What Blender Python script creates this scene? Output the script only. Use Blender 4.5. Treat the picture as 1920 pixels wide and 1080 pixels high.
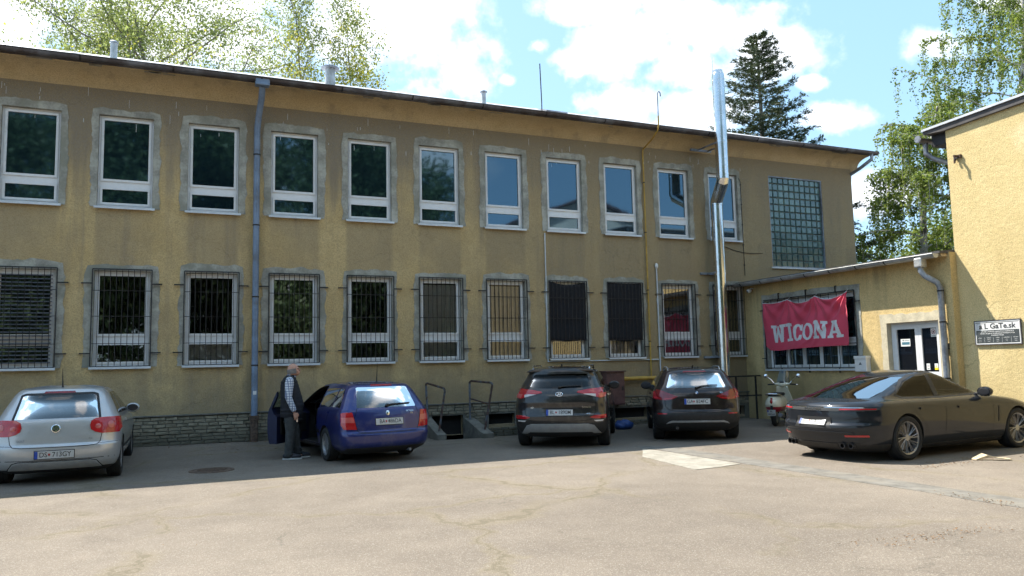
import bpy, bmesh, math, random
import numpy as np
from mathutils import Vector, Matrix
from mathutils.bvhtree import BVHTree

for o in list(bpy.data.objects):
    bpy.data.objects.remove(o, do_unlink=True)
SC = bpy.context.scene
COL = SC.collection
R = math.radians

# ------------------------------------------------------------------ camera
YAW, PITCH, ROLL = 0.4128, 0.0989, 0.0219
cam_d = bpy.data.cameras.new('camera')
cam_d.sensor_width = 36.0
cam_d.lens = 27.41
cam_d.clip_end = 3000
cam_d.clip_start = 0.05
cam = bpy.data.objects.new('camera', cam_d)
COL.objects.link(cam)
cam.matrix_world = (Matrix.Translation((0, 0, 1.64)) @ Matrix.Rotation(-YAW, 4, 'Z')
                    @ Matrix.Rotation(math.pi / 2 + PITCH, 4, 'X') @ Matrix.Rotation(-ROLL, 4, 'Z'))
SC.camera = cam
CY = SC.cycles
CY.max_bounces = 5
CY.diffuse_bounces = 2
CY.glossy_bounces = 3
CY.transmission_bounces = 3
CY.transparent_max_bounces = 12
CY.use_adaptive_sampling = True
CY.adaptive_threshold = 0.03
CY.caustics_reflective = False
CY.caustics_refractive = False
SC.render.resolution_x, SC.render.resolution_y = 1024, 576

# ------------------------------------------------------------------ sun, sky, exposure
SUNV = Vector((0.40, -0.57, -1.0)).normalized()          # direction the light travels
SUN_EL = math.asin(-SUNV.z)
SUN_AZ = math.atan2(-SUNV.x, -SUNV.y)                    # clockwise from +Y towards the sun
sun_d = bpy.data.lights.new('sun', 'SUN')
sun_d.energy = 5.0
sun_d.angle = R(0.53)
sun_d.color = (1.0, 0.94, 0.83)
sun = bpy.data.objects.new('sun', sun_d)
sun.rotation_euler = SUNV.to_track_quat('-Z', 'Y').to_euler()
sun.location = (-20, 30, 60)
COL.objects.link(sun)

VS = SC.view_settings
VS.view_transform = 'Standard'
VS.look = 'None'
VS.gamma = 1.0
VS.use_curve_mapping = False
VS.exposure = 1.12


def view_dir(px, py):
    """world direction of a cloud seen in the photograph at (px, py) of 1920 x 1080"""
    f = 1461.97
    v = Vector(((px - 960) / f, (540 - py) / f, -1.0))
    return (cam.matrix_world.to_3x3() @ v).normalized()


class NT:
    """tiny helper for node trees"""
    def __init__(s, tree):
        s.t = tree
        s.n = tree.nodes
        s.l = tree.links

    def node(s, typ, **kw):
        n = s.n.new(typ)
        for k, v in kw.items():
            setattr(n, k, v)
        return n

    def link(s, a, b):
        s.l.new(a, b)

    def put(s, sock, v):
        if isinstance(v, bpy.types.NodeSocket):
            s.l.new(v, sock)
        elif isinstance(v, (tuple, list)) and sock.type == 'RGBA' and len(v) == 3:
            sock.default_value = (*v, 1)
        else:
            sock.default_value = v

    def math(s, op, a, b=0.0, c=None, clamp=False):
        n = s.n.new('ShaderNodeMath')
        n.operation = op
        n.use_clamp = clamp
        s.put(n.inputs[0], a)
        s.put(n.inputs[1], b)
        if c is not None:
            s.put(n.inputs[2], c)
        return n.outputs[0]

    def vmath(s, op, a, b=None, scale=None):
        n = s.n.new('ShaderNodeVectorMath')
        n.operation = op
        s.put(n.inputs[0], a)
        if b is not None:
            s.put(n.inputs[1], b)
        if scale is not None:
            s.put(n.inputs['Scale'], scale)
        return n.outputs['Value'] if op in ('LENGTH', 'DOT_PRODUCT', 'DISTANCE') else n.outputs[0]

    def noise(s, vec, scale, detail=3, rough=0.55, dist=0.0):
        n = s.n.new('ShaderNodeTexNoise')
        s.put(n.inputs['Vector'], vec)
        n.inputs['Scale'].default_value = scale
        n.inputs['Detail'].default_value = detail
        n.inputs['Roughness'].default_value = rough
        n.inputs['Distortion'].default_value = dist
        return n.outputs['Fac']

    def ramp(s, v, lo, hi, a=0.0, b=1.0, smooth=True):
        n = s.n.new('ShaderNodeMapRange')
        n.interpolation_type = 'SMOOTHSTEP' if smooth else 'LINEAR'
        s.put(n.inputs[0], v)
        n.inputs[1].default_value = lo
        n.inputs[2].default_value = hi
        n.inputs[3].default_value = a
        n.inputs[4].default_value = b
        return n.outputs[0]

    def mix(s, f, a, b, mode='MIX'):
        n = s.n.new('ShaderNodeMix')
        n.data_type = 'RGBA'
        n.blend_type = mode
        s.put(n.inputs[0], f)
        s.put(n.inputs[6], a)
        s.put(n.inputs[7], b)
        return n.outputs[2]

    def combine(s, x, y, z):
        n = s.n.new('ShaderNodeCombineXYZ')
        for i, v in enumerate((x, y, z)):
            s.put(n.inputs[i], v)
        return n.outputs[0]

    def sep(s, v):
        n = s.n.new('ShaderNodeSeparateXYZ')
        s.put(n.inputs[0], v)
        return n.outputs


world = bpy.data.worlds.new('World')
SC.world = world
world.use_nodes = True
wt = NT(world.node_tree)
for n in list(wt.n):
    wt.n.remove(n)
wout = wt.node('ShaderNodeOutputWorld')
wbg = wt.node('ShaderNodeBackground')
wbg.inputs['Strength'].default_value = 0.096
sky = wt.node('ShaderNodeTexSky')
sky.sky_type = 'NISHITA'
sky.sun_disc = False
sky.sun_elevation = SUN_EL
sky.sun_rotation = SUN_AZ
sky.altitude = 150
sky.air_density = 1.0
sky.dust_density = 1.3
sky.ozone_density = 0.8
tc = wt.node('ShaderNodeTexCoord')
D = tc.outputs['Generated']
nA = wt.noise(D, 7.0, 4, 0.62)
nB = wt.noise(D, 30.0, 4, 0.62)
nC = wt.noise(wt.vmath('MULTIPLY', D, (1, 1, 2.2)), 3.0, 3, 0.6)
edge = wt.math('ADD', wt.math('MULTIPLY', wt.math('SUBTRACT', nA, 0.5), 2.7),
               wt.math('MULTIPLY', wt.math('SUBTRACT', nB, 0.5), 1.3))
# cumulus in the part of the sky in view: (x, y, half width, half height) in photograph pixels
CLOUDS = [(790, 70, 190, 150), (640, 30, 190, 130), (880, 150, 90, 60), (420, 20, 330, 150), (60, 30, 330, 170),
          (1060, 15, 120, 42), (1125, 98, 115, 60), (1180, 85, 95, 50), (1385, 55, 165, 82), (1290, 125, 90, 58),
          (1185, 195, 95, 44), (1290, 205, 110, 50), (1240, 240, 90, 40), (1755, 84, 66, 36), (1578, 222, 66, 30), (1650, 360, 90, 42),
          (1012, 86, 32, 20), (952, 150, 34, 18), (1522, 155, 28, 14), (1900, 5, 60, 20), (1480, 70, 80, 50)]
acc = None
GROW = 1.7
for (cx, cy, rx, ry) in CLOUDS:
    c = view_dir(cx, cy)
    ex = (view_dir(cx + 40, cy) - view_dir(cx - 40, cy)).normalized()
    ey = c.cross(ex).normalized() * -1
    fr_ = Matrix((ex, ey, ex.cross(ey))).transposed()
    mp = wt.node('ShaderNodeMapping', vector_type='TEXTURE')
    wt.link(D, mp.inputs['Vector'])
    mp.inputs['Location'].default_value = tuple(c)
    mp.inputs['Rotation'].default_value = tuple(fr_.to_euler())
    mp.inputs['Scale'].default_value = (GROW * rx / 1462.0, GROW * ry / 1462.0, 0.6)
    gr_ = wt.node('ShaderNodeTexGradient', gradient_type='SPHERICAL')
    wt.link(mp.outputs[0], gr_.inputs[0])
    acc = gr_.outputs['Fac'] if acc is None else wt.math('MAXIMUM', acc, gr_.outputs['Fac'])
acc = wt.math('SUBTRACT', wt.math('MULTIPLY', acc, GROW), GROW - 1.0)
inview = wt.ramp(wt.math('ADD', wt.math('MULTIPLY', acc, 0.95), edge), 0.0, 0.72)
generic = wt.ramp(wt.math('ADD', nC, wt.math('MULTIPLY', wt.math('SUBTRACT', nB, 0.5), 0.15)), 0.53, 0.66)
fwd = cam.matrix_world.to_3x3() @ Vector((0, 0.15, -1))
away = wt.ramp(wt.vmath('DOT_PRODUCT', D, tuple(fwd.normalized())), 0.60, 0.74, 1.0, 0.0)
cloud = wt.math('MAXIMUM', inview, wt.math('MULTIPLY', generic, away))
cloud = wt.math('MULTIPLY', cloud, wt.ramp(wt.sep(D)[2], 0.0, 0.12))
shade = wt.ramp(wt.math('ADD', wt.noise(D, 9.0, 2), wt.math('MULTIPLY', nB, 0.35)), 0.45, 0.85)
ccol = wt.mix(shade, (9.8, 9.9, 10.1), (7.0, 7.4, 8.0))
skyc = wt.mix(0.45, sky.outputs[0], (3.4, 6.1, 8.6))
wt.link(wt.mix(wt.math('MULTIPLY', cloud, 0.94), skyc, ccol), wbg.inputs['Color'])
wt.link(wbg.outputs[0], wout.inputs[0])
world.cycles.sampling_method = 'MANUAL'
world.cycles.sample_map_resolution = 512

# ------------------------------------------------------------------ materials
M = {}


def new_mat(name):
    m = bpy.data.materials.new(name)
    m.use_nodes = True
    t = NT(m.node_tree)
    bs = m.node_tree.nodes['Principled BSDF']
    M[name] = m
    return m, t, bs


def pos(t):
    return t.node('ShaderNodeNewGeometry').outputs['Position']


def objco(t):
    return t.node('ShaderNodeTexCoord').outputs['Object']


def bump(t, bs, h, strength=0.3, dist=0.01):
    b = t.node('ShaderNodeBump')
    b.inputs['Strength'].default_value = strength
    b.inputs['Distance'].default_value = dist
    t.put(b.inputs['Height'], h)
    t.link(b.outputs[0], bs.inputs['Normal'])


def simple(name, col, rough=0.5, metal=0.0, var=0.12, scale=8.0, coat=0.0, bumps=0.0, spec=0.5, world=False, dirt=None):
    m, t, bs = new_mat(name)
    p = pos(t) if world else objco(t)
    n = t.noise(p, scale, 3, 0.6)
    n2 = t.noise(p, scale * 7, 2, 0.6)
    f = t.math('ADD', t.math('MULTIPLY', n, 0.7), t.math('MULTIPLY', n2, 0.3))
    lo = tuple(max(0, c * (1 - var * 1.6)) for c in col)
    hi = tuple(min(1, c * (1 + var * 1.6)) for c in col)
    c = t.mix(t.ramp(f, 0.3, 0.7), lo, hi)
    if dirt:
        dc, lo_, hi_ = dirt
        c = t.mix(t.ramp(t.noise(p, scale * 0.6, 4, 0.65), lo_, hi_), c, dc)
    t.link(c, bs.inputs['Base Color'])
    t.put(bs.inputs['Roughness'], t.ramp(n2, 0.2, 0.8, max(0, rough - 0.06), min(1, rough + 0.08)))
    bs.inputs['Metallic'].default_value = metal
    bs.inputs['Specular IOR Level'].default_value = spec
    if coat:
        bs.inputs['Coat Weight'].default_value = coat
        bs.inputs['Coat Roughness'].default_value = 0.03
    if bumps:
        bump(t, bs, n2, bumps, 0.01)
    return m


# ------------------------------------------------------------------ mesh helpers
def link(o, parent=None):
    COL.objects.link(o)
    if parent is not None:
        o.parent = parent
    return o


def tag(o, label=None, cat=None, group=None, kind=None):
    if label:
        o['label'] = label
    if cat:
        o['category'] = cat
    if group:
        o['group'] = group
    if kind:
        o['kind'] = kind
    return o


def empty(name, loc=(0, 0, 0), rz=0.0, label=None, cat=None, group=None, parent=None):
    o = bpy.data.objects.new(name, None)
    o.empty_display_size = 0.2
    o.location = loc
    o.rotation_euler = (0, 0, rz)
    link(o, parent)
    return tag(o, label, cat, group)


class MB:
    """collects shapes, builds ONE mesh object"""
    def __init__(s):
        s.v, s.f, s.mi = [], [], []
        s.cur = 0

    def add(s, v, f):
        b = len(s.v)
        s.v += [tuple(p) for p in v]
        s.f += [tuple(i + b for i in q) for q in f]
        s.mi += [s.cur] * len(f)
        return s

    def box(s, x0, x1, y0, y1, z0, z1, mat=None):
        v = [(x, y, z) for x in (x0, x1) for y in (y0, y1) for z in (z0, z1)]
        if mat is not None:
            v = [mat @ Vector(p) for p in v]
        return s.add(v, [(0, 1, 3, 2), (4, 6, 7, 5), (0, 4, 5, 1), (2, 3, 7, 6), (0, 2, 6, 4), (1, 5, 7, 3)])

    def tube(s, path, r, n=10, cap=True, flat=(1, 1)):
        P = [Vector(p) for p in path]
        rs = r if isinstance(r, (list, tuple)) else [r] * len(P)
        T = []
        for i in range(len(P)):
            a = P[max(i - 1, 0)]
            b = P[min(i + 1, len(P) - 1)]
            d = (b - a)
            T.append(d.normalized() if d.length > 1e-9 else Vector((0, 0, 1)))
        ref = Vector((0, 0, 1)) if abs(T[0].z) < 0.9 else Vector((1, 0, 0))
        u = T[0].cross(ref).normalized()
        v, f = [], []
        for i, p in enumerate(P):
            u = (u - T[i] * u.dot(T[i]))
            u = u.normalized() if u.length > 1e-6 else T[i].orthogonal().normalized()
            w = T[i].cross(u)
            for k in range(n):
                a = 2 * math.pi * k / n
                v.append(p + u * (math.cos(a) * rs[i] * flat[0]) + w * (math.sin(a) * rs[i] * flat[1]))
        for i in range(len(P) - 1):
            for k in range(n):
                k2 = (k + 1) % n
                f.append((i * n + k, i * n + k2, (i + 1) * n + k2, (i + 1) * n + k))
        if cap:
            f.append(tuple(range(n))[::-1])
            f.append(tuple((len(P) - 1) * n + k for k in range(n)))
        return s.add(v, f)

    def lathe(s, prof, axis='z', c=(0, 0, 0), n=24, cap=True):
        """prof: (radius, height) list"""
        v, f = [], []
        for (r, h) in prof:
            for k in range(n):
                a = 2 * math.pi * k / n
                p = (math.cos(a) * r, math.sin(a) * r, h)
                if axis == 'x':
                    p = (p[2], p[0], p[1])
                elif axis == 'y':
                    p = (p[0], p[2], p[1])
                v.append((p[0] + c[0], p[1] + c[1], p[2] + c[2]))
        for i in range(len(prof) - 1):
            for k in range(n):
                k2 = (k + 1) % n
                f.append((i * n + k, i * n + k2, (i + 1) * n + k2, (i + 1) * n + k))
        if cap:
            f.append(tuple(range(n))[::-1])
            f.append(tuple((len(prof) - 1) * n + k for k in range(n)))
        return s.add(v, f)

    def prism(s, poly, y0, y1, plane='xz', mat=None):
        """extrude a 2-d polygon; plane xz -> along y, xy -> along z, yz -> along x"""
        n = len(poly)
        def P(a, b, d):
            p = {'xz': (a, d, b), 'xy': (a, b, d), 'yz': (d, a, b)}[plane]
            return mat @ Vector(p) if mat is not None else p
        v = [P(a, b, y0) for a, b in poly] + [P(a, b, y1) for a, b in poly]
        f = [tuple(range(n))[::-1], tuple(range(n, 2 * n))]
        f += [(i, (i + 1) % n, n + (i + 1) % n, n + i) for i in range(n)]
        return s.add(v, f)

    def ellipsoid(s, c, r, nu=16, nv=10, mat=None):
        v, f = [], []
        for j in range(nv + 1):
            th = math.pi * j / nv
            for i in range(nu):
                ph = 2 * math.pi * i / nu
                p = Vector((r[0] * math.sin(th) * math.cos(ph), r[1] * math.sin(th) * math.sin(ph), r[2] * math.cos(th)))
                if mat is not None:
                    p = mat @ p
                v.append((p[0] + c[0], p[1] + c[1], p[2] + c[2]))
        for j in range(nv):
            for i in range(nu):
                i2 = (i + 1) % nu
                f.append((j * nu + i, (j + 1) * nu + i, (j + 1) * nu + i2, j * nu + i2))
        return s.add(v, f)

    def mesh(s, name):
        me = bpy.data.meshes.new(name)
        me.from_pydata(s.v, [], s.f)
        me.validate(verbose=False)
        return me

    def build(s, name, mat, parent=None, smooth=False, fix=True, bevel=0.0, loc=None, rot=None, ang=40):
        me = s.mesh(name)
        mats = mat if isinstance(mat, (list, tuple)) else [mat]
        for m in mats:
            me.materials.append(M[m] if isinstance(m, str) else m)
        if len(mats) > 1:
            for p, i in zip(me.polygons, s.mi):
                p.material_index = i
        if fix:
            bm = bmesh.new()
            bm.from_mesh(me)
            bmesh.ops.recalc_face_normals(bm, faces=bm.faces)
            bm.to_mesh(me)
            bm.free()
        if smooth:
            me.polygons.foreach_set('use_smooth', [True] * len(me.polygons))
            me.set_sharp_from_angle(angle=R(ang))
        o = bpy.data.objects.new(name, me)
        link(o, parent)
        if loc is not None:
            o.location = loc
        if rot is not None:
            o.rotation_euler = rot
        if bevel:
            b = o.modifiers.new('bevel', 'BEVEL')
            b.width = bevel
            b.segments = 2
            b.limit_method = 'ANGLE'
            b.angle_limit = R(40)
        return o


def np_obj(name, V, F, mat, parent=None, smooth=False, mi=None):
    """big meshes from numpy arrays; F is (n, 3) or (n, 4)"""
    me = bpy.data.meshes.new(name)
    V = np.asarray(V, np.float32)
    F = np.asarray(F, np.int32)
    k = F.shape[1]
    me.vertices.add(len(V))
    me.vertices.foreach_set('co', V.ravel())
    me.loops.add(F.size)
    me.loops.foreach_set('vertex_index', F.ravel())
    me.polygons.add(len(F))
    me.polygons.foreach_set('loop_start', np.arange(0, F.size, k, dtype=np.int32))
    me.polygons.foreach_set('loop_total', np.full(len(F), k, np.int32))
    mats = mat if isinstance(mat, (list, tuple)) else [mat]
    for m in mats:
        me.materials.append(M[m])
    if mi is not None:
        me.polygons.foreach_set('material_index', np.asarray(mi, np.int32))
    if smooth:
        me.polygons.foreach_set('use_smooth', np.ones(len(F), bool))
    me.update(calc_edges=True)
    o = bpy.data.objects.new(name, me)
    return link(o, parent)


def text_polys(txt, size=1.0, extrude=0.0, align='CENTER', spacing=1.0, bold=0.0):
    cu = bpy.data.curves.new('lettering', 'FONT')
    cu.body = txt
    cu.size = size
    cu.align_x = align
    cu.align_y = 'CENTER'
    cu.extrude = extrude
    cu.space_character = spacing
    cu.offset = bold
    cu.resolution_u = 4
    o = bpy.data.objects.new('lettering', cu)
    COL.objects.link(o)
    dg = bpy.context.evaluated_depsgraph_get()
    me = bpy.data.meshes.new_from_object(o.evaluated_get(dg))
    bpy.data.objects.remove(o, do_unlink=True)
    return me


def text_obj(name, txt, size, mat, parent, matrix, extrude=0.0008, spacing=1.0, sx=1.0, align='CENTER', bold=0.0):
    me = text_polys(txt, size, extrude, align, spacing, bold)
    me.materials.clear()
    me.materials.append(M[mat])
    me.name = name
    o = bpy.data.objects.new(name, me)
    link(o, parent)
    o.matrix_local = matrix @ Matrix.Diagonal((sx, 1, 1, 1))
    return o
# ================================================================== setting
FY = 18.056            # facade plane of the long building
rng = random.Random(7)


def stucco(name, ochre, pale, grime, upper=None, right=None, damp=1.0, streak=0.5, bumps=0.55, plaster=None, blotch=0.0, undersill=0.0, hair=0.0):
    m, t, bs = new_mat(name)
    p = pos(t)
    x, y, z = t.sep(p)
    big = t.noise(p, 0.55, 5, 0.6)
    med = t.noise(p, 2.4, 4, 0.62)
    fine = t.noise(p, 42.0, 2, 0.7)
    grit = t.noise(p, 140.0, 1, 0.6)
    c = t.mix(t.ramp(t.math('ADD', t.math('MULTIPLY', big, 0.6), t.math('MULTIPLY', med, 0.4)), 0.36, 0.64), ochre, pale)
    run = t.noise(t.combine(t.math('MULTIPLY', x, 2.3), t.math('MULTIPLY', y, 2.3), t.math('MULTIPLY', z, 0.16)), 1.0, 4, 0.62)
    if blotch:
        bl = t.noise(t.combine(t.math('MULTIPLY', x, .8), y, t.math('MULTIPLY', z, .55)), 1.1, 4, 0.6)
        c = t.mix(t.math('MULTIPLY', t.ramp(bl, .48, .66), blotch), c, tuple(.5 * a + .5 * b_ for a, b_ in zip(grime, ochre)))
    if undersill:
        fx = t.math('FRACT', t.math('ADD', t.math('DIVIDE', t.math('SUBTRACT', x, -2.695), 1.74), 20.5))
        dxx = t.math('ADD', t.math('ABSOLUTE', t.math('SUBTRACT', fx, .5)), t.math('MULTIPLY', t.math('SUBTRACT', run, .5), .16))
        col_ = t.ramp(dxx, .27, .335, 1.0, 0.0)
        zu = t.math('MULTIPLY', t.ramp(z, 3.4, 3.9), t.ramp(z, 5.0, 5.15, 1.0, 0.0))
        zl = t.ramp(z, 1.60, 1.80, 1.0, 0.0)
        amt = t.math('MULTIPLY', t.math('MULTIPLY', col_, t.math('ADD', zu, t.math('MULTIPLY', zl, .7))), t.ramp(big, .30, .55, .25, 1.0))
        c = t.mix(t.math('MULTIPLY', amt, undersill), c, tuple(.65 * a + .35 * b_ for a, b_ in zip(grime, ochre)))
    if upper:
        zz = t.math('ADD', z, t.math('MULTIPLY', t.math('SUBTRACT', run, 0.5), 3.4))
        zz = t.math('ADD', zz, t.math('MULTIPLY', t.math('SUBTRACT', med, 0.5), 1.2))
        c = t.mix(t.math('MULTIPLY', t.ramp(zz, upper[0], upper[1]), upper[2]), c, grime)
    c = t.mix(t.math('MULTIPLY', t.ramp(run, 0.50, 0.72), streak), c, grime)
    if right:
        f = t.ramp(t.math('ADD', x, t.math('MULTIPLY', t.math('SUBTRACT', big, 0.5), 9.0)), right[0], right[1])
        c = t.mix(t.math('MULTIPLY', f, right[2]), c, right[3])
    zd = t.math('ADD', z, t.math('MULTIPLY', t.math('SUBTRACT', med, 0.5), 1.8))
    c = t.mix(t.math('MULTIPLY', t.ramp(zd, 0.7, 1.9, 1.0, 0.0), 0.55 * damp), c, tuple(0.7 * a + 0.3 * b for a, b in zip(grime, (0.16, 0.17, 0.12))))
    if plaster:
        c = t.mix(t.ramp(t.noise(p, 0.9, 4, 0.55), plaster[0], plaster[1]), c, plaster[2])
    c = t.mix(t.math('MULTIPLY', t.ramp(fine, 0.38, 0.70), 0.50), c, tuple(a * 0.50 for a in ochre))
    c = t.mix(t.math('MULTIPLY', t.ramp(grit, 0.5, 0.75), 0.34), c, tuple(min(1, a * 1.35) for a in pale))
    if hair:
        wob_ = t.node('ShaderNodeTexNoise'); t.put(wob_.inputs['Vector'], p); wob_.inputs['Scale'].default_value = 1.6; wob_.inputs['Detail'].default_value = 3
        vo = t.node('ShaderNodeTexVoronoi'); vo.feature = 'DISTANCE_TO_EDGE'
        t.put(vo.inputs['Vector'], t.vmath('ADD', t.vmath('MULTIPLY', p, (.55, .55, .5)), t.vmath('SCALE', wob_.outputs['Color'], scale=.55)))
        vo.inputs['Scale'].default_value = 1.0
        hc = t.math('MULTIPLY', t.ramp(vo.outputs['Distance'], .001, .011, 1.0, 0.0), t.ramp(big, .47, .58))
        c = t.mix(t.math('MULTIPLY', hc, hair), c, tuple(a * .35 for a in grime))
    t.link(c, bs.inputs['Base Color'])
    bs.inputs['Roughness'].default_value = 0.92
    bs.inputs['Specular IOR Level'].default_value = 0.2
    lump = t.noise(p, 9.0, 3, 0.7)
    h = t.math('ADD', t.math('MULTIPLY', fine, 0.45), t.math('MULTIPLY', grit, 0.35))
    h = t.math('ADD', h, t.math('MULTIPLY', lump, 0.9))
    bump(t, bs, h, bumps, 0.02)
    return m


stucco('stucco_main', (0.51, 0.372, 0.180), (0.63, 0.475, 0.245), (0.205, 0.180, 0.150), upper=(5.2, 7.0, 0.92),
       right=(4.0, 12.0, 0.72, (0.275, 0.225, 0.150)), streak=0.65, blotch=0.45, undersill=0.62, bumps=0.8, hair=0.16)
stucco('stucco_cornice', (0.49, 0.375, 0.215), (0.58, 0.455, 0.28), (0.24, 0.20, 0.15), streak=0.55, damp=0.0)
stucco('stucco_annex', (0.60, 0.435, 0.20), (0.71, 0.54, 0.265), (0.24, 0.20, 0.12), upper=(3.2, 4.3, 0.5), streak=0.35)
stucco('stucco_right', (0.66, 0.515, 0.255), (0.74, 0.595, 0.315), (0.51, 0.385, 0.18), streak=0.42, damp=0.4, bumps=0.6, hair=0.4, blotch=0.35, plaster=(0.60, 0.75, (0.76, 0.63, 0.37)))
simple('render_grey', (0.345, 0.338, 0.295), 0.95, var=0.22, scale=3.0, bumps=0.5, spec=0.2, world=True, dirt=((0.25, 0.25, 0.205), 0.46, 0.70))
simple('render_door', (0.55, 0.49, 0.36), 0.95, var=0.12, scale=4.0, bumps=0.4, spec=0.2, world=True)
simple('upvc', (0.74, 0.75, 0.76), 0.32, var=0.03, scale=5.0, dirt=((0.60, 0.60, 0.56), 0.60, 0.80))
simple('sill_metal', (0.62, 0.66, 0.70), 0.45, metal=0.2, var=0.08, scale=3.0, dirt=((0.42, 0.42, 0.40), 0.55, 0.78))
simple('zinc', (0.30, 0.34, 0.40), 0.5, metal=0.55, var=0.22, scale=3.0, dirt=((0.15, 0.14, 0.15), 0.45, 0.72), world=True)
simple('zinc_dark', (0.15, 0.155, 0.18), 0.55, metal=0.4, var=0.28, scale=2.2, dirt=((0.075, 0.06, 0.06), 0.42, 0.68), world=True)
simple('zinc_pale', (0.46, 0.47, 0.47), 0.45, metal=0.5, var=0.15, scale=3.0, dirt=((0.27, 0.25, 0.23), 0.5, 0.75), world=True)
simple('pipe_blue', (0.17, 0.235, 0.34), 0.5, metal=0.15, var=0.14, scale=3.0, dirt=((0.13, 0.15, 0.18), 0.5, 0.75), world=True)
simple('roof_sheet', (0.62, 0.63, 0.65), 0.35, metal=0.3, var=0.08, scale=1.2, world=True)
simple('roof_felt', (0.09, 0.085, 0.085), 0.9, var=0.2, scale=3.0, bumps=0.3, world=True)
simple('iron_dark', (0.025, 0.024, 0.026), 0.55, metal=0.3, var=0.25, scale=9.0, world=True)
simple('iron_rust', (0.085, 0.05, 0.038), 0.8, metal=0.2, var=0.35, scale=14.0, bumps=0.3, world=True, dirt=((0.11, 0.12, 0.135), 0.50, 0.62))
simple('iron_grey', (0.14, 0.16, 0.19), 0.6, metal=0.3, var=0.25, scale=14.0, world=True, dirt=((0.12, 0.07, 0.05), 0.55, 0.68))
simple('gas_yellow', (0.45, 0.28, 0.05), 0.5, var=0.12, scale=5.0, world=True, dirt=((0.33, 0.20, 0.05), 0.58, 0.75))
simple('steel', (0.66, 0.67, 0.68), 0.20, metal=1.0, var=0.06, scale=3.0, dirt=((0.45, 0.44, 0.42), 0.52, 0.75))
simple('conduit', (0.60, 0.64, 0.68), 0.5, var=0.06)
simple('cabinet_red', (0.11, 0.052, 0.047), 0.6, var=0.2, scale=6.0, dirt=((0.12, 0.06, 0.05), 0.55, 0.75))
simple('concrete', (0.17, 0.165, 0.145), 0.95, var=0.2, scale=5.0, bumps=0.5, spec=0.2, world=True, dirt=((0.15, 0.15, 0.125), 0.48, 0.70))
simple('concrete_pale', (0.30, 0.28, 0.24), 0.95, var=0.12, scale=5.0, bumps=0.4, spec=0.2, world=True, dirt=((0.22, 0.205, 0.17), 0.45, 0.72))
simple('void', (0.012, 0.012, 0.013), 0.95, var=0.1)
simple('room', (0.06, 0.062, 0.066), 0.95, var=0.2, scale=1.0)
simple('black_cloth', (0.012, 0.013, 0.017), 0.9, var=0.25, scale=30.0, bumps=0.3)
simple('blind_white', (0.70, 0.71, 0.72), 0.7, var=0.05)
simple('blind_grey', (0.13, 0.14, 0.16), 0.55, var=0.1)
simple('curtain', (0.52, 0.43, 0.30), 0.9, var=0.12)
simple('white_plastic', (0.75, 0.75, 0.74), 0.4, var=0.03)
simple('paper', (0.72, 0.73, 0.72), 0.8, var=0.04)
simple('paper_blue', (0.05, 0.16, 0.22), 0.7, var=0.05)
simple('ink', (0.035, 0.037, 0.04), 0.6, var=0.05)
simple('ink_grey', (0.10, 0.115, 0.125), 0.5, var=0.05)
simple('sign_yellow', (0.80, 0.60, 0.02), 0.5, var=0.03)
simple('rust_red', (0.35, 0.03, 0.03), 0.5, var=0.05)
simple('tarp_blue', (0.02, 0.07, 0.26), 0.45, var=0.2, scale=10.0)
simple('cast_iron', (0.105, 0.07, 0.05), 0.85, var=0.3, scale=16.0, bumps=0.5, world=True)


def window_glass(name, tint=(0.006, 0.014, 0.020), ior=2.3):
    m, t, bs = new_mat(name)
    bs.inputs['Base Color'].default_value = (*tint, 1)
    bs.inputs['Roughness'].default_value = 0.035
    bs.inputs['Specular Tint'].default_value = (0.50, 0.78, 1.0, 1)
    bs.inputs['IOR'].default_value = ior
    n = t.noise(pos(t), 1.3, 2, 0.5)
    bump(t, bs, n, 0.05, 0.02)
    return m


window_glass('glass_dark')
window_glass('glass_door', (0.007, 0.008, 0.012), 1.6)


def clear_glass(name, tint, refl=1.0, ior=1.55):
    """thin pane: sees through with a tint, mirrors by Fresnel"""
    m, t, bs = new_mat(name)
    t.n.remove(bs)
    out = t.n['Material Output']
    tr = t.node('ShaderNodeBsdfTransparent')
    tr.inputs[0].default_value = (*tint, 1)
    gl = t.node('ShaderNodeBsdfGlossy')
    gl.inputs['Roughness'].default_value = 0.02
    gl.inputs['Color'].default_value = (1, 1, 1, 1)
    fr = t.node('ShaderNodeFresnel')
    fr.inputs[0].default_value = ior
    mx = t.node('ShaderNodeMixShader')
    t.link(t.math('MULTIPLY', fr.outputs[0], refl, clamp=True), mx.inputs[0])
    t.link(tr.outputs[0], mx.inputs[1])
    t.link(gl.outputs[0], mx.inputs[2])
    t.link(mx.outputs[0], out.inputs[0])
    return m


clear_glass('glass_low', (0.30, 0.34, 0.36), 1.35, 2.3)
clear_glass('glass_open', (0.80, 0.82, 0.83), 1.0, 1.8)


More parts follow.
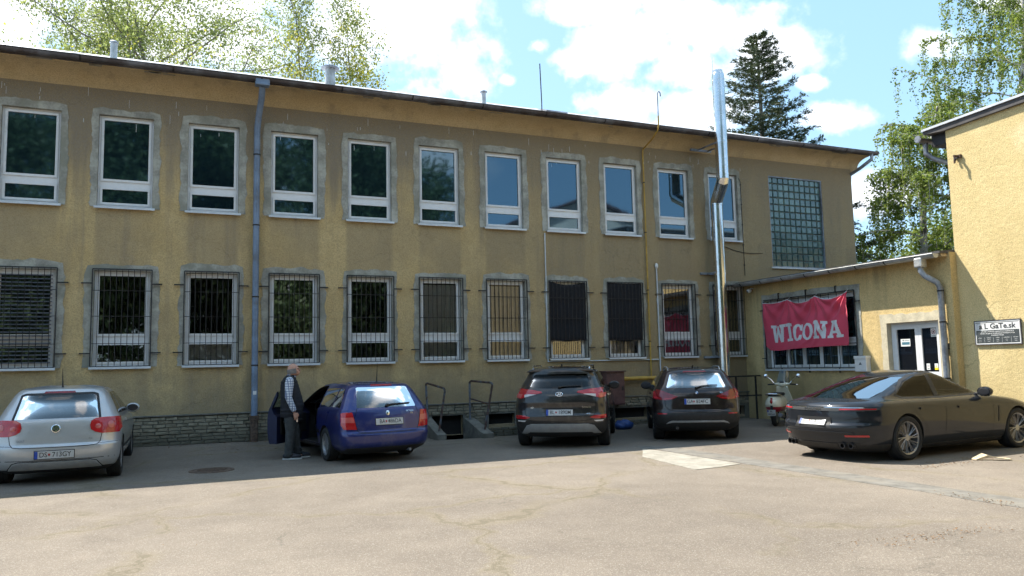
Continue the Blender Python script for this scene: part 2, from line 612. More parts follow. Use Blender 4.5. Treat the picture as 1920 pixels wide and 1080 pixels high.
def brick_mat(name, lo, hi, grime):
    m, t, bs = new_mat(name)
    oi = t.node('ShaderNodeObjectInfo')
    p = pos(t)
    n = t.noise(p, 9.0, 5, 0.65)
    g = t.noise(p, 60.0, 3, 0.6)
    cell = t.node('ShaderNodeTexVoronoi')
    t.put(cell.inputs['Vector'], t.vmath('MULTIPLY', p, (3.9, 3.9, 12.0)))
    cell.inputs['Scale'].default_value = 1.0
    r = t.math('FRACT', t.math('ADD', oi.outputs['Random'], t.sep(cell.outputs['Color'])[0]))
    c = t.mix(r, lo, hi)
    c = t.mix(t.ramp(n, 0.45, 0.75), c, grime)
    z = t.sep(p)[2]
    c = t.mix(t.ramp(t.math('ADD', z, t.math('MULTIPLY', t.math('SUBTRACT', n, 0.5), 0.8)), 0.15, 0.55, 0.7, 0.0), c, (0.10, 0.10, 0.08))
    t.link(c, bs.inputs['Base Color'])
    bs.inputs['Roughness'].default_value = 0.93
    bs.inputs['Specular IOR Level'].default_value = 0.2
    bump(t, bs, t.math('ADD', n, t.math('MULTIPLY', g, 0.6)), 0.6, 0.015)
    return m


brick_mat('split_brick', (0.21, 0.19, 0.14), (0.35, 0.32, 0.24), (0.16, 0.15, 0.11))


# ---- glass block
m, t, bs = new_mat('glass_block')
oi = t.node('ShaderNodeObjectInfo')
n = t.noise(t.vmath('ADD', objco(t), t.combine(oi.outputs['Random'], 0.0, 0.0)), 14.0, 3)
t.link(t.mix(oi.outputs['Random'], (0.035, 0.085, 0.085), (0.11, 0.19, 0.175)), bs.inputs['Base Color'])
bs.inputs['Roughness'].default_value = 0.12
bs.inputs['IOR'].default_value = 1.8
bump(t, bs, n, 0.4, 0.02)

# ---- asphalt
m, t, bs = new_mat('asphalt')
p = pos(t)
px_, py_, pz_ = t.sep(p)
big = t.noise(p, 0.22, 5, 0.6)
med = t.noise(p, 1.3, 6, 0.65)
fine = t.noise(p, 55.0, 3, 0.7)
agg = t.node('ShaderNodeTexVoronoi')
t.put(agg.inputs['Vector'], p)
agg.inputs['Scale'].default_value = 95.0
c = t.mix(t.ramp(t.math('ADD', t.math('MULTIPLY', big, 0.6), t.math('MULTIPLY', med, 0.4)), 0.36, 0.66), (0.180, 0.147, 0.120), (0.295, 0.247, 0.200))
c = t.mix(t.math('MULTIPLY', t.ramp(agg.outputs['Distance'], 0.0, 0.65), 0.55), c, (0.10, 0.088, 0.072))
cellc = t.sep(agg.outputs['Color'])[0]
c = t.mix(t.math('MULTIPLY', t.ramp(cellc, 0.75, 0.98), 0.35), c, (0.40, 0.37, 0.31))
c = t.mix(t.math('MULTIPLY', t.ramp(fine, 0.55, 0.8), 0.35), c, (0.14, 0.125, 0.105))
wob = t.node('ShaderNodeTexNoise')
t.put(wob.inputs['Vector'], p)
wob.inputs['Scale'].default_value = 0.9
wob.inputs['Detail'].default_value = 6
wob.inputs['Roughness'].default_value = 0.65
wp = t.vmath('ADD', p, t.vmath('SCALE', t.vmath('SUBTRACT', wob.outputs['Color'], (0.5, 0.5, 0.5)), scale=1.5))
cr = t.node('ShaderNodeTexVoronoi')
cr.feature = 'DISTANCE_TO_EDGE'
t.put(cr.inputs['Vector'], t.vmath('MULTIPLY', wp, (0.30, 0.30, 0.0)))
cr.inputs['Scale'].default_value = 1.0
gate = t.ramp(t.noise(p, 0.5, 3), 0.36, 0.54)
crack = t.math('MULTIPLY', t.ramp(cr.outputs['Distance'], 0.0012, 0.0105, 1.0, 0.0), gate)
cr2 = t.node('ShaderNodeTexVoronoi')
cr2.feature = 'DISTANCE_TO_EDGE'
t.put(cr2.inputs['Vector'], t.vmath('MULTIPLY', wp, (0.95, 0.95, 0.0)))
cr2.inputs['Scale'].default_value = 1.0
crack2 = t.math('MULTIPLY', t.ramp(cr2.outputs['Distance'], 0.002, 0.018, 0.7, 0.0), t.ramp(t.noise(p, 0.35, 3), 0.53, 0.64))
crack = t.math('MAXIMUM', crack, crack2)
c = t.mix(t.math('MULTIPLY', crack, 0.58), c, (0.075, 0.068, 0.055))
halo = t.math('MULTIPLY', t.ramp(cr.outputs['Distance'], 0.0, 0.05, 1.0, 0.0), gate)
c = t.mix(t.math('MULTIPLY', halo, 0.30), c, (0.20, 0.165, 0.095))
rust = t.ramp(t.noise(t.vmath('MULTIPLY', p, (1.0, 1.6, 0.0)), 0.75, 6, 0.7), 0.66, 0.76)
c = t.mix(t.math('MULTIPLY', rust, 0.45), c, (0.24, 0.135, 0.055))
oil = t.ramp(t.noise(t.vmath('ADD', p, (31.0, 7.0, 0.0)), 0.65, 5, 0.6), 0.60, 0.78)
c = t.mix(t.math('MULTIPLY', oil, 0.5), c, (0.12, 0.11, 0.10))
t.link(c, bs.inputs['Base Color'])
bs.inputs['Roughness'].default_value = 0.93
bs.inputs['Specular IOR Level'].default_value = 0.25
hh = t.math('ADD', t.math('MULTIPLY', agg.outputs['Distance'], -0.5), t.math('MULTIPLY', fine, 0.5))
bump(t, bs, hh, 0.55, 0.012)

simple('asphalt_dark', (0.165, 0.155, 0.138), 0.95, var=0.18, scale=4.0, bumps=0.5, spec=0.2, world=True, dirt=((0.205, 0.185, 0.155), 0.45, 0.70))


def sstep(a, b, x):
    u = np.clip((x - a) / (b - a), 0, 1)
    return u * u * (3 - 2 * u)


def gz(x, y):
    """height of the yard: it rises a little towards the wall on the left"""
    x = np.asarray(x, float)
    y = np.asarray(y, float)
    return 0.13 * sstep(15.0, 18.0, y) * (1 - sstep(1.0, 6.0, x))


# pits of the two cellar light wells: (x0, x1, y0, y1, depth)
PITS = [(5.72, 6.55, 16.95, FY, -1.1), (6.82, 7.95, 17.05, FY, -0.8)]
gxs = sorted(set([-400, -200, -100, -60, -40] + list(np.arange(-30, 46, 1.0)) + [60, 100, 200, 400] + [a for P in PITS for a in P[:2]]))
gys = sorted(set([-400, -200, -100, -60, -40] + list(np.arange(-30, 18, 0.75)) + [FY, 24, 40, 80, 200, 700] + [P[2] for P in PITS]))
gv, gf = [], []
idx = {}
for j, yy in enumerate(gys):
    for i, xx in enumerate(gxs):
        idx[i, j] = len(gv)
        gv.append((xx, yy, float(gz(xx, min(yy, FY)))))
for j in range(len(gys) - 1):
    for i in range(len(gxs) - 1):
        cx, cy = (gxs[i] + gxs[i + 1]) / 2, (gys[j] + gys[j + 1]) / 2
        if any(P[0] < cx < P[1] and P[2] < cy < P[3] for P in PITS):
            continue
        gf.append((idx[i, j], idx[i + 1, j], idx[i + 1, j + 1], idx[i, j + 1]))
ground = np_obj('ground', gv, gf, 'asphalt', smooth=True)
tag(ground, kind='structure')

# pits and their low concrete side walls
for k, (x0, x1, y0, y1, dz) in enumerate(PITS):
    b = MB()
    b.add([(x0, y0, 0.0), (x1, y0, 0.0), (x1, y1, 0.0), (x0, y1, 0.0), (x0, y0, dz), (x1, y0, dz), (x1, y1, dz), (x0, y1, dz)],
          [(0, 1, 5, 4), (1, 2, 6, 5), (2, 3, 7, 6), (3, 0, 4, 7), (4, 5, 6, 7)])
    o = b.build('light_well', 'concrete', fix=False)
    tag(o, ['sunken concrete cellar well beside the blue estate car', 'sunken concrete cellar well beside the dark grey crossover'][k], 'light well', 'cellar light wells')


def cheek(x0, x1, ya, za, yb, zb, label):
    """sloping cheek wall from the facade (ya, za) down to (yb, zb)"""
    b = MB()
    n = 7
    for i in range(n):
        u0, u1 = i / n, (i + 1) / n
        y0, y1 = ya + (yb - ya) * u0, ya + (yb - ya) * u1
        z0, z1 = za + (zb - za) * u0, za + (zb - za) * u1
        j0, j1 = rng.uniform(-.006, .006), rng.uniform(-.006, .006)
        b.add([(x0, y0, -1.0), (x1, y0, -1.0), (x1, y1, -1.0), (x0, y1, -1.0), (x0, y0, z0 + j0), (x1, y0, z0 + j0), (x1, y1, z1 + j1), (x0, y1, z1 + j1)],
              [(4, 5, 6, 7), (0, 4, 7, 3), (1, 2, 6, 5), (0, 1, 5, 4), (2, 3, 7, 6)])
    o = b.build('cheek_wall', 'concrete')
    return tag(o, label, 'low wall', 'low walls of the cellar wells')


cheek(5.50, 5.715, FY - .003, 0.46, 16.90, 0.12, 'low sloping concrete wall nearest the blue estate car')
cheek(6.556, 6.815, FY - .003, 0.40, 16.78, 0.10, 'low sloping concrete wall between the two cellar wells')
cheek(7.956, 8.15, FY - .003, 0.30, 16.95, 0.06, 'low sloping concrete wall behind the dark grey crossover')


def pipe_rail(name, pts, label, mid=None, mats=('iron_grey', 'iron_rust')):
    """pts: base a, top a, top b, base b"""
    e = empty(name, pts[0], 0, label, 'railing', 'tube railings by the cellar wells')
    P = [Vector(p) - Vector(pts[0]) for p in pts]
    def arc(a, b, c, r=0.06):
        d0, d1 = (a - b).normalized(), (c - b).normalized()
        return [b + d0 * r, b + d0 * r * .35 + d1 * r * .35, b + d1 * r]
    c1 = arc(P[0], P[1], P[2])
    c2 = arc(P[1], P[2], P[3])
    b = MB(); b.tube([P[0], c1[0]], .026, 8); b.build('post', mats[0], e, True)
    b = MB(); b.tube([c1[0]] + c1[1:] + c2[:2] + [c2[2]], .0262, 8); b.build('handrail', mats[1], e, True)
    b = MB(); b.tube([c2[2], P[3]], .026, 8); b.build('post', mats[1], e, True)
    if mid:
        a = P[0].lerp(P[1], mid); c = P[3].lerp(P[2], mid)
        b = MB(); b.tube([a, c], .018, 8); b.build('mid_rail', mats[1], e, True)
    return e


pipe_rail('tube_railing', [(5.61, 17.95, .42), (5.57, 17.95, 1.27), (5.80, 17.2, 1.14), (5.62, 17.15, .16)], 'rusty tube railing close beside the blue estate car')
pipe_rail('tube_railing', [(6.66, 17.9, .35), (6.66, 17.9, 1.29), (6.98, 17.2, 1.24), (6.72, 17.1, .15)], 'rusty tube railing with a middle bar between the cellar wells', mid=.55)

# repairs in the yard, manhole cover
b = MB()
poly = [(8.30, 12.9), (7.95, 12.35), (7.58, 11.8), (7.46, 10.9), (7.32, 9.95), (7.75, 9.98), (8.05, 10.05), (8.33, 10.12), (8.34, 11.0), (8.36, 12.0)]
b.prism(poly, -0.02, 0.007, 'xy')
tag(b.build('concrete_patch', 'concrete_pale'), kind='structure')
b = MB()
L = [(8.40, 13.3)] + [(8.40 + rng.uniform(-.03, .03), y) for y in np.arange(12.6, 3.0, -.7)]
Rr = [(8.90 + rng.uniform(-.03, .03), y) for y in np.arange(3.2, 13.3, .7)]
b.prism(L + Rr, -0.02, 0.0045, 'xy')
tag(b.build('trench_patch', 'asphalt_dark'), kind='structure')
e = empty('manhole_cover', (0.66, 14.2, float(gz(.66, 14.2)) + .004), 0.3, 'round rusty manhole cover between the silver hatchback and the man', 'manhole cover')
b = MB(); b.lathe([(.36, -.02), (.36, .006), (.315, .008), (.315, -.01)], n=40, cap=False); b.build('rim', 'cast_iron', e, True)
b = MB(); b.lathe([(.308, -.02), (.308, .006), (.0, .006)], n=40, cap=False)
for i in range(-4, 5):
    for j in range(-4, 5):
        if i * i + j * j < 17:
            b.box(i * .06 - .02, i * .06 + .02, j * .06 - .02, j * .06 + .02, .0055, .012)
b.build('lid', 'cast_iron', e)

# litter along the wall foot and in the yard: nobody could count it
V, F = [], []
lr = np.random.default_rng(5)
def litter(cx, cy, sx, sy, n, s0=.012, s1=.035):
    for _ in range(n):
        x, y = lr.normal(cx, sx), lr.normal(cy, sy)
        if y > FY - .06 or any(P[0] - .05 < x < P[1] + .05 and y > P[2] - .05 for P in PITS):
            continue
        s = lr.uniform(s0, s1); a = lr.uniform(0, 6.28); z = float(gz(x, y)) + .008
        q = [(x + s * math.cos(a + k * 1.57) * (1, .6)[k % 2], y + s * math.sin(a + k * 1.57) * (1, .6)[k % 2], z + lr.uniform(0, .012)) for k in range(4)]
        i = len(V); V.extend(q); F.append((i, i + 1, i + 2, i + 3))
for cx in np.arange(-3, 15, .55):
    litter(cx, 17.75, .3, .16, 16)
litter(1.5, 16.7, 1.0, .25, 60)
litter(6.0, 5.2, .30, .10, 90, .006, .016); litter(6.8, 5.15, .25, .07, 60, .006, .016)
litter(8.45, 6.1, .10, .35, 110, .006, .016); litter(11.2, 8.5, .5, .12, 90, .006, .02)
litter(10.6, 8.35, .35, .07, 60, .006, .02); litter(3.2, 12.9, .2, .08, 30, .006, .02)
for _ in range(26):
    litter(lr.uniform(-3, 12), lr.uniform(3, 12), .4, .3, 3, .004, .010)
simple('leaf_litter', (0.15, 0.085, 0.04), 0.9, var=0.4, scale=20.0, world=True)
tag(np_obj('leaf_litter', V, F, 'leaf_litter'), 'brown leaf litter and grit blown over the yard', 'litter', kind='stuff')
# ================================================================== the long two-storey building
WX0, WS = -2.695, 1.74
ZU = (5.135, 7.09)       # upper windows: sill, head
ZL = (1.80, 3.775)       # lower windows
WW = 1.05
XL, XR, YB = -13.0, 19.82, 30.0
ZTOP = 7.72
GB = (16.43, 18.55, 4.40, 7.18)   # glass block panel
NW = range(-3, 11)


def wcx(i):
    return WX0 + WS * i


def holes_wall(mb, u0, u1, z0, z1, holes, P, depth):
    """wall sheet in (u, z) with rectangular holes and reveals of the given depth; P(u, d, z) -> point"""
    us = sorted(set([u0, u1] + [h[0] for h in holes] + [h[1] for h in holes]))
    zs = sorted(set([z0, z1] + [h[2] for h in holes] + [h[3] for h in holes]))
    for a, b_ in zip(us[:-1], us[1:]):
        for c, d in zip(zs[:-1], zs[1:]):
            mu, mz = (a + b_) / 2, (c + d) / 2
            if any(h[0] < mu < h[1] and h[2] < mz < h[3] for h in holes):
                continue
            mb.add([P(a, 0, c), P(b_, 0, c), P(b_, 0, d), P(a, 0, d)], [(0, 1, 2, 3)])
    for (a, b_, c, d) in holes:
        q = [(a, c), (b_, c), (b_, d), (a, d)]
        for k in range(4):
            (ua, za), (ub, zb) = q[k], q[(k + 1) % 4]
            mb.add([P(ua, 0, za), P(ua, depth, za), P(ub, depth, zb), P(ub, 0, zb)], [(0, 1, 2, 3)])


MAIN = empty('main_building', (0, 0, 0), 0, 'long two-storey building with stained ochre walls and white windows', 'building')
holes = []
for i in NW:
    c = wcx(i)
    holes.append((c - WW / 2, c + WW / 2, *ZU))
    holes.append((c - WW / 2, c + WW / 2, *ZL))
holes.append(GB)
CELLAR = [(5.74, 6.53, 0.005, 0.47), (7.20, 7.90, 0.20, 0.46), (10.80, 11.80, 0.18, 0.45), (14.45, 15.1, .1, .36)]
mb = MB()
# y is measured along +d into the house
holes_wall(mb, XL, XR, -1.2, ZTOP, holes + CELLAR, lambda u, d, z: (u, FY + d, z), 0.16)
mb.add([(XR, FY, -1.2), (XR, YB, -1.2), (XR, YB, ZTOP), (XR, FY, ZTOP)], [(0, 1, 2, 3)])
mb.add([(XL, FY, -1.2), (XL, YB, -1.2), (XL, YB, ZTOP), (XL, FY, ZTOP)], [(0, 1, 2, 3)])
mb.add([(XL, YB, -1.2), (XR, YB, -1.2), (XR, YB, ZTOP), (XL, YB, ZTOP)], [(0, 1, 2, 3)])
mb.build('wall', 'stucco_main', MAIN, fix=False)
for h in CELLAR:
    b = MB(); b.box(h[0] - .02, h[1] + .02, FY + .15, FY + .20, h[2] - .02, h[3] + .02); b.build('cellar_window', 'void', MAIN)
# rooms behind the panes: a dark floor slab band and back wall so that clear panes look into depth
b = MB(); b.box(XL + .1, XR - .1, FY + 3.2, FY + 3.3, .5, 7.6); b.box(XL + .1, XR - .1, FY + .2, FY + 3.2, 4.0, 4.1); b.box(XL + .1, XR - .1, FY + .2, FY + 3.2, .9, 1.0)
b.build('inner_wall', 'room', MAIN)

# ---- cornice: cove under the eaves
prof = [(0.0, 7.55)] + [(-.03, 7.70)] + [(-.03 - .47 * (1 - math.cos(a)) ** 1.0 * 1.0, 7.70 + .26 * math.sin(a)) for a in np.linspace(0, math.pi / 2, 8)] + [(-.55, 8.0), (0, 8.0)]
b = MB()
b.prism([(FY + d if d else FY + .05, z) for d, z in prof], XL - .25, XR + .28, 'yz')
b.build('cornice', 'stucco_cornice', MAIN, True, ang=30)
# fallen plaster flecks on the cornice
b = MB()
for k in range(26):
    x = rng.uniform(-4, 19); w = rng.uniform(.1, .5); z = 7.93 + rng.uniform(-.015, .02)
    b.box(x, x + w, FY - .553, FY - .545, z, z + rng.uniform(.015, .045))
b.build("bare_patch", "concrete_pale", MAIN)["kind"] = "stuff"
# ---- roof
EY, EZ, SL = FY - .66, 8.07, .3815
RY = 24.2
rz = EZ + (RY - EY) * SL
b = MB()
b.prism([(EY, EZ - .05), (EY, EZ), (RY, rz), (YB + .5, EZ + .2), (YB + .5, EZ), (RY, rz - .3)], XL - .3, XR + .34, 'yz')
b.build('roof', 'roof_sheet', MAIN)
b = MB()
for k in range(17):
    x = XL + 1 + k * 1.95
    b.box(-.012, .012, 0, 6.9, 0, .012, Matrix.Translation((x, EY, EZ + .002)) @ Matrix.Rotation(math.atan(SL), 4, 'X'))
b.build('roof_seam', 'roof_sheet', MAIN)
b = MB(); b.box(XL - .3, XR + .345, EY - .012, EY + .03, EZ - .13, EZ - .052); b.build('fascia', 'zinc_dark', MAIN)
# ---- gutter in lengths with joints and brackets
GY, GZ, GR = EY - .085, EZ - .045, .085
gut = MB()
seg = [(math.cos(a) * GR, math.sin(a) * GR) for a in np.linspace(math.pi, 2 * math.pi, 9)]
seg2 = [(math.cos(a) * (GR - .008), math.sin(a) * (GR - .008)) for a in np.linspace(2 * math.pi, math.pi, 9)]
gut.prism([(GY + a, GZ + c) for a, c in seg + seg2], XL - .3, XR + .36, 'yz')
gut.tube([(XL - .3, GY - GR, GZ), (XR + .36, GY - GR, GZ)], .013, 8)
gut.build('gutter', 'zinc_dark', MAIN, True)
for k in range(19):
    x = XL + .9 + k * 1.72 + rng.uniform(-.06, .06)
    s3 = [(math.cos(a) * (GR + .005), math.sin(a) * (GR + .005)) for a in np.linspace(math.pi, 2 * math.pi, 9)]
    b = MB(); b.prism([(GY + a, GZ + c) for a, c in s3 + seg2], x, x + .035, 'yz')
    b.build('gutter_bracket', 'iron_dark', MAIN, True)
b = MB(); b.tube([(XR + .12, GY, GZ - .06), (XR + .12, GY, GZ - .22), (XR + .02, GY + .35, GZ - .42), (XR + .02, FY + .05, GZ - .55), (XR + .06, FY + .12, GZ - .8), (XR + .06, FY + .12, 3.0)], .055, 12)
b.build('corner_downpipe', 'zinc', MAIN, True)

# ---- plinth of split bricks
PL = empty('plinth', (0, 0, 0), parent=MAIN)
PZ = .74
b = MB()
cells = [h for h in CELLAR]
def band(x0, x1, z0, z1, yy0, yy1):
    b.box(x0, x1, yy0, yy1, z0, z1)
xs = [XL] + [v for h in sorted(CELLAR) for v in (h[0], h[1])] + [XR]
for a, c in zip(xs[0::2], xs[1::2]):
    band(a, c, -1.2, PZ - .012, FY - .022, FY + .03)
for h in CELLAR:
    band(h[0], h[1], h[3], PZ - .012, FY - .022, FY + .03)
b.build('mortar_bed', 'concrete', PL)
b = MB(); b.box(XL, XR, FY - .075, FY + .02, PZ - .008, PZ + .022); b.build('ledge', 'concrete', PL, bevel=.006)
BL, BH = .255, .074
bricks = []
row = 0
z = PZ - .012 - BH
while z > -.15:
    x = -4.2 + (row % 2) * .13 + rng.uniform(-.03, .03)
    while x < 15.1:
        w = BL * rng.uniform(.75, 1.15)
        if not any(h[0] - .02 < x + w and x < h[1] + .02 and z < h[3] + .01 and z + BH > h[2] - .02 for h in CELLAR) and z + BH > float(gz(x, FY)) - .02:
            bricks.append((x, z, w - .012, BH - .010))
        x += w
    z -= BH
    row += 1
# nearest, openly seen ones are pieces of their own; the rest are one mass
def seen_rank(q):
    x, z, w, h = q
    if -0.85 < x < 2.45:
        return 0 + abs(x - .8) * .01
    if 5.0 < x < 8.0:
        return 1
    if 10.6 < x < 12.4 or 14.0 < x:
        return 2
    return 3
bricks.sort(key=seen_rank)
bm_ = MB(); bm_.add([(0, 0, 0), (1, 0, 0), (1, 0, 1), (0, 0, 1), (.03, -1, .08), (.97, -1, .05), (.96, -1, .93), (.04, -1, .9)],
                    [(4, 5, 6, 7), (0, 1, 5, 4), (1, 2, 6, 5), (2, 3, 7, 6), (3, 0, 4, 7)])
brick_me = [bm_.mesh('brick')]
for s_ in (1, 2):
    me = brick_me[0].copy()
    for v in me.vertices:
        if v.co.y < -.5:
            v.co += Vector((rng.uniform(-.02, .02), rng.uniform(-.35, .2), rng.uniform(-.06, .06)))
    brick_me.append(me)
for me in brick_me:
    me.materials.append(M['split_brick'])
for k, (x, z, w, h) in enumerate(bricks[:290]):
    o = bpy.data.objects.new('brick', brick_me[k % 3])
    o.location = (x, FY - .0215, z)
    o.scale = (w, rng.uniform(.016, .034), h)
    link(o, PL)
b = MB()
for (x, z, w, h) in bricks[290:]:
    d = rng.uniform(.016, .034)
    b.add([(x, FY - .0215, z), (x + w, FY - .0215, z), (x + w, FY - .0215, z + h), (x, FY - .0215, z + h), (x + .006, FY - .0215 - d, z + .005), (x + w - .006, FY - .0215 - d, z + .005), (x + w - .006, FY - .0215 - d, z + h - .005), (x + .006, FY - .0215 - d, z + h - .005)],
          [(4, 5, 6, 7), (0, 1, 5, 4), (1, 2, 6, 5), (2, 3, 7, 6), (3, 0, 4, 7)])
o = b.build('brickwork', 'split_brick', PL)
o['kind'] = 'stuff'


# ---- windows
def ring(mb, x0, x1, z0, z1, w, y0, y1):
    """frame of four mitred bars"""
    v = []
    for (d, y) in ((0, y0), (w, y0), (w, y1), (0, y1)):
        v += [(x0 + d, y, z0 + d), (x1 - d, y, z0 + d), (x1 - d, y, z1 - d), (x0 + d, y, z1 - d)]
    f = []
    for a in range(4):
        c = (a + 1) % 4
        for k in range(4):
            k2 = (k + 1) % 4
            f.append((a * 4 + k, a * 4 + k2, c * 4 + k2, c * 4 + k))
    mb.add(v, f)


def window_frame(h, tr0, tr1):
    """outer frame, two sashes and a transom; origin at the middle of the sill line"""
    mb = MB()
    w2 = WW / 2 - .004
    ring(mb, -w2, w2, .004, h - .004, .05, .085, .15)
    mb.box(-w2 + .05, w2 - .05, .088, .15, tr0, tr1)
    ring(mb, -w2 + .044, w2 - .044, tr1 - .02, h - .048, .048, .068, .14)
    ring(mb, -w2 + .044, w2 - .044, .048, tr0 + .02, .045, .068, .14)
    return mb.mesh('window')


def pane_mesh(x0, x1, z0, z1):
    mb = MB(); mb.add([(x0, 0, z0), (x1, 0, z0), (x1, 0, z1), (x0, 0, z1)], [(0, 1, 2, 3)])
    return mb.mesh('pane')


def sill_mesh(w):
    mb = MB()
    mb.prism([(.13, .012), (-.085, -.012), (-.085, -.058), (-.072, -.058), (-.072, -.022), (.13, -.004)], -w / 2, w / 2, 'yz')
    return mb.mesh('sill')


HU, HL = ZU[1] - ZU[0], ZL[1] - ZL[0]
FR = {}
for key, h in (('u', HU), ('l', HL)):
    t0, t1 = h * (.205 if key == 'u' else .235), h * (.29 if key == 'u' else .325)
    fm = window_frame(h, t0, t1); fm.materials.append(M['upvc'])
    w2 = WW / 2 - .09
    g = 'glass_dark' if key == 'u' else 'glass_low'
    pu = pane_mesh(-w2, w2, t1 + .02, h - .09); pu.materials.append(M[g])
    pl = pane_mesh(-w2, w2, .09, t0 - .02); pl.materials.append(M[g])
    FR[key] = (fm, pu, pl, t0, t1)
SM = sill_mesh(1.15); SM.materials.append(M['sill_metal'])


def surround(seed, h):
    """irregular band of newer grey render round an opening, a little proud of the wall"""
    r = random.Random(seed)
    w2 = WW / 2
    inner, outer = [], []
    def jit(s=.012): return r.uniform(-s, s)
    sd, tp = .145 + r.uniform(-.03, .03), .155 + r.uniform(-.03, .04)
    n = 26
    path = [(-w2, -.02 + (h + .02) * i / n, -1, 0) for i in range(n)]
    path += [(-w2, h, -1, 1)]
    path += [(-w2 + WW * i / 14, h, 0, 1) for i in range(1, 14)]
    path += [(w2, h, 1, 1)]
    path += [(w2, h - (h + .02) * i / n, 1, 0) for i in range(1, n + 1)]
    ph = r.uniform(0, 6)
    for k, (x, z, dx, dz) in enumerate(path):
        wv = r.choice((0, 0, .012)) + .014 * math.sin(k * .23 * (1 + seed % 3) + ph) + .007 * math.sin(k * 1.13 + ph * 2)
        a, c = sd + jit() + wv, tp + jit() + wv
        if dx and dz:
            outer.append((x + dx * a * .8, z + c * .8))
        else:
            outer.append((x + dx * a, z + dz * c))
        inner.append((x, z))
    mb = MB()
    m_ = len(path)
    v = [(x, -.012, z) for x, z in inner] + [(x, -.011, z) for x, z in outer] + [(x, .004, z) for x, z in outer]
    f = [(i, i + 1, m_ + i + 1, m_ + i) for i in range(m_ - 1)] + [(m_ + i, m_ + i + 1, 2 * m_ + i + 1, 2 * m_ + i) for i in range(m_ - 1)]
    # reveal lining of the same render
    lin = [(x - .003 * (1 if x > 0 else -1) * (abs(x) > w2 - 1e-6), z - (.003 if z > h - 1e-6 else 0)) for x, z in inner]
    v += [(x, -.012, z) for x, z in lin] + [(x, .083, z) for x, z in lin]
    f += [(3 * m_ + i, 4 * m_ + i, 4 * m_ + i + 1, 3 * m_ + i + 1) for i in range(m_ - 1)]
    mb.add(v, f)
    return mb.mesh('render_surround')


SURR = {}
for key, h in (('u', HU), ('l', HL)):
    SURR[key] = [surround(s + (0 if key == 'u' else 50), h) for s in range(14)]
    for me in SURR[key]:
        me.materials.append(M['render_grey'])


def grille_mesh(h):
    mb = MB()
    w2 = WW / 2 + .03
    y = -.055
    for x in (-w2, w2):
        mb.box(x - .011, x + .011, y - .011, y + .011, -.005, h + .03)
    for z in (-.005, h + .03):
        mb.box(-w2, w2, y - .012, y + .012, z - .011, z + .011)
    nb = 10
    for k in range(1, nb):
        x = -w2 + 2 * w2 * k / nb
        mb.box(x - .006, x + .006, y - .006, y + .006, 0, h + .025)
    for z in (h * .235, h * .52, h * .79):
        mb.box(-w2, w2, y - .010, y + .004, z - .006, z + .006)
    for z in (h * .135, h * .865):
        for s in (-1, 1):
            x0, x1 = s * w2, s * (w2 + .20)
            mb.box(min(x0, x1), max(x0, x1), y - .010, y + .010, z - .012, z + .012)
            mb.box(min(x1, x1 - s * .02), max(x1, x1 - s * .02), y - .008, .01, z - .010, z + .010)
    return mb.mesh('window_grille')


GM = grille_mesh(HL); GM.materials.append(M['iron_dark'])


def lobj(name, me, parent, loc, rot=None):
    o = bpy.data.objects.new(name, me)
    o.location = loc
    if rot:
        o.rotation_euler = rot
    return link(o, parent)


PANE_OPEN = {}
for me in FR['l'][1:3]:
    m2 = me.copy(); m2.materials.clear(); m2.materials.append(M['glass_open']); PANE_OPEN[me.name] = m2
CURT = {2: 'left_white', 5: 'vertical', 6: 'vertical', 8: 'curtain'}
for i in NW:
    cx = wcx(i)
    for key, Z in (('u', ZU), ('l', ZL)):
        fm, pu, pl, t0, t1 = FR[key]
        w = lobj('window', fm, MAIN, (cx, FY, Z[0]))
        if key == 'u':
            w.rotation_euler = (0, 0, 0)
        tilt = rng.uniform(-.0022, .0022)
        lobj('pane', pu, w, (0, .105, 0), (rng.uniform(-.002, .002), 0, tilt))
        lobj('pane', pl, w, (0, .105, 0), (rng.uniform(-.002, .002), 0, tilt))
        if key == 'l' and i in CURT:
            for ch in list(w.children):
                ch.data = PANE_OPEN[ch.data.name]
        lobj('sill', SM, w, (0, 0, 0))
        lobj('render_surround', SURR[key][(i + 3) % 14], MAIN, (cx, FY, Z[0]))
        if key == 'l':
            lobj('window_grille', GM, MAIN, (cx, FY, Z[0]))

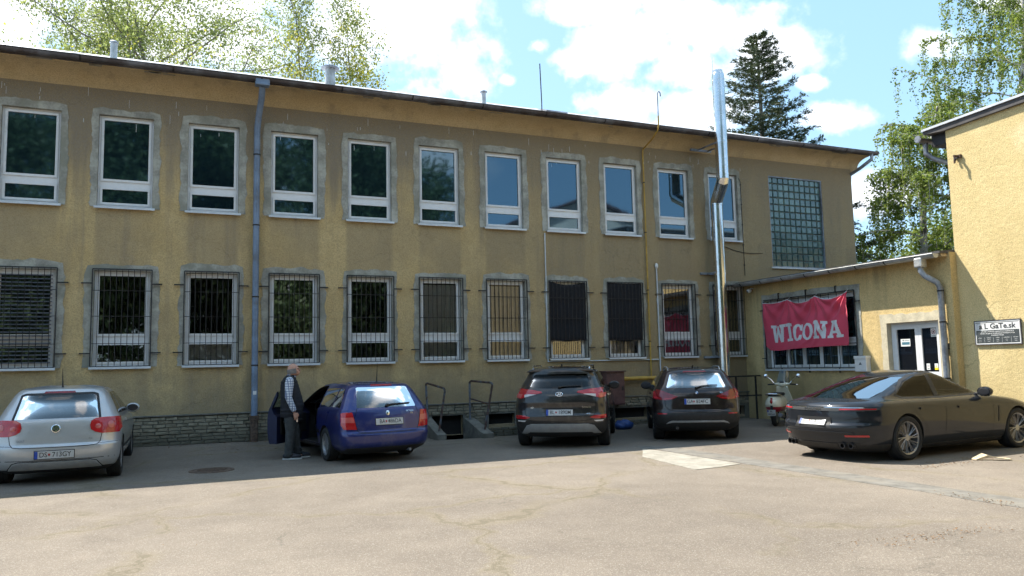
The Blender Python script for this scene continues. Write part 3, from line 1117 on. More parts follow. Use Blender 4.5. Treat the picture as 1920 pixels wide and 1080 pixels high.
# what stands behind some of the lower panes
h = HL
def blind(name, cx, n, z0, z1, mat, tilt=.6, y=.14):
    mb = MB()
    for k in range(n):
        z = z0 + (z1 - z0) * (k + .5) / n
        mb.box(-.43, .43, -.022, .022, -.0015, .0015, Matrix.Translation((0, y, z)) @ Matrix.Rotation(tilt, 4, 'X'))
    return mb.build(name, mat, MAIN, loc=(cx, FY, ZL[0]))
mb = MB()
for k in range(24):
    z = .06 + 1.84 * (k + .5) / 24
    mb.box(-.47, .47, -.026, .026, -.002, .002, Matrix.Translation((0, .035, z)) @ Matrix.Rotation(.5, 4, 'X'))
mb.build('slatted_shutter', 'blind_grey', MAIN, loc=(wcx(0), FY, ZL[0]))
for i, kind in CURT.items():
    mb = MB()
    if kind == 'vertical':
        for k in range(9):
            x = -.40 + .1 * k
            mb.box(-.052, .052, -.003, .003, .05, 1.85, Matrix.Translation((x, .165 + .012 * (k % 2), 0)) @ Matrix.Rotation(.16, 4, 'Z'))
        mb.build('vertical_blind', 'blind_white', MAIN, loc=(wcx(i), FY, ZL[0]))
    elif kind == 'left_white':
        mb.box(-.43, .43, .24, .25, .05, .52)
        mb.build('half_curtain', 'blind_white', MAIN, loc=(wcx(i), FY, ZL[0]))
    else:
        n = 40
        v = [(-.43 + .86 * k / n, .22 + .02 * math.sin(k * 1.3), z) for z in (.05, 1.85) for k in range(n + 1)]
        mb.add(v, [(k, k + 1, n + 2 + k, n + 1 + k) for k in range(n)])
        mb.build('curtain', 'curtain', MAIN, True, loc=(wcx(i), FY, ZL[0]))

# ---- glass block panel
x0, x1, z0, z1 = GB
mb = MB(); mb.box(x0 - .01, x1 + .01, FY + .10, FY + .158, z0 - .01, z1 + .01); gpan = mb.build('glass_block_panel', 'concrete', MAIN)
nc, nr = 10, 13
pw, ph_ = (x1 - x0) / nc, (z1 - z0) / nr
mb = MB()
a, c = pw / 2 - .009, ph_ / 2 - .009
mb.add([(-a, .03, -c), (a, .03, -c), (a, .03, c), (-a, .03, c), (-a, 0, -c), (a, 0, -c), (a, 0, c), (-a, 0, c),
        (-a + .02, -.016, -c + .02), (a - .02, -.016, -c + .02), (a - .02, -.016, c - .02), (-a + .02, -.016, c - .02)],
       [(0, 1, 5, 4), (1, 2, 6, 5), (2, 3, 7, 6), (3, 0, 4, 7), (4, 5, 9, 8), (5, 6, 10, 9), (6, 7, 11, 10), (7, 4, 8, 11), (8, 9, 10, 11)])
gbm = mb.mesh('glass_block'); gbm.materials.append(M['glass_block'])
for r_ in range(nr):
    for c_ in range(nc):
        lobj('glass_block', gbm, gpan, (x0 + pw * (c_ + .5), FY + .088, z0 + ph_ * (r_ + .5)), (rng.uniform(-.02, .02), 0, rng.uniform(-.02, .02)))
mb = MB(); ring(mb, x0 + .0, x1 - .0, z0 + .0, z1 - .0, .03, FY + .012, FY + .09); mb.build('glass_block_frame', 'zinc', MAIN)
mb = MB(); mb.box(x0 - .05, x1 + .05, FY - .05, FY + .06, z0 - .05, z0 - .008); mb.build('sill', 'sill_metal', MAIN)

# ================================================================== annex with the entrance
AX = 15.25
AY0, AY1 = 11.42, FY
AZ = 3.86
ANX = empty('entrance_annex', (0, 0, 0), 0, 'low ochre annex with double door between the two larger buildings', 'building')
AW = (14.02, 17.12, 1.38, 3.26)     # y0, y1, z0, z1 of the wide window
AD = (11.80, 13.14, 0.05, 2.42)     # door
mb = MB()
holes_wall(mb, AY0, AY1 - .003, -.3, AZ, [AW, AD], lambda u, d, z: (AX + d, u, z), .20)
mb.add([(AX, AY0, -.3), (AX + .4, AY0, -.3), (AX + .4, AY0, AZ), (AX, AY0, AZ)], [(0, 1, 2, 3)])
mb.build('wall', 'stucco_annex', ANX, fix=False)
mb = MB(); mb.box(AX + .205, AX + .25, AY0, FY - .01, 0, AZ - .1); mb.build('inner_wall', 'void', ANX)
# roof with overhang, gutter
mb = MB(); mb.prism([(AX - .26, 3.83), (AX - .26, 3.88), (23, 4.62), (23, 4.5), (AX + .02, 3.83)], AY0 + .03, FY - .004, 'xz'); mb.build('roof', 'roof_felt', ANX)
mb = MB(); mb.box(AX - .20, AX - .002, AY0 + .05, FY - .004, 3.765, 3.828); mb.build('soffit', 'stucco_cornice', ANX)
mb = MB()
gr = .09
s1 = [(math.cos(a) * gr, math.sin(a) * gr) for a in np.linspace(math.pi, 2 * math.pi, 9)]
s2 = [(math.cos(a) * (gr - .008), math.sin(a) * (gr - .008)) for a in np.linspace(2 * math.pi, math.pi, 9)]
mb.prism([(AX - .33 + a, 3.82 + c) for a, c in s1 + s2], AY0 + .08, FY - .03, 'xz')
mb.tube([(AX - .33 - gr, AY0 + .08, 3.82), (AX - .33 - gr, FY - .03, 3.82)], .012, 8)
mb.prism([(AX - .33 + a, 3.82 + c) for a, c in s1], AY0 + .070, AY0 + .0795, 'xz')
mb.build('gutter', 'zinc_pale', ANX, True)
for k in range(8):
    y = AY0 + .5 + k * .82
    mb = MB()
    s3 = [(math.cos(a) * (gr + .005), math.sin(a) * (gr + .005)) for a in np.linspace(math.pi, 2 * math.pi, 9)]
    mb.prism([(AX - .33 + a, 3.82 + c) for a, c in s3 + s2], y, y + .03, 'xz')
    mb.build('gutter_bracket', 'iron_dark', ANX, True)
# render round window and door
def ax_surround(y0, y1, z0, z1, wd, top, mat, seed, down=0.0):
    r = random.Random(seed)
    mb = MB()
    n = 18
    path = [(y0, z0 - down + (z1 - z0 + down) * i / n, -1, 0) for i in range(n)] + [(y0, z1, -1, 1)]
    path += [(y0 + (y1 - y0) * i / n, z1, 0, 1) for i in range(1, n)] + [(y1, z1, 1, 1)]
    path += [(y1, z1 - (z1 - z0 + down) * i / n, 1, 0) for i in range(1, n + 1)]
    m_ = len(path)
    i_ = [(AX - .012, a, c) for a, c, _, _ in path]
    o_ = [(AX - .011, a + dx * (wd + r.uniform(-.02, .02)), c + dz * (top + r.uniform(-.02, .02))) for a, c, dx, dz in path]
    q_ = [(AX + .003, p[1], p[2]) for p in o_]
    li = [(a - dx * .003, c - dz * .003) for a, c, dx, dz in path]
    e_ = [(AX + .15, a, c) for a, c in li]
    i2_ = [(AX - .012, a, c) for a, c in li]
    mb.add(i_ + o_ + q_ + i2_ + e_, [(k, k + 1, m_ + k + 1, m_ + k) for k in range(m_ - 1)] + [(m_ + k, m_ + k + 1, 2 * m_ + k + 1, 2 * m_ + k) for k in range(m_ - 1)]
           + [(3 * m_ + k, 3 * m_ + k + 1, 4 * m_ + k + 1, 4 * m_ + k) for k in range(m_ - 1)])
    return mb.build('render_surround', mat, ANX)
ax_surround(*AW, .16, .18, 'render_grey', 3)
ax_surround(*AD, .17, .20, 'render_door', 5)
# wide window: five lights in two tiers
def ringx(mb, y0, y1, z0, z1, w, x0, x1):
    t_ = MB(); ring(t_, y0, y1, z0, z1, w, x0, x1)
    mb.add([(p[1], p[0], p[2]) for p in t_.v], t_.f)
mb = MB()
ringx(mb, AW[0] + .004, AW[1] - .004, AW[2] + .004, AW[3] - .004, .06, AX + .10, AX + .17)
nl = 5
bw = (AW[1] - AW[0] - .12) / nl
zt = 2.05
mb.box(AX + .105, AX + .165, AW[0] + .06, AW[1] - .06, zt - .05, zt + .05)
win = mb
for k in range(nl):
    a, c = AW[0] + .06 + bw * k, AW[0] + .06 + bw * (k + 1)
    ringx(mb, a + .004, c - .004, AW[2] + .062, zt - .052, .05, AX + .085, AX + .16)
    ringx(mb, a + .004, c - .004, zt + .052, AW[3] - .062, .05, AX + .085, AX + .16)
wobj = mb.build('window', 'upvc', ANX)
for k in range(nl):
    a, c = AW[0] + .06 + bw * k, AW[0] + .06 + bw * (k + 1)
    for (q0, q1) in ((AW[2] + .11, zt - .10), (zt + .10, AW[3] - .11)):
        pm = MB(); pm.add([(AX + .12, a + .05, q0), (AX + .12, c - .05, q0), (AX + .12, c - .05, q1), (AX + .12, a + .05, q1)], [(0, 1, 2, 3)])
        pm.build('pane', 'glass_dark', wobj)
mb = MB(); mb.box(AX - .10, AX + .10, AW[0] - .04, AW[1] + .05, AW[2] - .045, AW[2] - .004); mb.build('sill', 'sill_metal', wobj)
# grille before it
mb = MB()
gx = AX - .05
for z in (AW[2] + .03, AW[2] + .62, AW[3] + .03):
    mb.box(gx - .011, gx + .011, AW[0] - .03, AW[1] + .03, z - .011, z + .011)
for y in (AW[0] - .03, AW[1] + .03):
    mb.box(gx - .011, gx + .011, y - .011, y + .011, AW[2] + .02, AW[3] + .04)
for k in range(1, 12):
    y = AW[0] + (AW[1] - AW[0]) * k / 12
    mb.box(gx - .006, gx + .006, y - .006, y + .006, AW[2] + .03, AW[3] + .03)
for y in (AW[0] + .55, AW[0] + 1.55, AW[1] - .55):
    mb.box(gx - .010, gx + .010, y - .012, y + .012, AW[3] + .03, AW[3] + .19)
    mb.box(gx - .008, AX + .01, y - .010, y + .010, AW[3] + .17, AW[3] + .19)
    mb.box(gx - .010, gx + .010, y - .012, y + .012, AW[2] - .10, AW[2] + .03)
for z in (AW[2] + .30, AW[3] - .25):
    for (a, c) in ((AW[0] - .20, AW[0] - .03), (AW[1] + .03, AW[1] + .20)):
        mb.box(gx - .010, gx + .010, a, c, z - .012, z + .012)
mb.build('window_grille', 'iron_dark', ANX)
# double door, white, dark glass above
dx = AX + .13
mb = MB(); ringx(mb, AD[0] + .004, AD[1] - .004, AD[2], AD[3] - .004, .07, dx, dx + .07)
DOOR = mb.build('door_frame', 'upvc', ANX)
for (name, a, c) in (('wide', 12.42, 13.065), ('narrow', 11.875, 12.415)):
    mb = MB()
    ringx(mb, a, c, AD[2] + .02, AD[3] - .075, .080, dx - .02, dx + .05)
    mb.box(dx - .018, dx + .05, a + .080, c - .080, 1.18, 1.30)
    mb.box(dx + .005, dx + .03, a + .080, c - .080, AD[2] + .08, 1.18)
    leaf = mb.build('door_leaf', 'upvc', ANX)
    pm = MB(); pm.add([(dx + .012, a + .080, 1.30), (dx + .012, c - .080, 1.30), (dx + .012, c - .080, AD[3] - .155), (dx + .012, a + .080, AD[3] - .155)], [(0, 1, 2, 3)])
    pm.build('pane', 'glass_door', leaf)
    pm = MB(); ringx(pm, a + .14, c - .14, AD[2] + .16, 1.14, .03, dx - .004, dx + .004); pm.build('panel_moulding', 'upvc', leaf)
    if name == 'wide':
        pm = MB(); pm.box(dx - .035, dx - .02, a + .03, a + .06, 1.0, 1.24); pm.tube([(dx - .03, a + .045, 1.13), (dx - .075, a + .045, 1.13), (dx - .075, a + .16, 1.13)], .010, 8)
        pm.build('handle', 'steel', leaf)
mb = MB(); mb.box(AX - .9, AX + .12, AD[0] - .15, AD[1] + .15, -.05, .04); tag(mb.build('door_step', 'concrete', ANX, bevel=.01))

# ================================================================== right-hand building
RX = 15.45
RB = empty('right_building', (0, 0, 0), 0, 'tall sunlit yellow rendered building at the right edge', 'building')
mb = MB()
RYE = 11.44
mb.add([(RX, -4, -.3), (RX, RYE, -.3), (RX, RYE, 6.62), (RX, -4, 7.2)], [(0, 1, 2, 3)])
mb.add([(RX, RYE, -.3), (30, RYE, -.3), (30, RYE, 6.62), (RX, RYE, 6.62)], [(0, 1, 2, 3)])
mb.add([(RX, -4, -.3), (30, -4, -.3), (30, -4, 7.2), (RX, -4, 7.2)], [(0, 1, 2, 3)])
mb.build('wall', 'stucco_right', RB, fix=False)
mb = MB(); mb.prism([(RYE + .50, 6.585), (RYE + .50, 6.645), (-4.3, 7.28), (-4.3, 7.17), (RYE + .02, 6.54)], RX - .07, 30, 'yz'); mb.build('roof', 'roof_felt', RB)
mb = MB(); mb.prism([(RYE + .51, 6.650), (RYE + .51, 6.70), (-4.3, 7.33), (-4.3, 7.285)], RX - .10, 30, 'yz'); mb.build('verge', 'roof_sheet', RB)
mb = MB(); mb.box(RX + .10, 30, RYE + .002, RYE + .42, 6.30, 6.36); mb.box(RX + .10, RX + .16, RYE + .002, RYE + .42, 6.36, 6.56); mb.build('eaves_board', 'iron_dark', RB)
mb = MB()
mb.prism([(RYE + .60 + a, 6.52 + c) for a, c in s1 + s2], RX - .12, 30, 'yz'); mb.lathe([(.075, 0), (.075, .004)], 'x', (RX - .122, RYE + .60, 6.52), 20)
mb.build('gutter', 'zinc', RB, True)
mb = MB(); mb.tube([(RX + .12, RYE + .60, 6.46), (RX + .12, RYE + .60, 6.20), (RX + .16, RYE + .45, 6.05), (RX + .50, RYE + .12, 5.84), (RX + .55, RYE + .10, 5.7), (RX + .55, RYE + .10, 4.4)], .055, 12); mb.build('downpipe', 'zinc', RB, True)
mb = MB()
mb.box(RX - .05, RX + .02, 11.10, 11.24, 5.86, 5.93); mb.box(RX - .16, RX - .04, 11.15, 11.19, 5.88, 5.92); mb.tube([(RX - .14, 11.17, 5.90), (RX - .15, 11.17, 5.74)], .02, 8)
mb.lathe([(.018, 0), (.026, .03), (.018, .06)], 'z', (RX - .06, 11.22, 5.80), 12)
tag(mb.build('wall_bracket', 'iron_rust'), 'small rusty iron bracket high on the sunlit right wall', 'bracket')

# hall and trees across the yard, behind the viewer: they show in the window panes
mb = MB()
HX0, HX1, HY = 16, 48, -21
mb.prism([(HX0, -.2), (HX1, -.2), (HX1, 9.5), ((HX0 + HX1) / 2, 15.5), (HX0, 9.5)], HY - 14, HY, 'xz')
HALL = empty('pale_hall', (0, 0, 0), 0, 'pale gabled hall across the yard mirrored in the right-hand windows', 'building')
simple('hall_render', (0.62, 0.60, 0.56), 0.9, var=0.1, scale=.6, world=True)
mb.build('wall', 'hall_render', HALL)
mb = MB()
for s in (-1, 1):
    cx = (HX0 + HX1) / 2
    mb.add([(cx, HY + .6, 15.8), (cx + s * 16.8, HY + .6, 9.5), (cx + s * 16.8, HY - 14.6, 9.5), (cx, HY - 14.6, 15.8),
            (cx, HY + .6, 15.6), (cx + s * 16.8, HY + .6, 9.3), (cx + s * 16.8, HY - 14.6, 9.3), (cx, HY - 14.6, 15.6)],
           [(0, 1, 2, 3), (4, 5, 6, 7), (0, 1, 5, 4), (1, 2, 6, 5)])
mb.build('roof', 'cabinet_red', HALL)
for k in range(7):
    mb = MB(); mb.box(HX0 + 2 + k * 4.4, HX0 + 4.4 + k * 4.4, HY - .05, HY + .03, 2.2, 5.6); mb.build('window', 'glass_dark', HALL)

# lime drips below the eaves
mb = MB()
for k in range(90):
    x = rng.uniform(-3.4, 15.5); z = rng.uniform(6.75, 7.5); w = rng.uniform(.004, .009)
    mb.box(x, x + w, FY - .004, FY + .002, z, z + rng.uniform(.03, .20))
mb.build('lime_drip', 'conduit', MAIN)['kind'] = 'stuff'
# ================================================================== fixtures on the buildings
def clip_band(mb, c, r, z, h=.03, n=16):
    mb.lathe([(r, z), (r + .008, z), (r + .008, z + h), (r, z + h)], 'z', (c[0], c[1], 0), n, cap=False)


# downpipe of the long building
e = empty('downpipe', (1.68, FY - .12, 0.15), 0, 'blue-grey rainwater downpipe between the third and fourth upper windows', 'downpipe')
b = MB(); b.tube([(0, 0, .50), (0, 0, 6.9), (.02, -.10, 7.18), (.05, -.36, 7.50), (.05, -.55, 7.72)], .068, 14); b.build('pipe', 'pipe_blue', e, True)
b = MB(); b.box(-.11, .19, -.70, -.50, 7.70, 7.86); b.build('hopper', 'pipe_blue', e, bevel=.02)
b = MB(); b.tube([(0, 0, -.25), (0, 0, .5)], .085, 14); b.lathe([(.10, .44), (.10, .53), (.085, .53)], n=16, cap=False); b.build('iron_boot', 'cast_iron', e, True)
for z in (1.6, 3.1, 4.7, 6.3):
    b = MB(); clip_band(b, (0, 0), .069, z); b.box(-.012, .012, .06, .13, z + .005, z + .025); b.build('clip', 'iron_dark', e)
b = MB(); b.box(-.035, .035, -.071, -.069, .98, 1.06); b.build('sticker', 'paper', e)

# stainless steel flue
fl = (14.17, FY - .36)
e = empty('steel_flue', (fl[0], fl[1], 0), 0, 'tall shiny stainless steel flue rising past the eaves', 'flue')
U = (-.27, -.66)
FRd = .165
b = MB(); b.tube([(0, 0, 1.05), (0, 0, 6.12)], FRd, 28); b.build('lower_pipe', 'steel', e, True)
b = MB(); b.tube([(0, 0, 6.10), (0, 0, 6.16), (U[0], U[1], 6.60), (U[0], U[1], 6.66)], FRd + .002, 28); b.build('offset_elbow', 'steel', e, True, ang=20)
b = MB(); b.tube([(U[0], U[1], 6.64), (U[0], U[1], 9.62)], FRd + .008, 28); b.build('upper_pipe', 'steel', e, True)
b = MB(); b.lathe([(FRd + .006, 9.62), (FRd - .03, 9.70), (FRd - .03, 9.74), (FRd - .05, 9.74), (FRd - .05, 9.5)], 'z', (U[0], U[1], 0), 28, cap=False); b.build('cap', 'steel', e, True, ang=25)
for z, c in [(z_, (0, 0)) for z_ in (1.2, 2.15, 3.1, 4.05, 5.0, 6.05)] + [(z_, U) for z_ in (6.72, 7.65, 8.55, 9.45)]:
    b = MB(); clip_band(b, c, FRd + .006, z, .045, 28); b.build('band', 'steel', e, True)
b = MB(); b.tube([(U[0], U[1], 9.6), (U[0] - .17, U[1], 9.6), (U[0] - .17, U[1], 10.1)], .006, 6); b.build('lightning_rod', 'zinc', e)
for z, c in ((4.12, (0, 0)), (1.75, (0, 0)), (7.66, U)):
    b = MB()
    w = .19
    b.box(c[0] - w, c[0] - w + .03, c[1] - .02, .36 if c == (0, 0) else .20, z - .02, z + .02)
    b.box(c[0] + w - .03, c[0] + w, c[1] - .02, .36 if c == (0, 0) else .20, z - .02, z + .02)
    b.box(c[0] - .42, c[0] + .30, .30 if c == (0, 0) else .16, .355 if c == (0, 0) else .20, z - .03, z + .03)
    b.build('wall_bracket', 'zinc', e)

# yellow gas pipe with its breather above the eaves
e = empty('gas_pipe', (11.95, FY - .06, 0), 0, 'thin yellow gas pipe climbing the wall to a hooked vent', 'pipe')
b = MB(); b.tube([(0, 0, 1.25), (0, 0, 7.45), (.0, -.02, 7.55), (.0, -.5, 7.72), (-.03, -.80, 7.86), (-.03, -.86, 8.0), (-.03, -.86, 8.25)], .022, 10); b.build('riser', 'gas_yellow', e, True)
b = MB(); b.tube([(-.03, -.86, 8.25), (-.03, -.86, 8.86), (-.01, -.86, 8.92), (.03, -.86, 8.93), (.06, -.86, 8.90), (.065, -.86, 8.80)], .017, 10); b.build('breather_hook', 'zinc', e, True)
b = MB(); b.tube([(-1.1, -.06, 1.22), (.34, -.06, 1.22), (.9, -.06, 1.22)], .055, 14); b.build('main_pipe', 'gas_yellow', e, True)
for z in (2.2, 3.6, 5.2, 6.6):
    b = MB(); clip_band(b, (0, 0), .022, z, .025, 10); b.box(-.01, .01, .0, .07, z, z + .02); b.build('clip', 'iron_dark', e)

# white conduits
e = empty('white_conduit', (8.86, FY - .03, 0), 0, 'thin white conduit running down beside the first dark-curtained window and along the sills', 'conduit')
b = MB(); b.tube([(0, 0, 5.05), (0, 0, 1.715), (3.36, 0, 1.715)], .016, 8); b.build('run', 'conduit', e)
e = empty('white_conduit', (12.27, FY - .035, 0), 0, 'short white conduit with a rounded cap rising beside the steel flue', 'conduit')
b = MB(); b.tube([(0, 0, .5), (0, 0, 4.22)], .018, 8); b.build('pole', 'conduit', e)
b = MB(); b.ellipsoid((0, 0, 4.29), (.05, .05, .08), 12, 8); b.build('cap', 'white_plastic', e, True)
e = empty('lightning_cable', (15.35, FY - .02, 0), 0, 'thin lightning cable on clips left of the glass blocks', 'cable')
b = MB(); b.tube([(0, 0, 4.1), (0, 0, 6.9), (-.06, 0, 7.0)], .008, 6)
for z in np.arange(4.4, 6.9, .6):
    b.box(-.015, .015, -.015, .025, z, z + .03)
b.build('cable', 'iron_dark', e)

# cables draped on the wall
b = MB()
pts = [(14.3 + .35 * k, FY - .012 - .004 * (k % 2), 5.05 - .18 * math.sin(k * .5) - .03 * k) for k in range(14)]
b.tube([p for p in pts if p[0] < 16.3], .008, 6)
tag(b.build('slack_cable', 'iron_dark'), 'thin slack cable sagging across the wall between flue and glass blocks', 'cable')

# gas meter cabinet
e = empty('meter_cabinet', (10.70, FY - .16, .55), 0, 'brown-red metal meter cabinet on the wall behind the dark grey crossover', 'cabinet')
b = MB(); b.box(-.30, .24, -.16, .155, 0, .86); b.build('case', 'cabinet_red', e, bevel=.01)
b = MB(); b.box(-.28, .22, -.172, -.162, .03, .82); b.build('door', 'cabinet_red', e, bevel=.006)
b = MB(); b.box(.14, .18, -.19, -.172, .38, .48); b.build('latch', 'iron_dark', e)
b = MB(); b.box(-.34, .28, -.20, .158, .862, .89); b.build('lid', 'cabinet_red', e, bevel=.006)

# dark cloths outside two lower windows
for i, lab, top in ((7, 'black shade cloth with sagging top edge over a barred lower window', 1), (8, 'taut black shade cloth over the barred window left of the yellow pipe', 0)):
    n, mm = 24, 16
    v, f = [], []
    for j in range(mm + 1):
        for k in range(n + 1):
            u, w_ = k / n, j / mm
            x = -.53 + 1.06 * u
            sag = .09 * math.sin(math.pi * u) * (1 - w_) if top else .012 * math.sin(math.pi * u)
            z = HL + .02 - sag - (HL - .42) * w_ + .012 * math.sin(u * 9) * w_
            y = -.026 - .007 * math.sin(u * 21 + w_ * 3) * (.3 + w_) - .004 * math.sin(w_ * 14 + u * 4)
            v.append((x, y, z))
    for j in range(mm):
        for k in range(n):
            a = j * (n + 1) + k
            f.append((a, a + 1, a + n + 2, a + n + 1))
    mb = MB(); mb.add(v, f)
    o = mb.build('shade_cloth', 'black_cloth', smooth=True, loc=(wcx(i), FY, ZL[0]))
    tag(o, lab, 'cloth', 'black cloths over lower windows')
    sd = o.modifiers.new('thickness', 'SOLIDIFY'); sd.thickness = .004

# ---- roof vents and aerial
def roofz(y):
    return EZ + (y - EY) * SL
def vent(x, y, top, r, cap, label):
    e = empty('roof_vent', (x, y, roofz(y)), 0, label, 'roof vent', 'roof vents')
    h = top - roofz(y)
    b = MB(); b.tube([(0, 0, -.15), (0, 0, h - .03)], r, 18); b.build('pipe', 'zinc_pale', e, True)
    b = MB(); b.lathe([(cap * .55, h - .05), (cap, h - .03), (cap, h - .01), (r * .8, h + .02), (0, h + .025)], n=20, cap=False); b.build('cap', 'zinc', e, True)
vent(-1.31, 19.0, 9.07, .075, .095, 'plain short vent pipe on the left of the roof')
vent(3.50, 19.0, 9.13, .125, .225, 'stout vent pipe with a wide flat cap on the roof')
vent(7.61, 19.0, 9.03, .06, .10, 'slim vent pipe with a small cap in the middle of the roof')
e = empty('aerial_rod', (9.35, 19.0, roofz(19.0)), 0, 'thin dark upright rod standing on the roof', 'rod')
b = MB(); b.tube([(0, 0, -.05), (0, 0, .25), (-.03, 0, 1.36)], .016, 8); b.build('rod', 'iron_dark', e)
b = MB(); b.box(.10, .75, -.1, .5, .0, .05, Matrix.Rotation(math.atan(SL), 4, 'X')); b.build('foot_plate', 'zinc', e)

# ---- banner
e = empty('banner', (AX - .10, 17.10, 3.22), 0, 'crumpled red banner with white WICONA lettering hung over the annex window', 'banner')
def poly_in(px, py, poly):
    inside = np.zeros(px.shape, bool)
    n = len(poly)
    j = n - 1
    for i in range(n):
        xi, yi = poly[i]; xj, yj = poly[j]
        c = ((yi > py) != (yj > py)) & (px < (xj - xi) * (py - yi) / (yj - yi + 1e-12) + xi)
        inside ^= c
        j = i
    return inside
def rect(x0, x1, y0, y1):
    return [(x0, y0), (x1, y0), (x1, y1), (x0, y1)]
S = .16
GL = {
    'W': (1.45, [[(.12, 1), (.42, 1), (.52, .42), (.66, .95), (.80, .95), (.93, .42), (1.03, 1), (1.33, 1), (1.10, 0), (.86, 0), (.73, .48), (.60, 0), (.36, 0)], rect(0, .54, 1 - S, 1), rect(.92, 1.45, 1 - S, 1)], []),
    'I': (.62, [rect(.17, .45, 0, 1), rect(0, .62, 0, S), rect(0, .62, 1 - S, 1)], []),
    'C': (.92, 'C', []),
    'O': (1.0, 'O', []),
    'N': (1.18, [rect(.12, .36, 0, 1), rect(.82, 1.06, 0, 1), [(.12, 1), (.44, 1), (1.06, 0), (.74, 0)], rect(0, .5, 0, S), rect(0, .4, 1 - S, 1), rect(.66, 1.18, 1 - S, 1)], []),
    'A': (1.22, [[(.42, 1), (.80, 1), (1.13, 0), (.84, 0), (.61, .80), (.38, 0), (.09, 0)], rect(.33, .89, .26, .42), rect(0, .5, 0, S), rect(.72, 1.22, 0, S), rect(.36, .86, 1 - S * .8, 1)], []),
}
def glyph(px, py, ch):
    w, sh, _ = GL[ch]
    if ch in 'CO':
        cx = w / 2
        a = ((px - cx) / (w / 2)) ** 2 + ((py - .5) / .5) ** 2
        bq = ((px - cx) / (w / 2 - .28)) ** 2 + ((py - .5) / .36) ** 2
        m_ = (a <= 1) & (bq >= 1)
        if ch == 'C':
            m_ &= ~((px > cx + .05) & (py > .36) & (py < .64))
            m_ |= poly_in(px, py, rect(w - .20, w - .02, .60, .98)) | poly_in(px, py, rect(w - .20, w - .02, .04, .34)) & (a < 1.4)
        return m_
    r_ = np.zeros(px.shape, bool)
    for p_ in sh:
        r_ |= poly_in(px, py, p_)
    return r_
NU, NV = 330, 150
BW, BHH = 2.98, 1.36
U_, V_ = np.meshgrid(np.linspace(0, 1, NU + 1), np.linspace(0, 1, NV + 1), indexing='ij')     # v: 0 bottom, 1 top
pins = [0.0, .33, .655, 1.0]
topz = np.zeros_like(U_)
for a, c in zip(pins[:-1], pins[1:]):
    s_ = (U_ >= a) & (U_ <= c)
    q = (U_ - a) / (c - a)
    topz = np.where(s_, -.13 * 4 * q * (1 - q) * (.35 if a == 0 else 1.0), topz)
topz += np.interp(U_, pins, [0, .02, .03, .06])
botz = -BHH + .05 * np.sin(U_ * 2.2) + np.interp(U_, [0, .06, .16, 1], [.16, .03, 0, .05])
zz = botz + (topz - botz) * V_
yy = -(U_ * BW) - .05 * (1 - V_) * np.cos(U_ * math.pi)
fold = np.zeros_like(U_)
for k, (pu, amp) in enumerate(((.0, .025), (.33, .035), (.655, .035), (1.0, .04))):
    du, dv = (U_ - pu) * 2.2, (1.02 - V_)
    ang = np.arctan2(du, dv + .02)
    rad = np.hypot(du, dv)
    fold += amp * np.sin(ang * (9 + k)) * np.exp(-rad * 1.3) * np.clip(rad * 4, 0, 1)
fold += .028 * np.sin(7 * U_ + 3.2 * (1 - V_) + 1.0) * (1 - V_) + .012 * np.sin(19 * U_ - 8 * V_) * (1 - V_ * .6)
dg_ = (U_ - .55) + (V_ - .15) * -.75
fold += .030 * np.exp(-(dg_ / .035) ** 2) * np.clip(1 - abs(V_ - .35) * 1.7, 0, 1)
fold += .020 * np.exp(-((U_ - .80 + (V_ - .6) * -.35) / .03) ** 2)
xx = -.045 - fold
P = np.stack([xx, yy, zz], -1).reshape(-1, 3)
ii = np.arange(NU)[:, None] * (NV + 1) + np.arange(NV)[None]
F_ = np.stack([ii, ii + NV + 1, ii + NV + 2, ii + 1], -1).reshape(-1, 4)
uc = (np.arange(NU) + .5)[:, None] / NU + np.zeros((1, NV))
vc = (np.arange(NV) + .5)[None] / NV + np.zeros((NU, 1))
mask = np.zeros((NU, NV), bool)
word = 'WICONA'
gap = .025
tot = sum(GL[c][0] for c in word) + gap * 5
x_ = 0
for c in word:
    w = GL[c][0]
    lx = (uc - .085) / (.945 - .085) * tot - x_
    ly = (vc - (.165 + .0 * uc)) / .36
    sel = (lx > -.02) & (lx < w + .02) & (ly >= 0) & (ly <= 1)
    mask |= glyph(lx, ly, c) & sel
    x_ += w + gap
mi = np.where(mask, 1, 0)
mi = np.where(vc > .985, 1, mi)
m, t, bs = new_mat('banner_red')
n_ = t.noise(objco(t), 3.0, 5)
t.link(t.mix(n_, (0.60, 0.05, 0.10), (0.69, 0.08, 0.14)), bs.inputs['Base Color'])
bs.inputs['Roughness'].default_value = .75
bs.inputs['Sheen Weight'].default_value = .15
simple('banner_white', (0.70, 0.72, 0.73), 0.75, var=0.06)
o = np_obj('cloth', P, F_, ['banner_red', 'banner_white'], e, True, mi.reshape(-1))
# ties at the pins
for k, pu in enumerate(pins):
    b = MB(); z_ = [0, .02, .03, .06][k]
    b.tube([(-.045, -pu * BW, z_ - .01), (.04, -pu * BW + .02, z_ + .05)], .006, 6); b.build('tie', 'white_plastic', e)

simple('sign_grey', (0.055, 0.065, 0.07), 0.5, var=0.05)
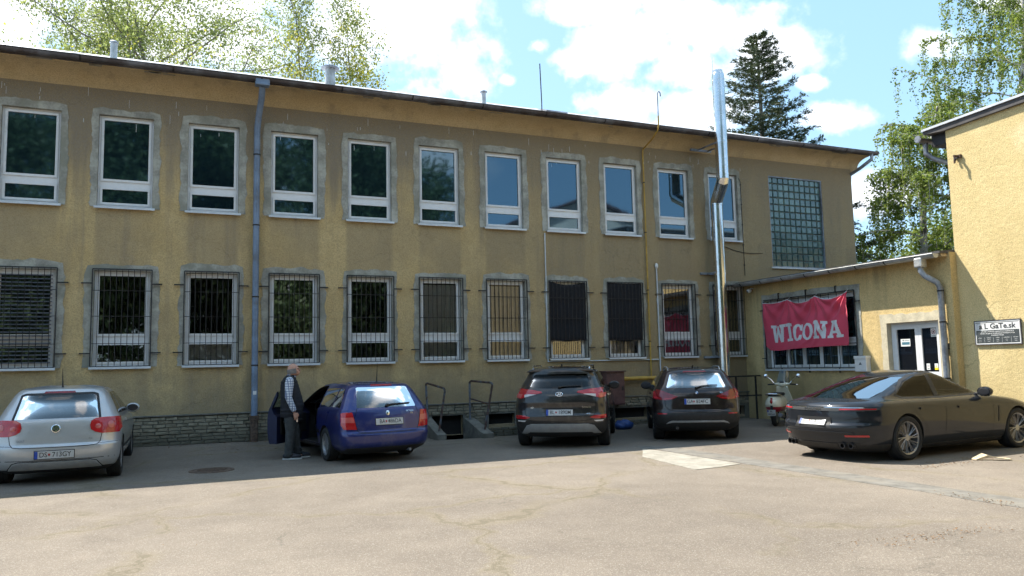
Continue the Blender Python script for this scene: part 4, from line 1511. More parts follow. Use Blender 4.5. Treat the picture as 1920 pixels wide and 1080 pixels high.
# ---- sign on the right wall
e = empty('company_sign', (RX - .012, 10.62, 1.86), 0, 'white and dark grey company sign board on the sunlit right wall', 'sign')
SWd, SHt = .95, .475
MS = Matrix(((0, 0, -1, 0), (-1, 0, 0, 0), (0, 1, 0, 0), (0, 0, 0, 1)))        # sign plane: right = -y, up = z, out = -x
def onsign(u, v, d=.0):
    return Matrix.Translation((-d, 0, 0)) @ MS @ Matrix.Translation((u, v, 0))
b = MB(); b.box(-.02, .012, -SWd / 2, SWd / 2, 0, SHt); b.build('board', 'white_plastic', e, bevel=.003)
b = MB(); b.box(-.026, .012, -SWd / 2 - .014, -SWd / 2, -.014, SHt + .014); b.box(-.026, .012, SWd / 2, SWd / 2 + .014, -.014, SHt + .014)
b.box(-.026, .012, -SWd / 2, SWd / 2, -.014, 0); b.box(-.026, .012, -SWd / 2, SWd / 2, SHt, SHt + .014); b.build('frame', 'zinc_dark', e)
b = MB(); b.box(-.0215, -.019, -SWd / 2 + .022, SWd / 2 - .022, .022, SHt * .60); b.box(-.0215, -.019, -SWd / 2 + .022, SWd / 2 - .022, SHt - .038, SHt - .026); b.build('dark_panel', 'sign_grey', e)
text_obj('lettering', 'a L GaTe.sk', .150, 'ink', e, onsign(.0, SHt * .765, .022), sx=1.06, spacing=1.0, bold=.0028)
b = MB()
for (u0, u1) in ((-.425, -.340), (-.325, -.245)):
    for q in ((u0, u0 + .003, .31, .42), (u1 - .003, u1, .31, .42), (u0, u1, .31, .313), (u0, u1, .417, .42)):
        b.box(-.0213, -.0205, -q[1], -q[0], q[2], q[3])
b.build('letter_box', 'ink_grey', e)
text_obj('lettering', 'VÝROBA A MONTÁŽ HLINÍKOVÝCH KONŠTRUKCIÍ', .030, 'white_plastic', e, onsign(0, SHt * .535, .0222), bold=.0004)
text_obj('lettering', 'NÁVRH, PROJEKCIA A REALIZÁCIA STAVEBNÝCH DIEL', .030, 'white_plastic', e, onsign(0, SHt * .455, .0222), bold=.0004)
text_obj('lettering', 'STAVEBNÁ VÝROBA', .030, 'white_plastic', e, onsign(0, SHt * .375, .0222), bold=.0004)
for k, (w1, w2) in enumerate((('OKNÁ', 'dvere'), ('FASÁDY', 'zasklenia'), ('ZIMNÉ', 'záhrady'), ('POŽIARNE', 'steny'), ('SVETLÍKY', 'výklady'))):
    u = -.375 + k * .1875
    text_obj('lettering', w1, .024, 'white_plastic', e, onsign(u, SHt * .27, .0222))
    text_obj('lettering', w2, .020, 'white_plastic', e, onsign(u, SHt * .19, .0222))
    text_obj('lettering', w2, .018, 'white_plastic', e, onsign(u, SHt * .12, .0222))
    if k:
        b = MB(); b.box(-.0222, -.0213, -(u - .092), -(u - .095), .035, SHt * .30); b.build('divider', 'white_plastic', e)

# ---- notices on the door panes
def notice(name, y, z, w, h, mat, label, extra=None, x=dx - .022 + .031):
    e = empty(name, (x, y, z), 0, label, 'notice', 'notices on the entrance door')
    b = MB(); b.box(-.0025, 0, -w / 2, w / 2, -h / 2, h / 2); b.build('sheet', mat, e)
    for (a0, a1, c0, c1, mt) in (extra or []):
        b = MB(); b.box(-.0036, -.0024, -a1 * w / 2, -a0 * w / 2, c0 * h / 2, c1 * h / 2); b.build('print', mt, e)
    return e
notice('paper_notice', 12.78, 1.96, .25, .17, 'paper', 'white and blue paper notice stuck in the middle of the left door pane', [(-.75, .85, -.55, .15, 'paper_blue'), (-.6, -.35, .45, .75, 'ink_grey'), (-.2, .8, .5, .62, 'ink_grey')])
e2 = notice('no_dogs_notice', 12.05, 2.16, .13, .19, 'paper', 'white notice with a round red symbol at the top of the right door pane', [(-.8, .8, -.85, -.7, 'ink_grey')])
b = MB()
for k in range(24):
    a = 2 * math.pi * k / 24; a2 = 2 * math.pi * (k + 1) / 24
    b.add([(-.0036, math.cos(q) * r_, .015 + math.sin(q) * r_) for q, r_ in ((a, .052), (a2, .052), (a2, .040), (a, .040))], [(0, 1, 2, 3)])
b.add([(-.0037, -.034, .045), (-.0037, -.028, .05), (-.0037, .034, -.015), (-.0037, .028, -.02)], [(0, 1, 2, 3)])
b.build('symbol', 'rust_red', e2)
b = MB(); b.box(-.0034, -.0026, -.02, .02, -.005, .035); b.build('symbol', 'ink', e2)
notice('small_notice', 12.235, 1.41, .085, .14, 'paper', 'small white notice in the lower left corner of the right door pane', [(-.6, .6, -.7, -.5, 'ink_grey'), (-.6, .6, -.1, .0, 'rust_red'), (-.6, .6, .4, .5, 'ink_grey')])
e2 = notice('warning_notice', 12.035, 1.41, .085, .14, 'paper', 'yellow and white warning notice in the lower right corner of the right door pane', [(-1, 1, -1, -.3, 'sign_yellow')])
b = MB(); b.add([(-.0037, .022, -.005), (-.0037, -.022, -.005), (-.0037, 0, .035)], [(0, 1, 2)]); b.build('symbol', 'sign_yellow', e2)

# ---- letter box, bell box, cameras
e = empty('letter_box', (AX - .09, 13.83, 1.31), 0, 'white metal letter box beside the entrance, under the banner', 'letter box')
b = MB(); b.box(-.07, .088, -.17, .17, 0, .36); b.build('case', 'white_plastic', e, bevel=.012)
b = MB(); b.box(-.085, .088, -.18, .18, .30, .375); b.build('lid', 'white_plastic', e, bevel=.008)
b = MB(); b.add([(-.0715, .05, .16), (-.0715, -.05, .16), (-.0715, -.02, .20), (-.0715, 0, .235), (-.0715, .02, .20)], [(0, 1, 2, 3, 4)]); b.build('emblem', 'ink_grey', e)
e = empty('bell_box', (AX - .03, 11.64, 1.78), 0, 'small dark bell box on the wall beside the grey downpipe', 'bell box')
b = MB(); b.box(-.03, .032, -.06, .06, 0, .13); b.build('case', 'ink', e, bevel=.006)
b = MB(); b.lathe([(.02, -.034), (.02, -.030)], 'x', (0, -.02, .07), 14); b.build('button', 'zinc_pale', e)
e = empty('security_camera', (AX - .10, 17.62, 3.58), 0, 'small white security camera in the corner left of the banner', 'camera')
b = MB(); b.tube([(.10, .0, .10), (.02, 0, .10), (-.02, 0, .06)], .018, 8); b.build('arm', 'white_plastic', e, True)
b = MB(); b.ellipsoid((-.04, 0, .03), (.085, .06, .06), 16, 10); b.build('housing', 'white_plastic', e, True)
b = MB(); b.ellipsoid((-.09, 0, .015), (.04, .035, .035), 12, 8); b.build('lens', 'ink', e, True)

# annex downpipe
e = empty('annex_downpipe', (AX - .10, 11.62, 0), 0, 'grey zinc downpipe with offset bends at the right corner of the annex', 'downpipe')
b = MB(); b.box(-.32, -.14, .16, .36, 3.56, 3.78); b.build('hopper', 'zinc_pale', e, bevel=.03)
b = MB(); b.tube([(-.23, .26, 3.6), (-.23, .26, 3.50), (-.20, .20, 3.38), (-.06, .02, 3.22), (0, 0, 3.10), (0, 0, .1)], .062, 14); b.build('pipe', 'zinc', e, True)
for z in (1.15, 2.35, 3.02):
    b = MB(); clip_band(b, (0, 0), .063, z); b.box(.05, .11, -.012, .012, z, z + .03); b.build('clip', 'iron_dark', e)

# dark iron railing in the inner corner
e = empty('iron_railing', (14.35, 17.45, 0), 0, 'dark iron railing in the corner behind the brown crossover', 'railing')
for k in range(2):
    b = MB(); b.box(k * .68 - .02, k * .68 + .02, -.02, .02, 0, 1.2); b.build('post', 'iron_dark', e)
for z in (1.2, .66):
    b = MB(); b.box(-.55, .85, -.021, .021, z - .02, z + .02); b.build('rail', 'iron_dark', e)

# blue plastic bag behind the crossover
mb = MB(); mb.ellipsoid((0, 0, .09), (.26, .16, .13), 22, 12)
o = mb.build('plastic_bag', 'tarp_blue', smooth=True, loc=(10.35, 16.9, .0))
for v in o.data.vertices:
    nrm = math.sin(v.co.x * 40 + v.co.y * 23) * .02 + math.sin(v.co.z * 60 + v.co.x * 31) * .012
    v.co += Vector((v.co.x, v.co.y, 0)) * nrm * 4
    v.co.z = max(.004, v.co.z + nrm)
tag(o, 'crumpled blue plastic bag on the ground behind the dark grey crossover', 'bag')

# torn cardboard on the ground
simple('cardboard', (0.62, 0.50, 0.33), 0.85, var=0.12, scale=9.0)
mb = MB()
pts = [(0, 0), (.16, .05), (.30, .03), (.52, .05), (.55, -.05), (.36, -.09), (.22, -.05), (.05, -.10)]
zt_ = [.02, .10, .05, .03, .02, .05, .08, .02]
v = [(x, y, z) for (x, y), z in zip(pts, zt_)] + [(x, y, max(.004, z - .012)) for (x, y), z in zip(pts, zt_)] + [(.28, -.02, .055), (.28, -.02, .043)]
n = len(pts)
mb.add(v, [(i, (i + 1) % n, 2 * n) for i in range(n)] + [(n + (i + 1) % n, n + i, 2 * n + 1) for i in range(n)] + [(i, (i + 1) % n, n + (i + 1) % n, n + i) for i in range(n)])
tag(mb.build('cardboard_scrap', 'cardboard', loc=(11.62, 8.60, 0.0), rot=(0, 0, -.75)), 'torn strip of cardboard lying on the asphalt before the dark saloon', 'cardboard')
# ================================================================== vehicles
def paint(name, col, flake=0.35, rough=0.32, dust=0.15, spec=0.5, coat=0.9, metal=0.45):
    m, t, bs = new_mat(name)
    p = objco(t)
    n = t.noise(p, 260.0, 1)
    d = t.noise(p, 5.0, 4, 0.65)
    c = t.mix(t.math('MULTIPLY', t.ramp(n, .55, .75), flake), col, tuple(min(1, a * 1.7 + .02) for a in col))
    c = t.mix(t.math('MULTIPLY', t.ramp(d, .45, .8), dust), c, (.30, .27, .22))
    t.link(c, bs.inputs['Base Color'])
    bs.inputs['Metallic'].default_value = metal
    bs.inputs['Specular IOR Level'].default_value = spec
    t.put(bs.inputs['Roughness'], t.ramp(d, .3, .8, rough, rough + .12))
    bs.inputs['Coat Weight'].default_value = coat
    t.put(bs.inputs['Coat Roughness'], t.ramp(d, .4, .8, .025, .10))
    return m


paint('paint_silver', (0.47, 0.485, 0.50), rough=.30)
paint('paint_blue', (0.008, 0.018, 0.135), rough=.35)
paint('paint_anthracite', (0.030, 0.028, 0.029), rough=.3, spec=.25)
paint('paint_brown', (0.024, 0.016, 0.016), rough=.3, spec=.25)
paint('paint_grey', (0.020, 0.0225, 0.0275), rough=.28, dust=.0, spec=.0, coat=.75, metal=.25, flake=.2)
simple('car_inside', (0.018, 0.018, 0.019), 0.85, var=.2)
simple('door_inside', (0.008, 0.012, 0.045), 0.5, var=.15)
simple('car_black', (0.016, 0.016, 0.017), 0.6, var=.2, scale=12.0)
simple('gap', (0.004, 0.004, 0.004), 0.9, var=.1)
simple('tyre', (0.016, 0.016, 0.016), 0.85, var=.3, scale=12.0)
simple('rim_silver', (0.50, 0.51, 0.53), 0.3, metal=.8, var=.06)
simple('rim_sport', (0.30, 0.30, 0.31), 0.35, metal=.7, var=.08)
simple('rim_dark', (0.05, 0.05, 0.055), 0.4, metal=.6, var=.1)
simple('brake_disc', (0.22, 0.21, 0.20), 0.45, metal=.8, var=.2)
simple('chrome', (0.75, 0.76, 0.78), 0.10, metal=1.0, var=.02)
simple('skid_silver', (0.34, 0.345, 0.35), 0.45, metal=.3, var=.08)
simple('lens_red', (0.42, 0.012, 0.018), 0.15, var=.1, coat=.8)
simple('lens_red_dark', (0.20, 0.006, 0.010), 0.18, var=.1, coat=.8)
simple('lens_clear', (0.62, 0.58, 0.56), 0.15, var=.08, coat=.8)
simple('lens_pink', (0.52, 0.10, 0.09), 0.2, var=.08, coat=.8)
simple('plate_white', (0.52, 0.53, 0.53), 0.45, var=.03)
simple('plate_blue', (0.02, 0.07, 0.40), 0.45, var=.03)
simple('badge_blue', (0.03, 0.15, 0.45), 0.3, var=.03)
clear_glass('glass_car', (0.34, 0.42, 0.41), 1.0, 1.6)
clear_glass('glass_tint', (0.13, 0.15, 0.17), 1.0, 1.6)
clear_glass('glass_privacy', (0.012, 0.014, 0.017), 0.6, 1.33)
clear_glass('glass_clear_car', (0.85, 0.88, 0.86), 0.7, 1.40)


def pchip(t, y, q):
    """monotone cubic interpolation; y may have several columns"""
    t = np.asarray(t, float); y = np.asarray(y, float)
    h = np.diff(t); d = np.diff(y, axis=0) / h[:, None]
    m_ = np.zeros_like(y)
    m_[0], m_[-1] = d[0], d[-1]
    for i in range(1, len(t) - 1):
        s = d[i - 1] * d[i]
        w1, w2 = 2 * h[i] + h[i - 1], h[i] + 2 * h[i - 1]
        with np.errstate(divide='ignore', invalid='ignore'):
            hm = (w1 + w2) / (w1 / d[i - 1] + w2 / d[i])
        m_[i] = np.where(s > 0, hm, 0)
    k = np.clip(np.searchsorted(t, q) - 1, 0, len(h) - 1)
    u = ((q - t[k]) / h[k])[:, None]
    hk = h[k][:, None]
    return ((1 + 2 * u) * (1 - u) ** 2 * y[k] + u * (1 - u) ** 2 * hk * m_[k] + u * u * (3 - 2 * u) * y[k + 1] + u * u * (u - 1) * hk * m_[k + 1])


def resample(P, n):
    d = np.r_[0, np.cumsum(np.hypot(*np.diff(P, axis=0).T))]
    q = np.linspace(0, d[-1], n)
    return np.stack([np.interp(q, d, P[:, 0]), np.interp(q, d, P[:, 1])], 1)


def outline(xr, xf, hw, Lr, nr, Lf, nf, NR=26, NS=20, NF=20):
    """half plan outline from rear centre round the left side to front centre"""
    span = xf - xr
    if Lr + Lf > span * .92:
        k = span * .92 / (Lr + Lf)
        Lr, Lf = Lr * k, Lf * k
    th = np.linspace(0, math.pi / 2, 160)
    q = np.stack([xr + Lr * (1 - np.cos(th) ** (2 / nr)), hw * np.sin(th) ** (2 / nr)], 1)
    f = np.stack([xf - Lf * (1 - np.cos(th) ** (2 / nf)), hw * np.sin(th) ** (2 / nf)], 1)
    a = resample(q, NR)
    c = resample(f, NF)[::-1]
    s = np.stack([np.linspace(xr + Lr, xf - Lf, NS + 2)[1:-1], np.full(NS, hw)], 1)
    return np.concatenate([a, s, c])


def loft(rows, n=64):
    """rows: z, xr, xf, hw, Lr, nr, Lf, nf -> verts, faces (closed)"""
    rows = np.asarray(rows, float)
    dz = np.diff(rows[:, :4], axis=0) * np.array([1.0, .45, .12, .8])
    t = np.r_[0, np.cumsum(np.sqrt((dz ** 2).sum(1)) + .004)]
    q = np.linspace(0, t[-1], n)
    q = np.unique(np.r_[q, t])
    Q = pchip(t, rows, q)
    V, F = [], []
    for r in Q:
        h = outline(r[1], r[2], r[3], max(r[4], .02), max(r[5], 1.6), max(r[6], .02), max(r[7], 1.6))
        ring_ = np.concatenate([h, (h[1:-1] * np.array([1, -1]))[::-1]])
        V.append(np.c_[ring_, np.full(len(ring_), r[0])])
    m_ = len(V[0])
    for i in range(len(V) - 1):
        for k in range(m_):
            k2 = (k + 1) % m_
            F.append((i * m_ + k, i * m_ + k2, (i + 1) * m_ + k2, (i + 1) * m_ + k))
    V = np.concatenate(V)
    F.append(tuple(range(m_))[::-1])
    F.append(tuple(len(V) - m_ + k for k in range(m_)))
    return V, F


def tmp_obj(V, F):
    me = bpy.data.meshes.new('tmp')
    me.from_pydata([tuple(v) for v in V], [], F)
    me.update()
    bm = bmesh.new(); bm.from_mesh(me)
    bmesh.ops.recalc_face_normals(bm, faces=bm.faces)
    bm.to_mesh(me); bm.free()
    o = bpy.data.objects.new('tmp', me)
    COL.objects.link(o)
    return o


def boolean(o, cutters, op='DIFFERENCE'):
    """returns a new mesh"""
    for c in cutters:
        md = o.modifiers.new('b', 'BOOLEAN')
        md.operation = op
        md.object = c
        md.solver = 'EXACT'
    dg = bpy.context.evaluated_depsgraph_get()
    me = bpy.data.meshes.new_from_object(o.evaluated_get(dg))
    o.modifiers.clear()
    return me


def kill(*objs):
    for o in objs:
        me = o.data
        bpy.data.objects.remove(o, do_unlink=True)
        if me.users == 0:
            bpy.data.meshes.remove(me)


def grid_poly(poly, nu, nv):
    """columns of points filling a polygon that is simple along v"""
    P = np.asarray(poly, float)
    u0, u1 = P[:, 0].min(), P[:, 0].max()
    e = (u1 - u0) * 1e-4
    out = []
    us = np.unique(np.r_[np.linspace(u0 + e, u1 - e, nu), np.clip(P[:, 0], u0 + e, u1 - e)])
    for u in us:
        vs = []
        for i in range(len(P)):
            a, c = P[i], P[(i + 1) % len(P)]
            if (a[0] - u) * (c[0] - u) <= 0 and abs(a[0] - c[0]) > 1e-9:
                vs.append(a[1] + (c[1] - a[1]) * (u - a[0]) / (c[0] - a[0]))
        if len(vs) < 2:
            continue
        out.append([(u, v) for v in np.linspace(min(vs), max(vs), nv)])
    return out


class Car:
    def __init__(s, name, label, loc, head, rows, paintm, wb, track, rt, group='cars parked in the yard', wheel_w=.21, wells=True):
        s.e = empty(name, (loc[0], loc[1], float(gz(loc[0], loc[1])) + (loc[2] if len(loc) > 2 else 0)), math.pi / 2 - R(head), label, 'car', group)
        s.rows = np.asarray(rows, float)
        s.paint, s.wb, s.track, s.rt, s.ww = paintm, wb, track, rt, wheel_w
        V, F = loft(rows)
        s.V, s.F = V, F
        s.outer = tmp_obj(V, F)
        bm = bmesh.new(); bm.from_mesh(s.outer.data)
        s.bvh = BVHTree.FromBMesh(bm); bm.free()
        s.cut = []
        s.hwmax = s.rows[:, 3].max()

    # ---- cutters
    def cabin(s, belt, front, rear, zfloor=.38, inset=.055):
        """hollow: narrow tub below the belt, inset greenhouse above it"""
        rows = s.rows
        zb = belt
        Q = [r for r in rows if r[0] > zb + .03]
        at = lambda z: np.array([np.interp(z, rows[:, 0], rows[:, k]) for k in range(8)])
        b_ = at(zb)
        out = []
        lo = b_.copy(); lo[0] = zfloor; lo[1] = max(rear, b_[1] + .12); lo[2] = front; lo[3] = s.hwmax - .33; lo[4], lo[6] = .2, .2
        out.append(lo)
        l2 = lo.copy(); l2[0] = .70; out.append(l2)
        l3 = b_.copy(); l3[0] = max(.78, zb - .08); l3[1] += inset + .03; l3[2] = min(front + .1, b_[2] - .1); l3[3] -= .10; out.append(l3)
        for r in [at(zb + .02)] + Q:
            q = r.copy(); q[1] += inset; q[2] -= inset; q[3] -= inset * .9
            q[0] = r[0] - (.0 if r[0] < rows[-1, 0] - .12 else .04)
            if q[2] - q[1] < .25 or q[3] < .15:
                continue
            if q[0] <= out[-1][0] + .004:
                continue
            out.append(q)
        V, F = loft(out, 26)
        s.cut.append(tmp_obj(V, F))

    def arches(s, r=None, depth=.34):
        r = r or s.rt + .035
        mb = MB()
        for x in (0, s.wb):
            for sg in (-1, 1):
                y0, y1 = sg * (s.hwmax - depth), sg * (s.hwmax + .3)
                mb.lathe([(r, min(y0, y1)), (r, max(y0, y1))], 'y', (x, 0, s.rt + .005), 40)
        s.cut.append(tmp_obj(mb.v, mb.f))

    def prism_cut(s, poly, a, b_, plane):
        mb = MB(); mb.prism(poly, a, b_, plane)
        s.cut.append(tmp_obj(mb.v, mb.f))

    # ---- surface lookups
    def hit(s, view, u, v):
        if view == 'rear':
            r = s.bvh.ray_cast(Vector((-9, u, v)), Vector((1, 0, 0)))
        elif view == 'front':
            r = s.bvh.ray_cast(Vector((9, u, v)), Vector((-1, 0, 0)))
        elif view == 'left':
            r = s.bvh.ray_cast(Vector((u, 6, v)), Vector((0, -1, 0)))
        elif view == 'right':
            r = s.bvh.ray_cast(Vector((u, -6, v)), Vector((0, 1, 0)))
        else:
            r = s.bvh.ray_cast(Vector((u, v, 6)), Vector((0, 0, -1)))
        return (r[0], r[1]) if r[0] is not None else None

    def decal(s, name, poly, mat, view='rear', off=.004, thick=.006, nu=18, nv=9, parent=None, pull=None):
        cols = grid_poly(poly, nu, nv)
        pts, nor, keep = [], [], []
        for c in cols:
            row_ = []
            for (u, v) in c:
                h = s.hit(view, u, v)
                if h is None:
                    row_ = None
                    break
                row_.append(h)
            if row_:
                keep.append(row_)
        if len(keep) < 2:
            return None
        n, m_ = len(keep), len(keep[0])
        top = [p + q * off for row_ in keep for (p, q) in row_]
        f = [(i * m_ + j, (i + 1) * m_ + j, (i + 1) * m_ + j + 1, i * m_ + j + 1) for i in range(n - 1) for j in range(m_ - 1)]
        mb = MB()
        if thick:
            low = [p + q * (off - thick) for row_ in keep for (p, q) in row_]
            k = n * m_
            f2 = [tuple(a + k for a in q)[::-1] for q in f]
            per = [j for j in range(m_)] + [i * m_ + m_ - 1 for i in range(1, n)] + [(n - 1) * m_ + j for j in range(m_ - 2, -1, -1)] + [i * m_ for i in range(n - 2, 0, -1)]
            side = [(per[a], per[(a + 1) % len(per)], k + per[(a + 1) % len(per)], k + per[a]) for a in range(len(per))]
            mb.add(top + low, f + f2 + side)
        else:
            mb.add(top, f)
        return mb.build(name, mat, parent or s.e, True, fix=bool(thick), ang=35)

    def both(s, name, poly, mat, view='rear', **kw):
        o = [s.decal(name, poly, mat, view, **kw)]
        if view in ('rear', 'front', 'top'):
            p2 = [(-u, v) for u, v in poly] if view != 'top' else [(u, -v) for u, v in poly]
            o.append(s.decal(name, p2, mat, view, **kw))
        else:
            o.append(s.decal(name, poly, mat, {'left': 'right', 'right': 'left'}[view], **kw))
        return o

    def line(s, name, pts, w, mat='gap', view='rear', off=.0015, parent=None, n=10):
        """narrow strip following the surface, for panel gaps and trims"""
        P = [Vector((a, b_)) for a, b_ in pts]
        dense = []
        for a, b_ in zip(P[:-1], P[1:]):
            for k in range(n):
                dense.append(a.lerp(b_, k / n))
        dense.append(P[-1])
        v = []
        for i, p in enumerate(dense):
            d = (dense[min(i + 1, len(dense) - 1)] - dense[max(i - 1, 0)]).normalized()
            nn = Vector((-d.y, d.x)) * (w / 2)
            pr = []
            for q in (p + nn, p - nn):
                h = s.hit(view, q.x, q.y)
                if h is None:
                    pr = None
                    break
                pr.append(h[0] + h[1] * off)
            if pr:
                v += pr
        if len(v) < 4:
            return None
        mb = MB(); mb.add(v, [(2 * i, 2 * i + 2, 2 * i + 3, 2 * i + 1) for i in range(len(v) // 2 - 1)])
        return mb.build(name, mat, parent or s.e, True, fix=False)

    def frame(s, u, v, off=.0, view='rear'):
        p, n = s.hit(view, u, v)
        up = Vector((0, 0, 1))
        x = up.cross(n).normalized()
        y = n.cross(x).normalized()
        m_ = Matrix((x, y, n)).transposed().to_4x4()
        m_.translation = p + n * off
        return m_

    # ---- finishing
    def body(s, extra_mats=None, name='body'):
        me = boolean(s.outer, s.cut)
        me.materials.clear()
        me.materials.append(M[s.paint]); me.materials.append(M['car_inside']); me.materials.append(M['car_black'])
        for p in me.polygons:
            c = p.center
            r = s.bvh.find_nearest(c)
            far = r[3] > .004
            under = p.normal.z < -.75 and c.z < .40
            p.material_index = 1 if far else (2 if under else 0)
            if extra_mats and not far:
                k = extra_mats(c)
                if k:
                    p.material_index = k
        me.polygons.foreach_set('use_smooth', [True] * len(me.polygons))
        me.set_sharp_from_angle(angle=R(32))
        me.name = name
        o = bpy.data.objects.new(name, me)
        link(o, s.e)
        s.bodyo = o
        return o

    def window(s, poly, view, mat, shrink=.012, name='window', cut=True, **kw):
        """opening through the shell plus a pane a little larger than it"""
        c = np.mean(np.asarray(poly), axis=0)
        if cut:
            small = [tuple(c + (np.asarray(p) - c) * (1 - shrink / max(.05, np.linalg.norm(np.asarray(p) - c)))) for p in poly]
            hw = s.hwmax
            if view == 'left':
                s.prism_cut(small, .3, hw + .4, 'xz')
            elif view == 'right':
                s.prism_cut(small, -hw - .4, -.3, 'xz')
            elif view == 'rear':
                s.prism_cut(small, -3, kw.pop('xin', .55), 'yz')
            elif view == 'front':
                s.prism_cut(small, kw.pop('xin', 1.0), 6, 'yz')
        kw.pop('xin', None)
        s.pending.append((name, poly, mat, view, kw))

    pending = None

    def panes(s):
        for (name, poly, mat, view, kw) in s.pending:
            s.decal(name, poly, mat, view, off=kw.get('off', .0012), thick=0, nu=24, nv=12)

    def wheels(s, style='plain', rim='rim_silver', spokes=5, steer=0.0):
        proto = {}
        for x in (0, s.wb):
            for sg in (1, -1):
                w = empty('wheel', (x, sg * s.track / 2, s.rt), 0, parent=s.e)
                if x > 0 and steer:
                    w.rotation_euler = (0, 0, steer)
                if sg not in proto:
                    proto[sg] = s.wheel_parts(style, spokes, sg)
                for nm, me in proto[sg]:
                    lobj(nm, me, w, (0, 0, 0))

    def wheel_parts(s, style, spokes, sg):
        r, hw = s.rt, s.ww / 2
        rr = r * (.74 if style == 'sport' else .66)
        out = []
        def fin(mb, nm, mat, ang=35):
            me = mb.mesh(nm)
            bm = bmesh.new(); bm.from_mesh(me); bmesh.ops.recalc_face_normals(bm, faces=bm.faces); bm.to_mesh(me); bm.free()
            me.materials.append(M[mat])
            me.polygons.foreach_set('use_smooth', [True] * len(me.polygons)); me.set_sharp_from_angle(angle=R(ang))
            out.append((nm, me))
        mb = MB()
        prof = [(rr, -hw * .80), (rr + .01, -hw * .96), (r * .90, -hw), (r * .975, -hw * .86), (r, -hw * .60), (r, -hw * .2), (r - .006, -hw * .18), (r - .006, -hw * .12), (r, -hw * .10),
                (r, hw * .10), (r - .006, hw * .12), (r - .006, hw * .18), (r, hw * .2), (r, hw * .60), (r * .975, hw * .86), (r * .90, hw), (rr + .01, hw * .96), (rr, hw * .80)]
        mb.lathe(prof, 'y', (0, 0, 0), 44, cap=False); fin(mb, 'tyre', 'tyre')
        mb = MB()
        mb.lathe([(rr + .004, -hw * .85), (rr - .02, -hw * .75), (rr - .035, sg * .0), (rr - .018, hw * .75 if sg > 0 else hw * .75), (rr + .004, hw * .85)], 'y', (0, 0, 0), 44, cap=False)
        f = sg * hw * .72
        mb.lathe([(0, f), (.05, f), (.058, f - sg * .02), (.06, f - sg * .05)], 'y', (0, 0, 0), 20, cap=False)
        n = spokes
        for k in range(n):
            a0 = 2 * math.pi * k / n
            if style == 'sport':
                for d in (-.11, .11):
                    pts = []
                    for q in np.linspace(0, 1, 6):
                        rad = .05 + (rr - .07) * q
                        an = a0 + d * (1 - q) * .6 + d * 1.0 * q + .12 * q
                        pts.append((rad * math.cos(an), f - sg * (.012 - .02 * q), rad * math.sin(an)))
                    mb.tube(pts, [.013, .011, .010, .009, .010, .012], 6, flat=(1, .8))
            else:
                m0 = Matrix.Rotation(a0, 4, 'Y')
                mb.add([m0 @ Vector(p) for p in [(.04, f, -.035), (rr - .015, f - sg * .012, -.055), (rr - .015, f - sg * .012, .055), (.04, f, .035), (.04, f - sg * .03, -.03), (rr - .015, f - sg * .05, -.05), (rr - .015, f - sg * .05, .05), (.04, f - sg * .03, .03)]],
                       [(0, 1, 2, 3), (4, 5, 6, 7), (0, 1, 5, 4), (2, 3, 7, 6), (1, 2, 6, 5), (0, 3, 7, 4)])
        fin(mb, 'rim', 'rim_silver' if style != 'sport' else 'rim_sport', 25)
        mb = MB(); mb.lathe([(0, sg * .012), (rr * .78, sg * .012), (rr * .78, -sg * .012), (0, -sg * .012)], 'y', (0, 0, 0), 30, cap=False); fin(mb, 'brake_disc', 'brake_disc')
        mb = MB(); mb.lathe([(0, -sg * .03), (rr - .03, -sg * .03), (rr - .03, -sg * .04), (0, -sg * .04)], 'y', (0, 0, 0), 30, cap=False); fin(mb, 'wheel_back', 'gap')
        return out

    def underbody(s, z=.19):
        mb = MB()
        mb.box(-.45, s.wb + .45, -s.track / 2 + .22, s.track / 2 - .22, z, z + .10)
        mb.tube([(0, -s.track / 2 + .05, s.rt - .02), (0, s.track / 2 - .05, s.rt - .02)], .05, 10)
        mb.tube([(s.wb, -s.track / 2 + .05, s.rt), (s.wb, s.track / 2 - .05, s.rt)], .05, 10)
        mb.build('underbody', 'car_black', s.e)

    def seats(s, xs, xr, z0=.42, mat='car_inside', hz=1.18):
        for x in xs:
            for sg in (1, -1):
                mb = MB()
                mb.box(x - .05, x + .48, sg * .37 - .24, sg * .37 + .24, z0, z0 + .16)
                mb.box(-.07, .07, -.24, .24, 0, .56, Matrix.Translation((x - .06, sg * .37, z0 + .1)) @ Matrix.Rotation(-.28, 4, 'Y'))
                mb.box(-.05, .05, -.13, .13, 0, .19, Matrix.Translation((x - .24, sg * .37, hz - .12)) @ Matrix.Rotation(-.2, 4, 'Y'))
                mb.tube([(x - .2, sg * .37 - .05, hz - .26), (x - .235, sg * .37 - .05, hz - .06)], .008, 6)
                mb.build('seat', mat, s.e, bevel=.03)
        if xr is not None:
            mb = MB()
            mb.box(xr - .02, xr + .45, -.58, .58, z0, z0 + .15)
            mb.box(-.07, .07, -.58, .58, 0, .52, Matrix.Translation((xr - .05, 0, z0 + .08)) @ Matrix.Rotation(-.3, 4, 'Y'))
            for y in (-.36, .36):
                mb.box(-.045, .045, -.12, .12, 0, .15, Matrix.Translation((xr - .22, y, z0 + .58)))
            mb.build('rear_bench', mat, s.e, bevel=.03)
        mb = MB(); mb.tube([(xs[0] + .62 + .04 * math.sin(a), .37 + .18 * math.cos(a), .92 + .17 * math.sin(a)) for a in np.linspace(0, 2 * math.pi, 25)], .016, 8); mb.build('steering_wheel', 'car_black', s.e)

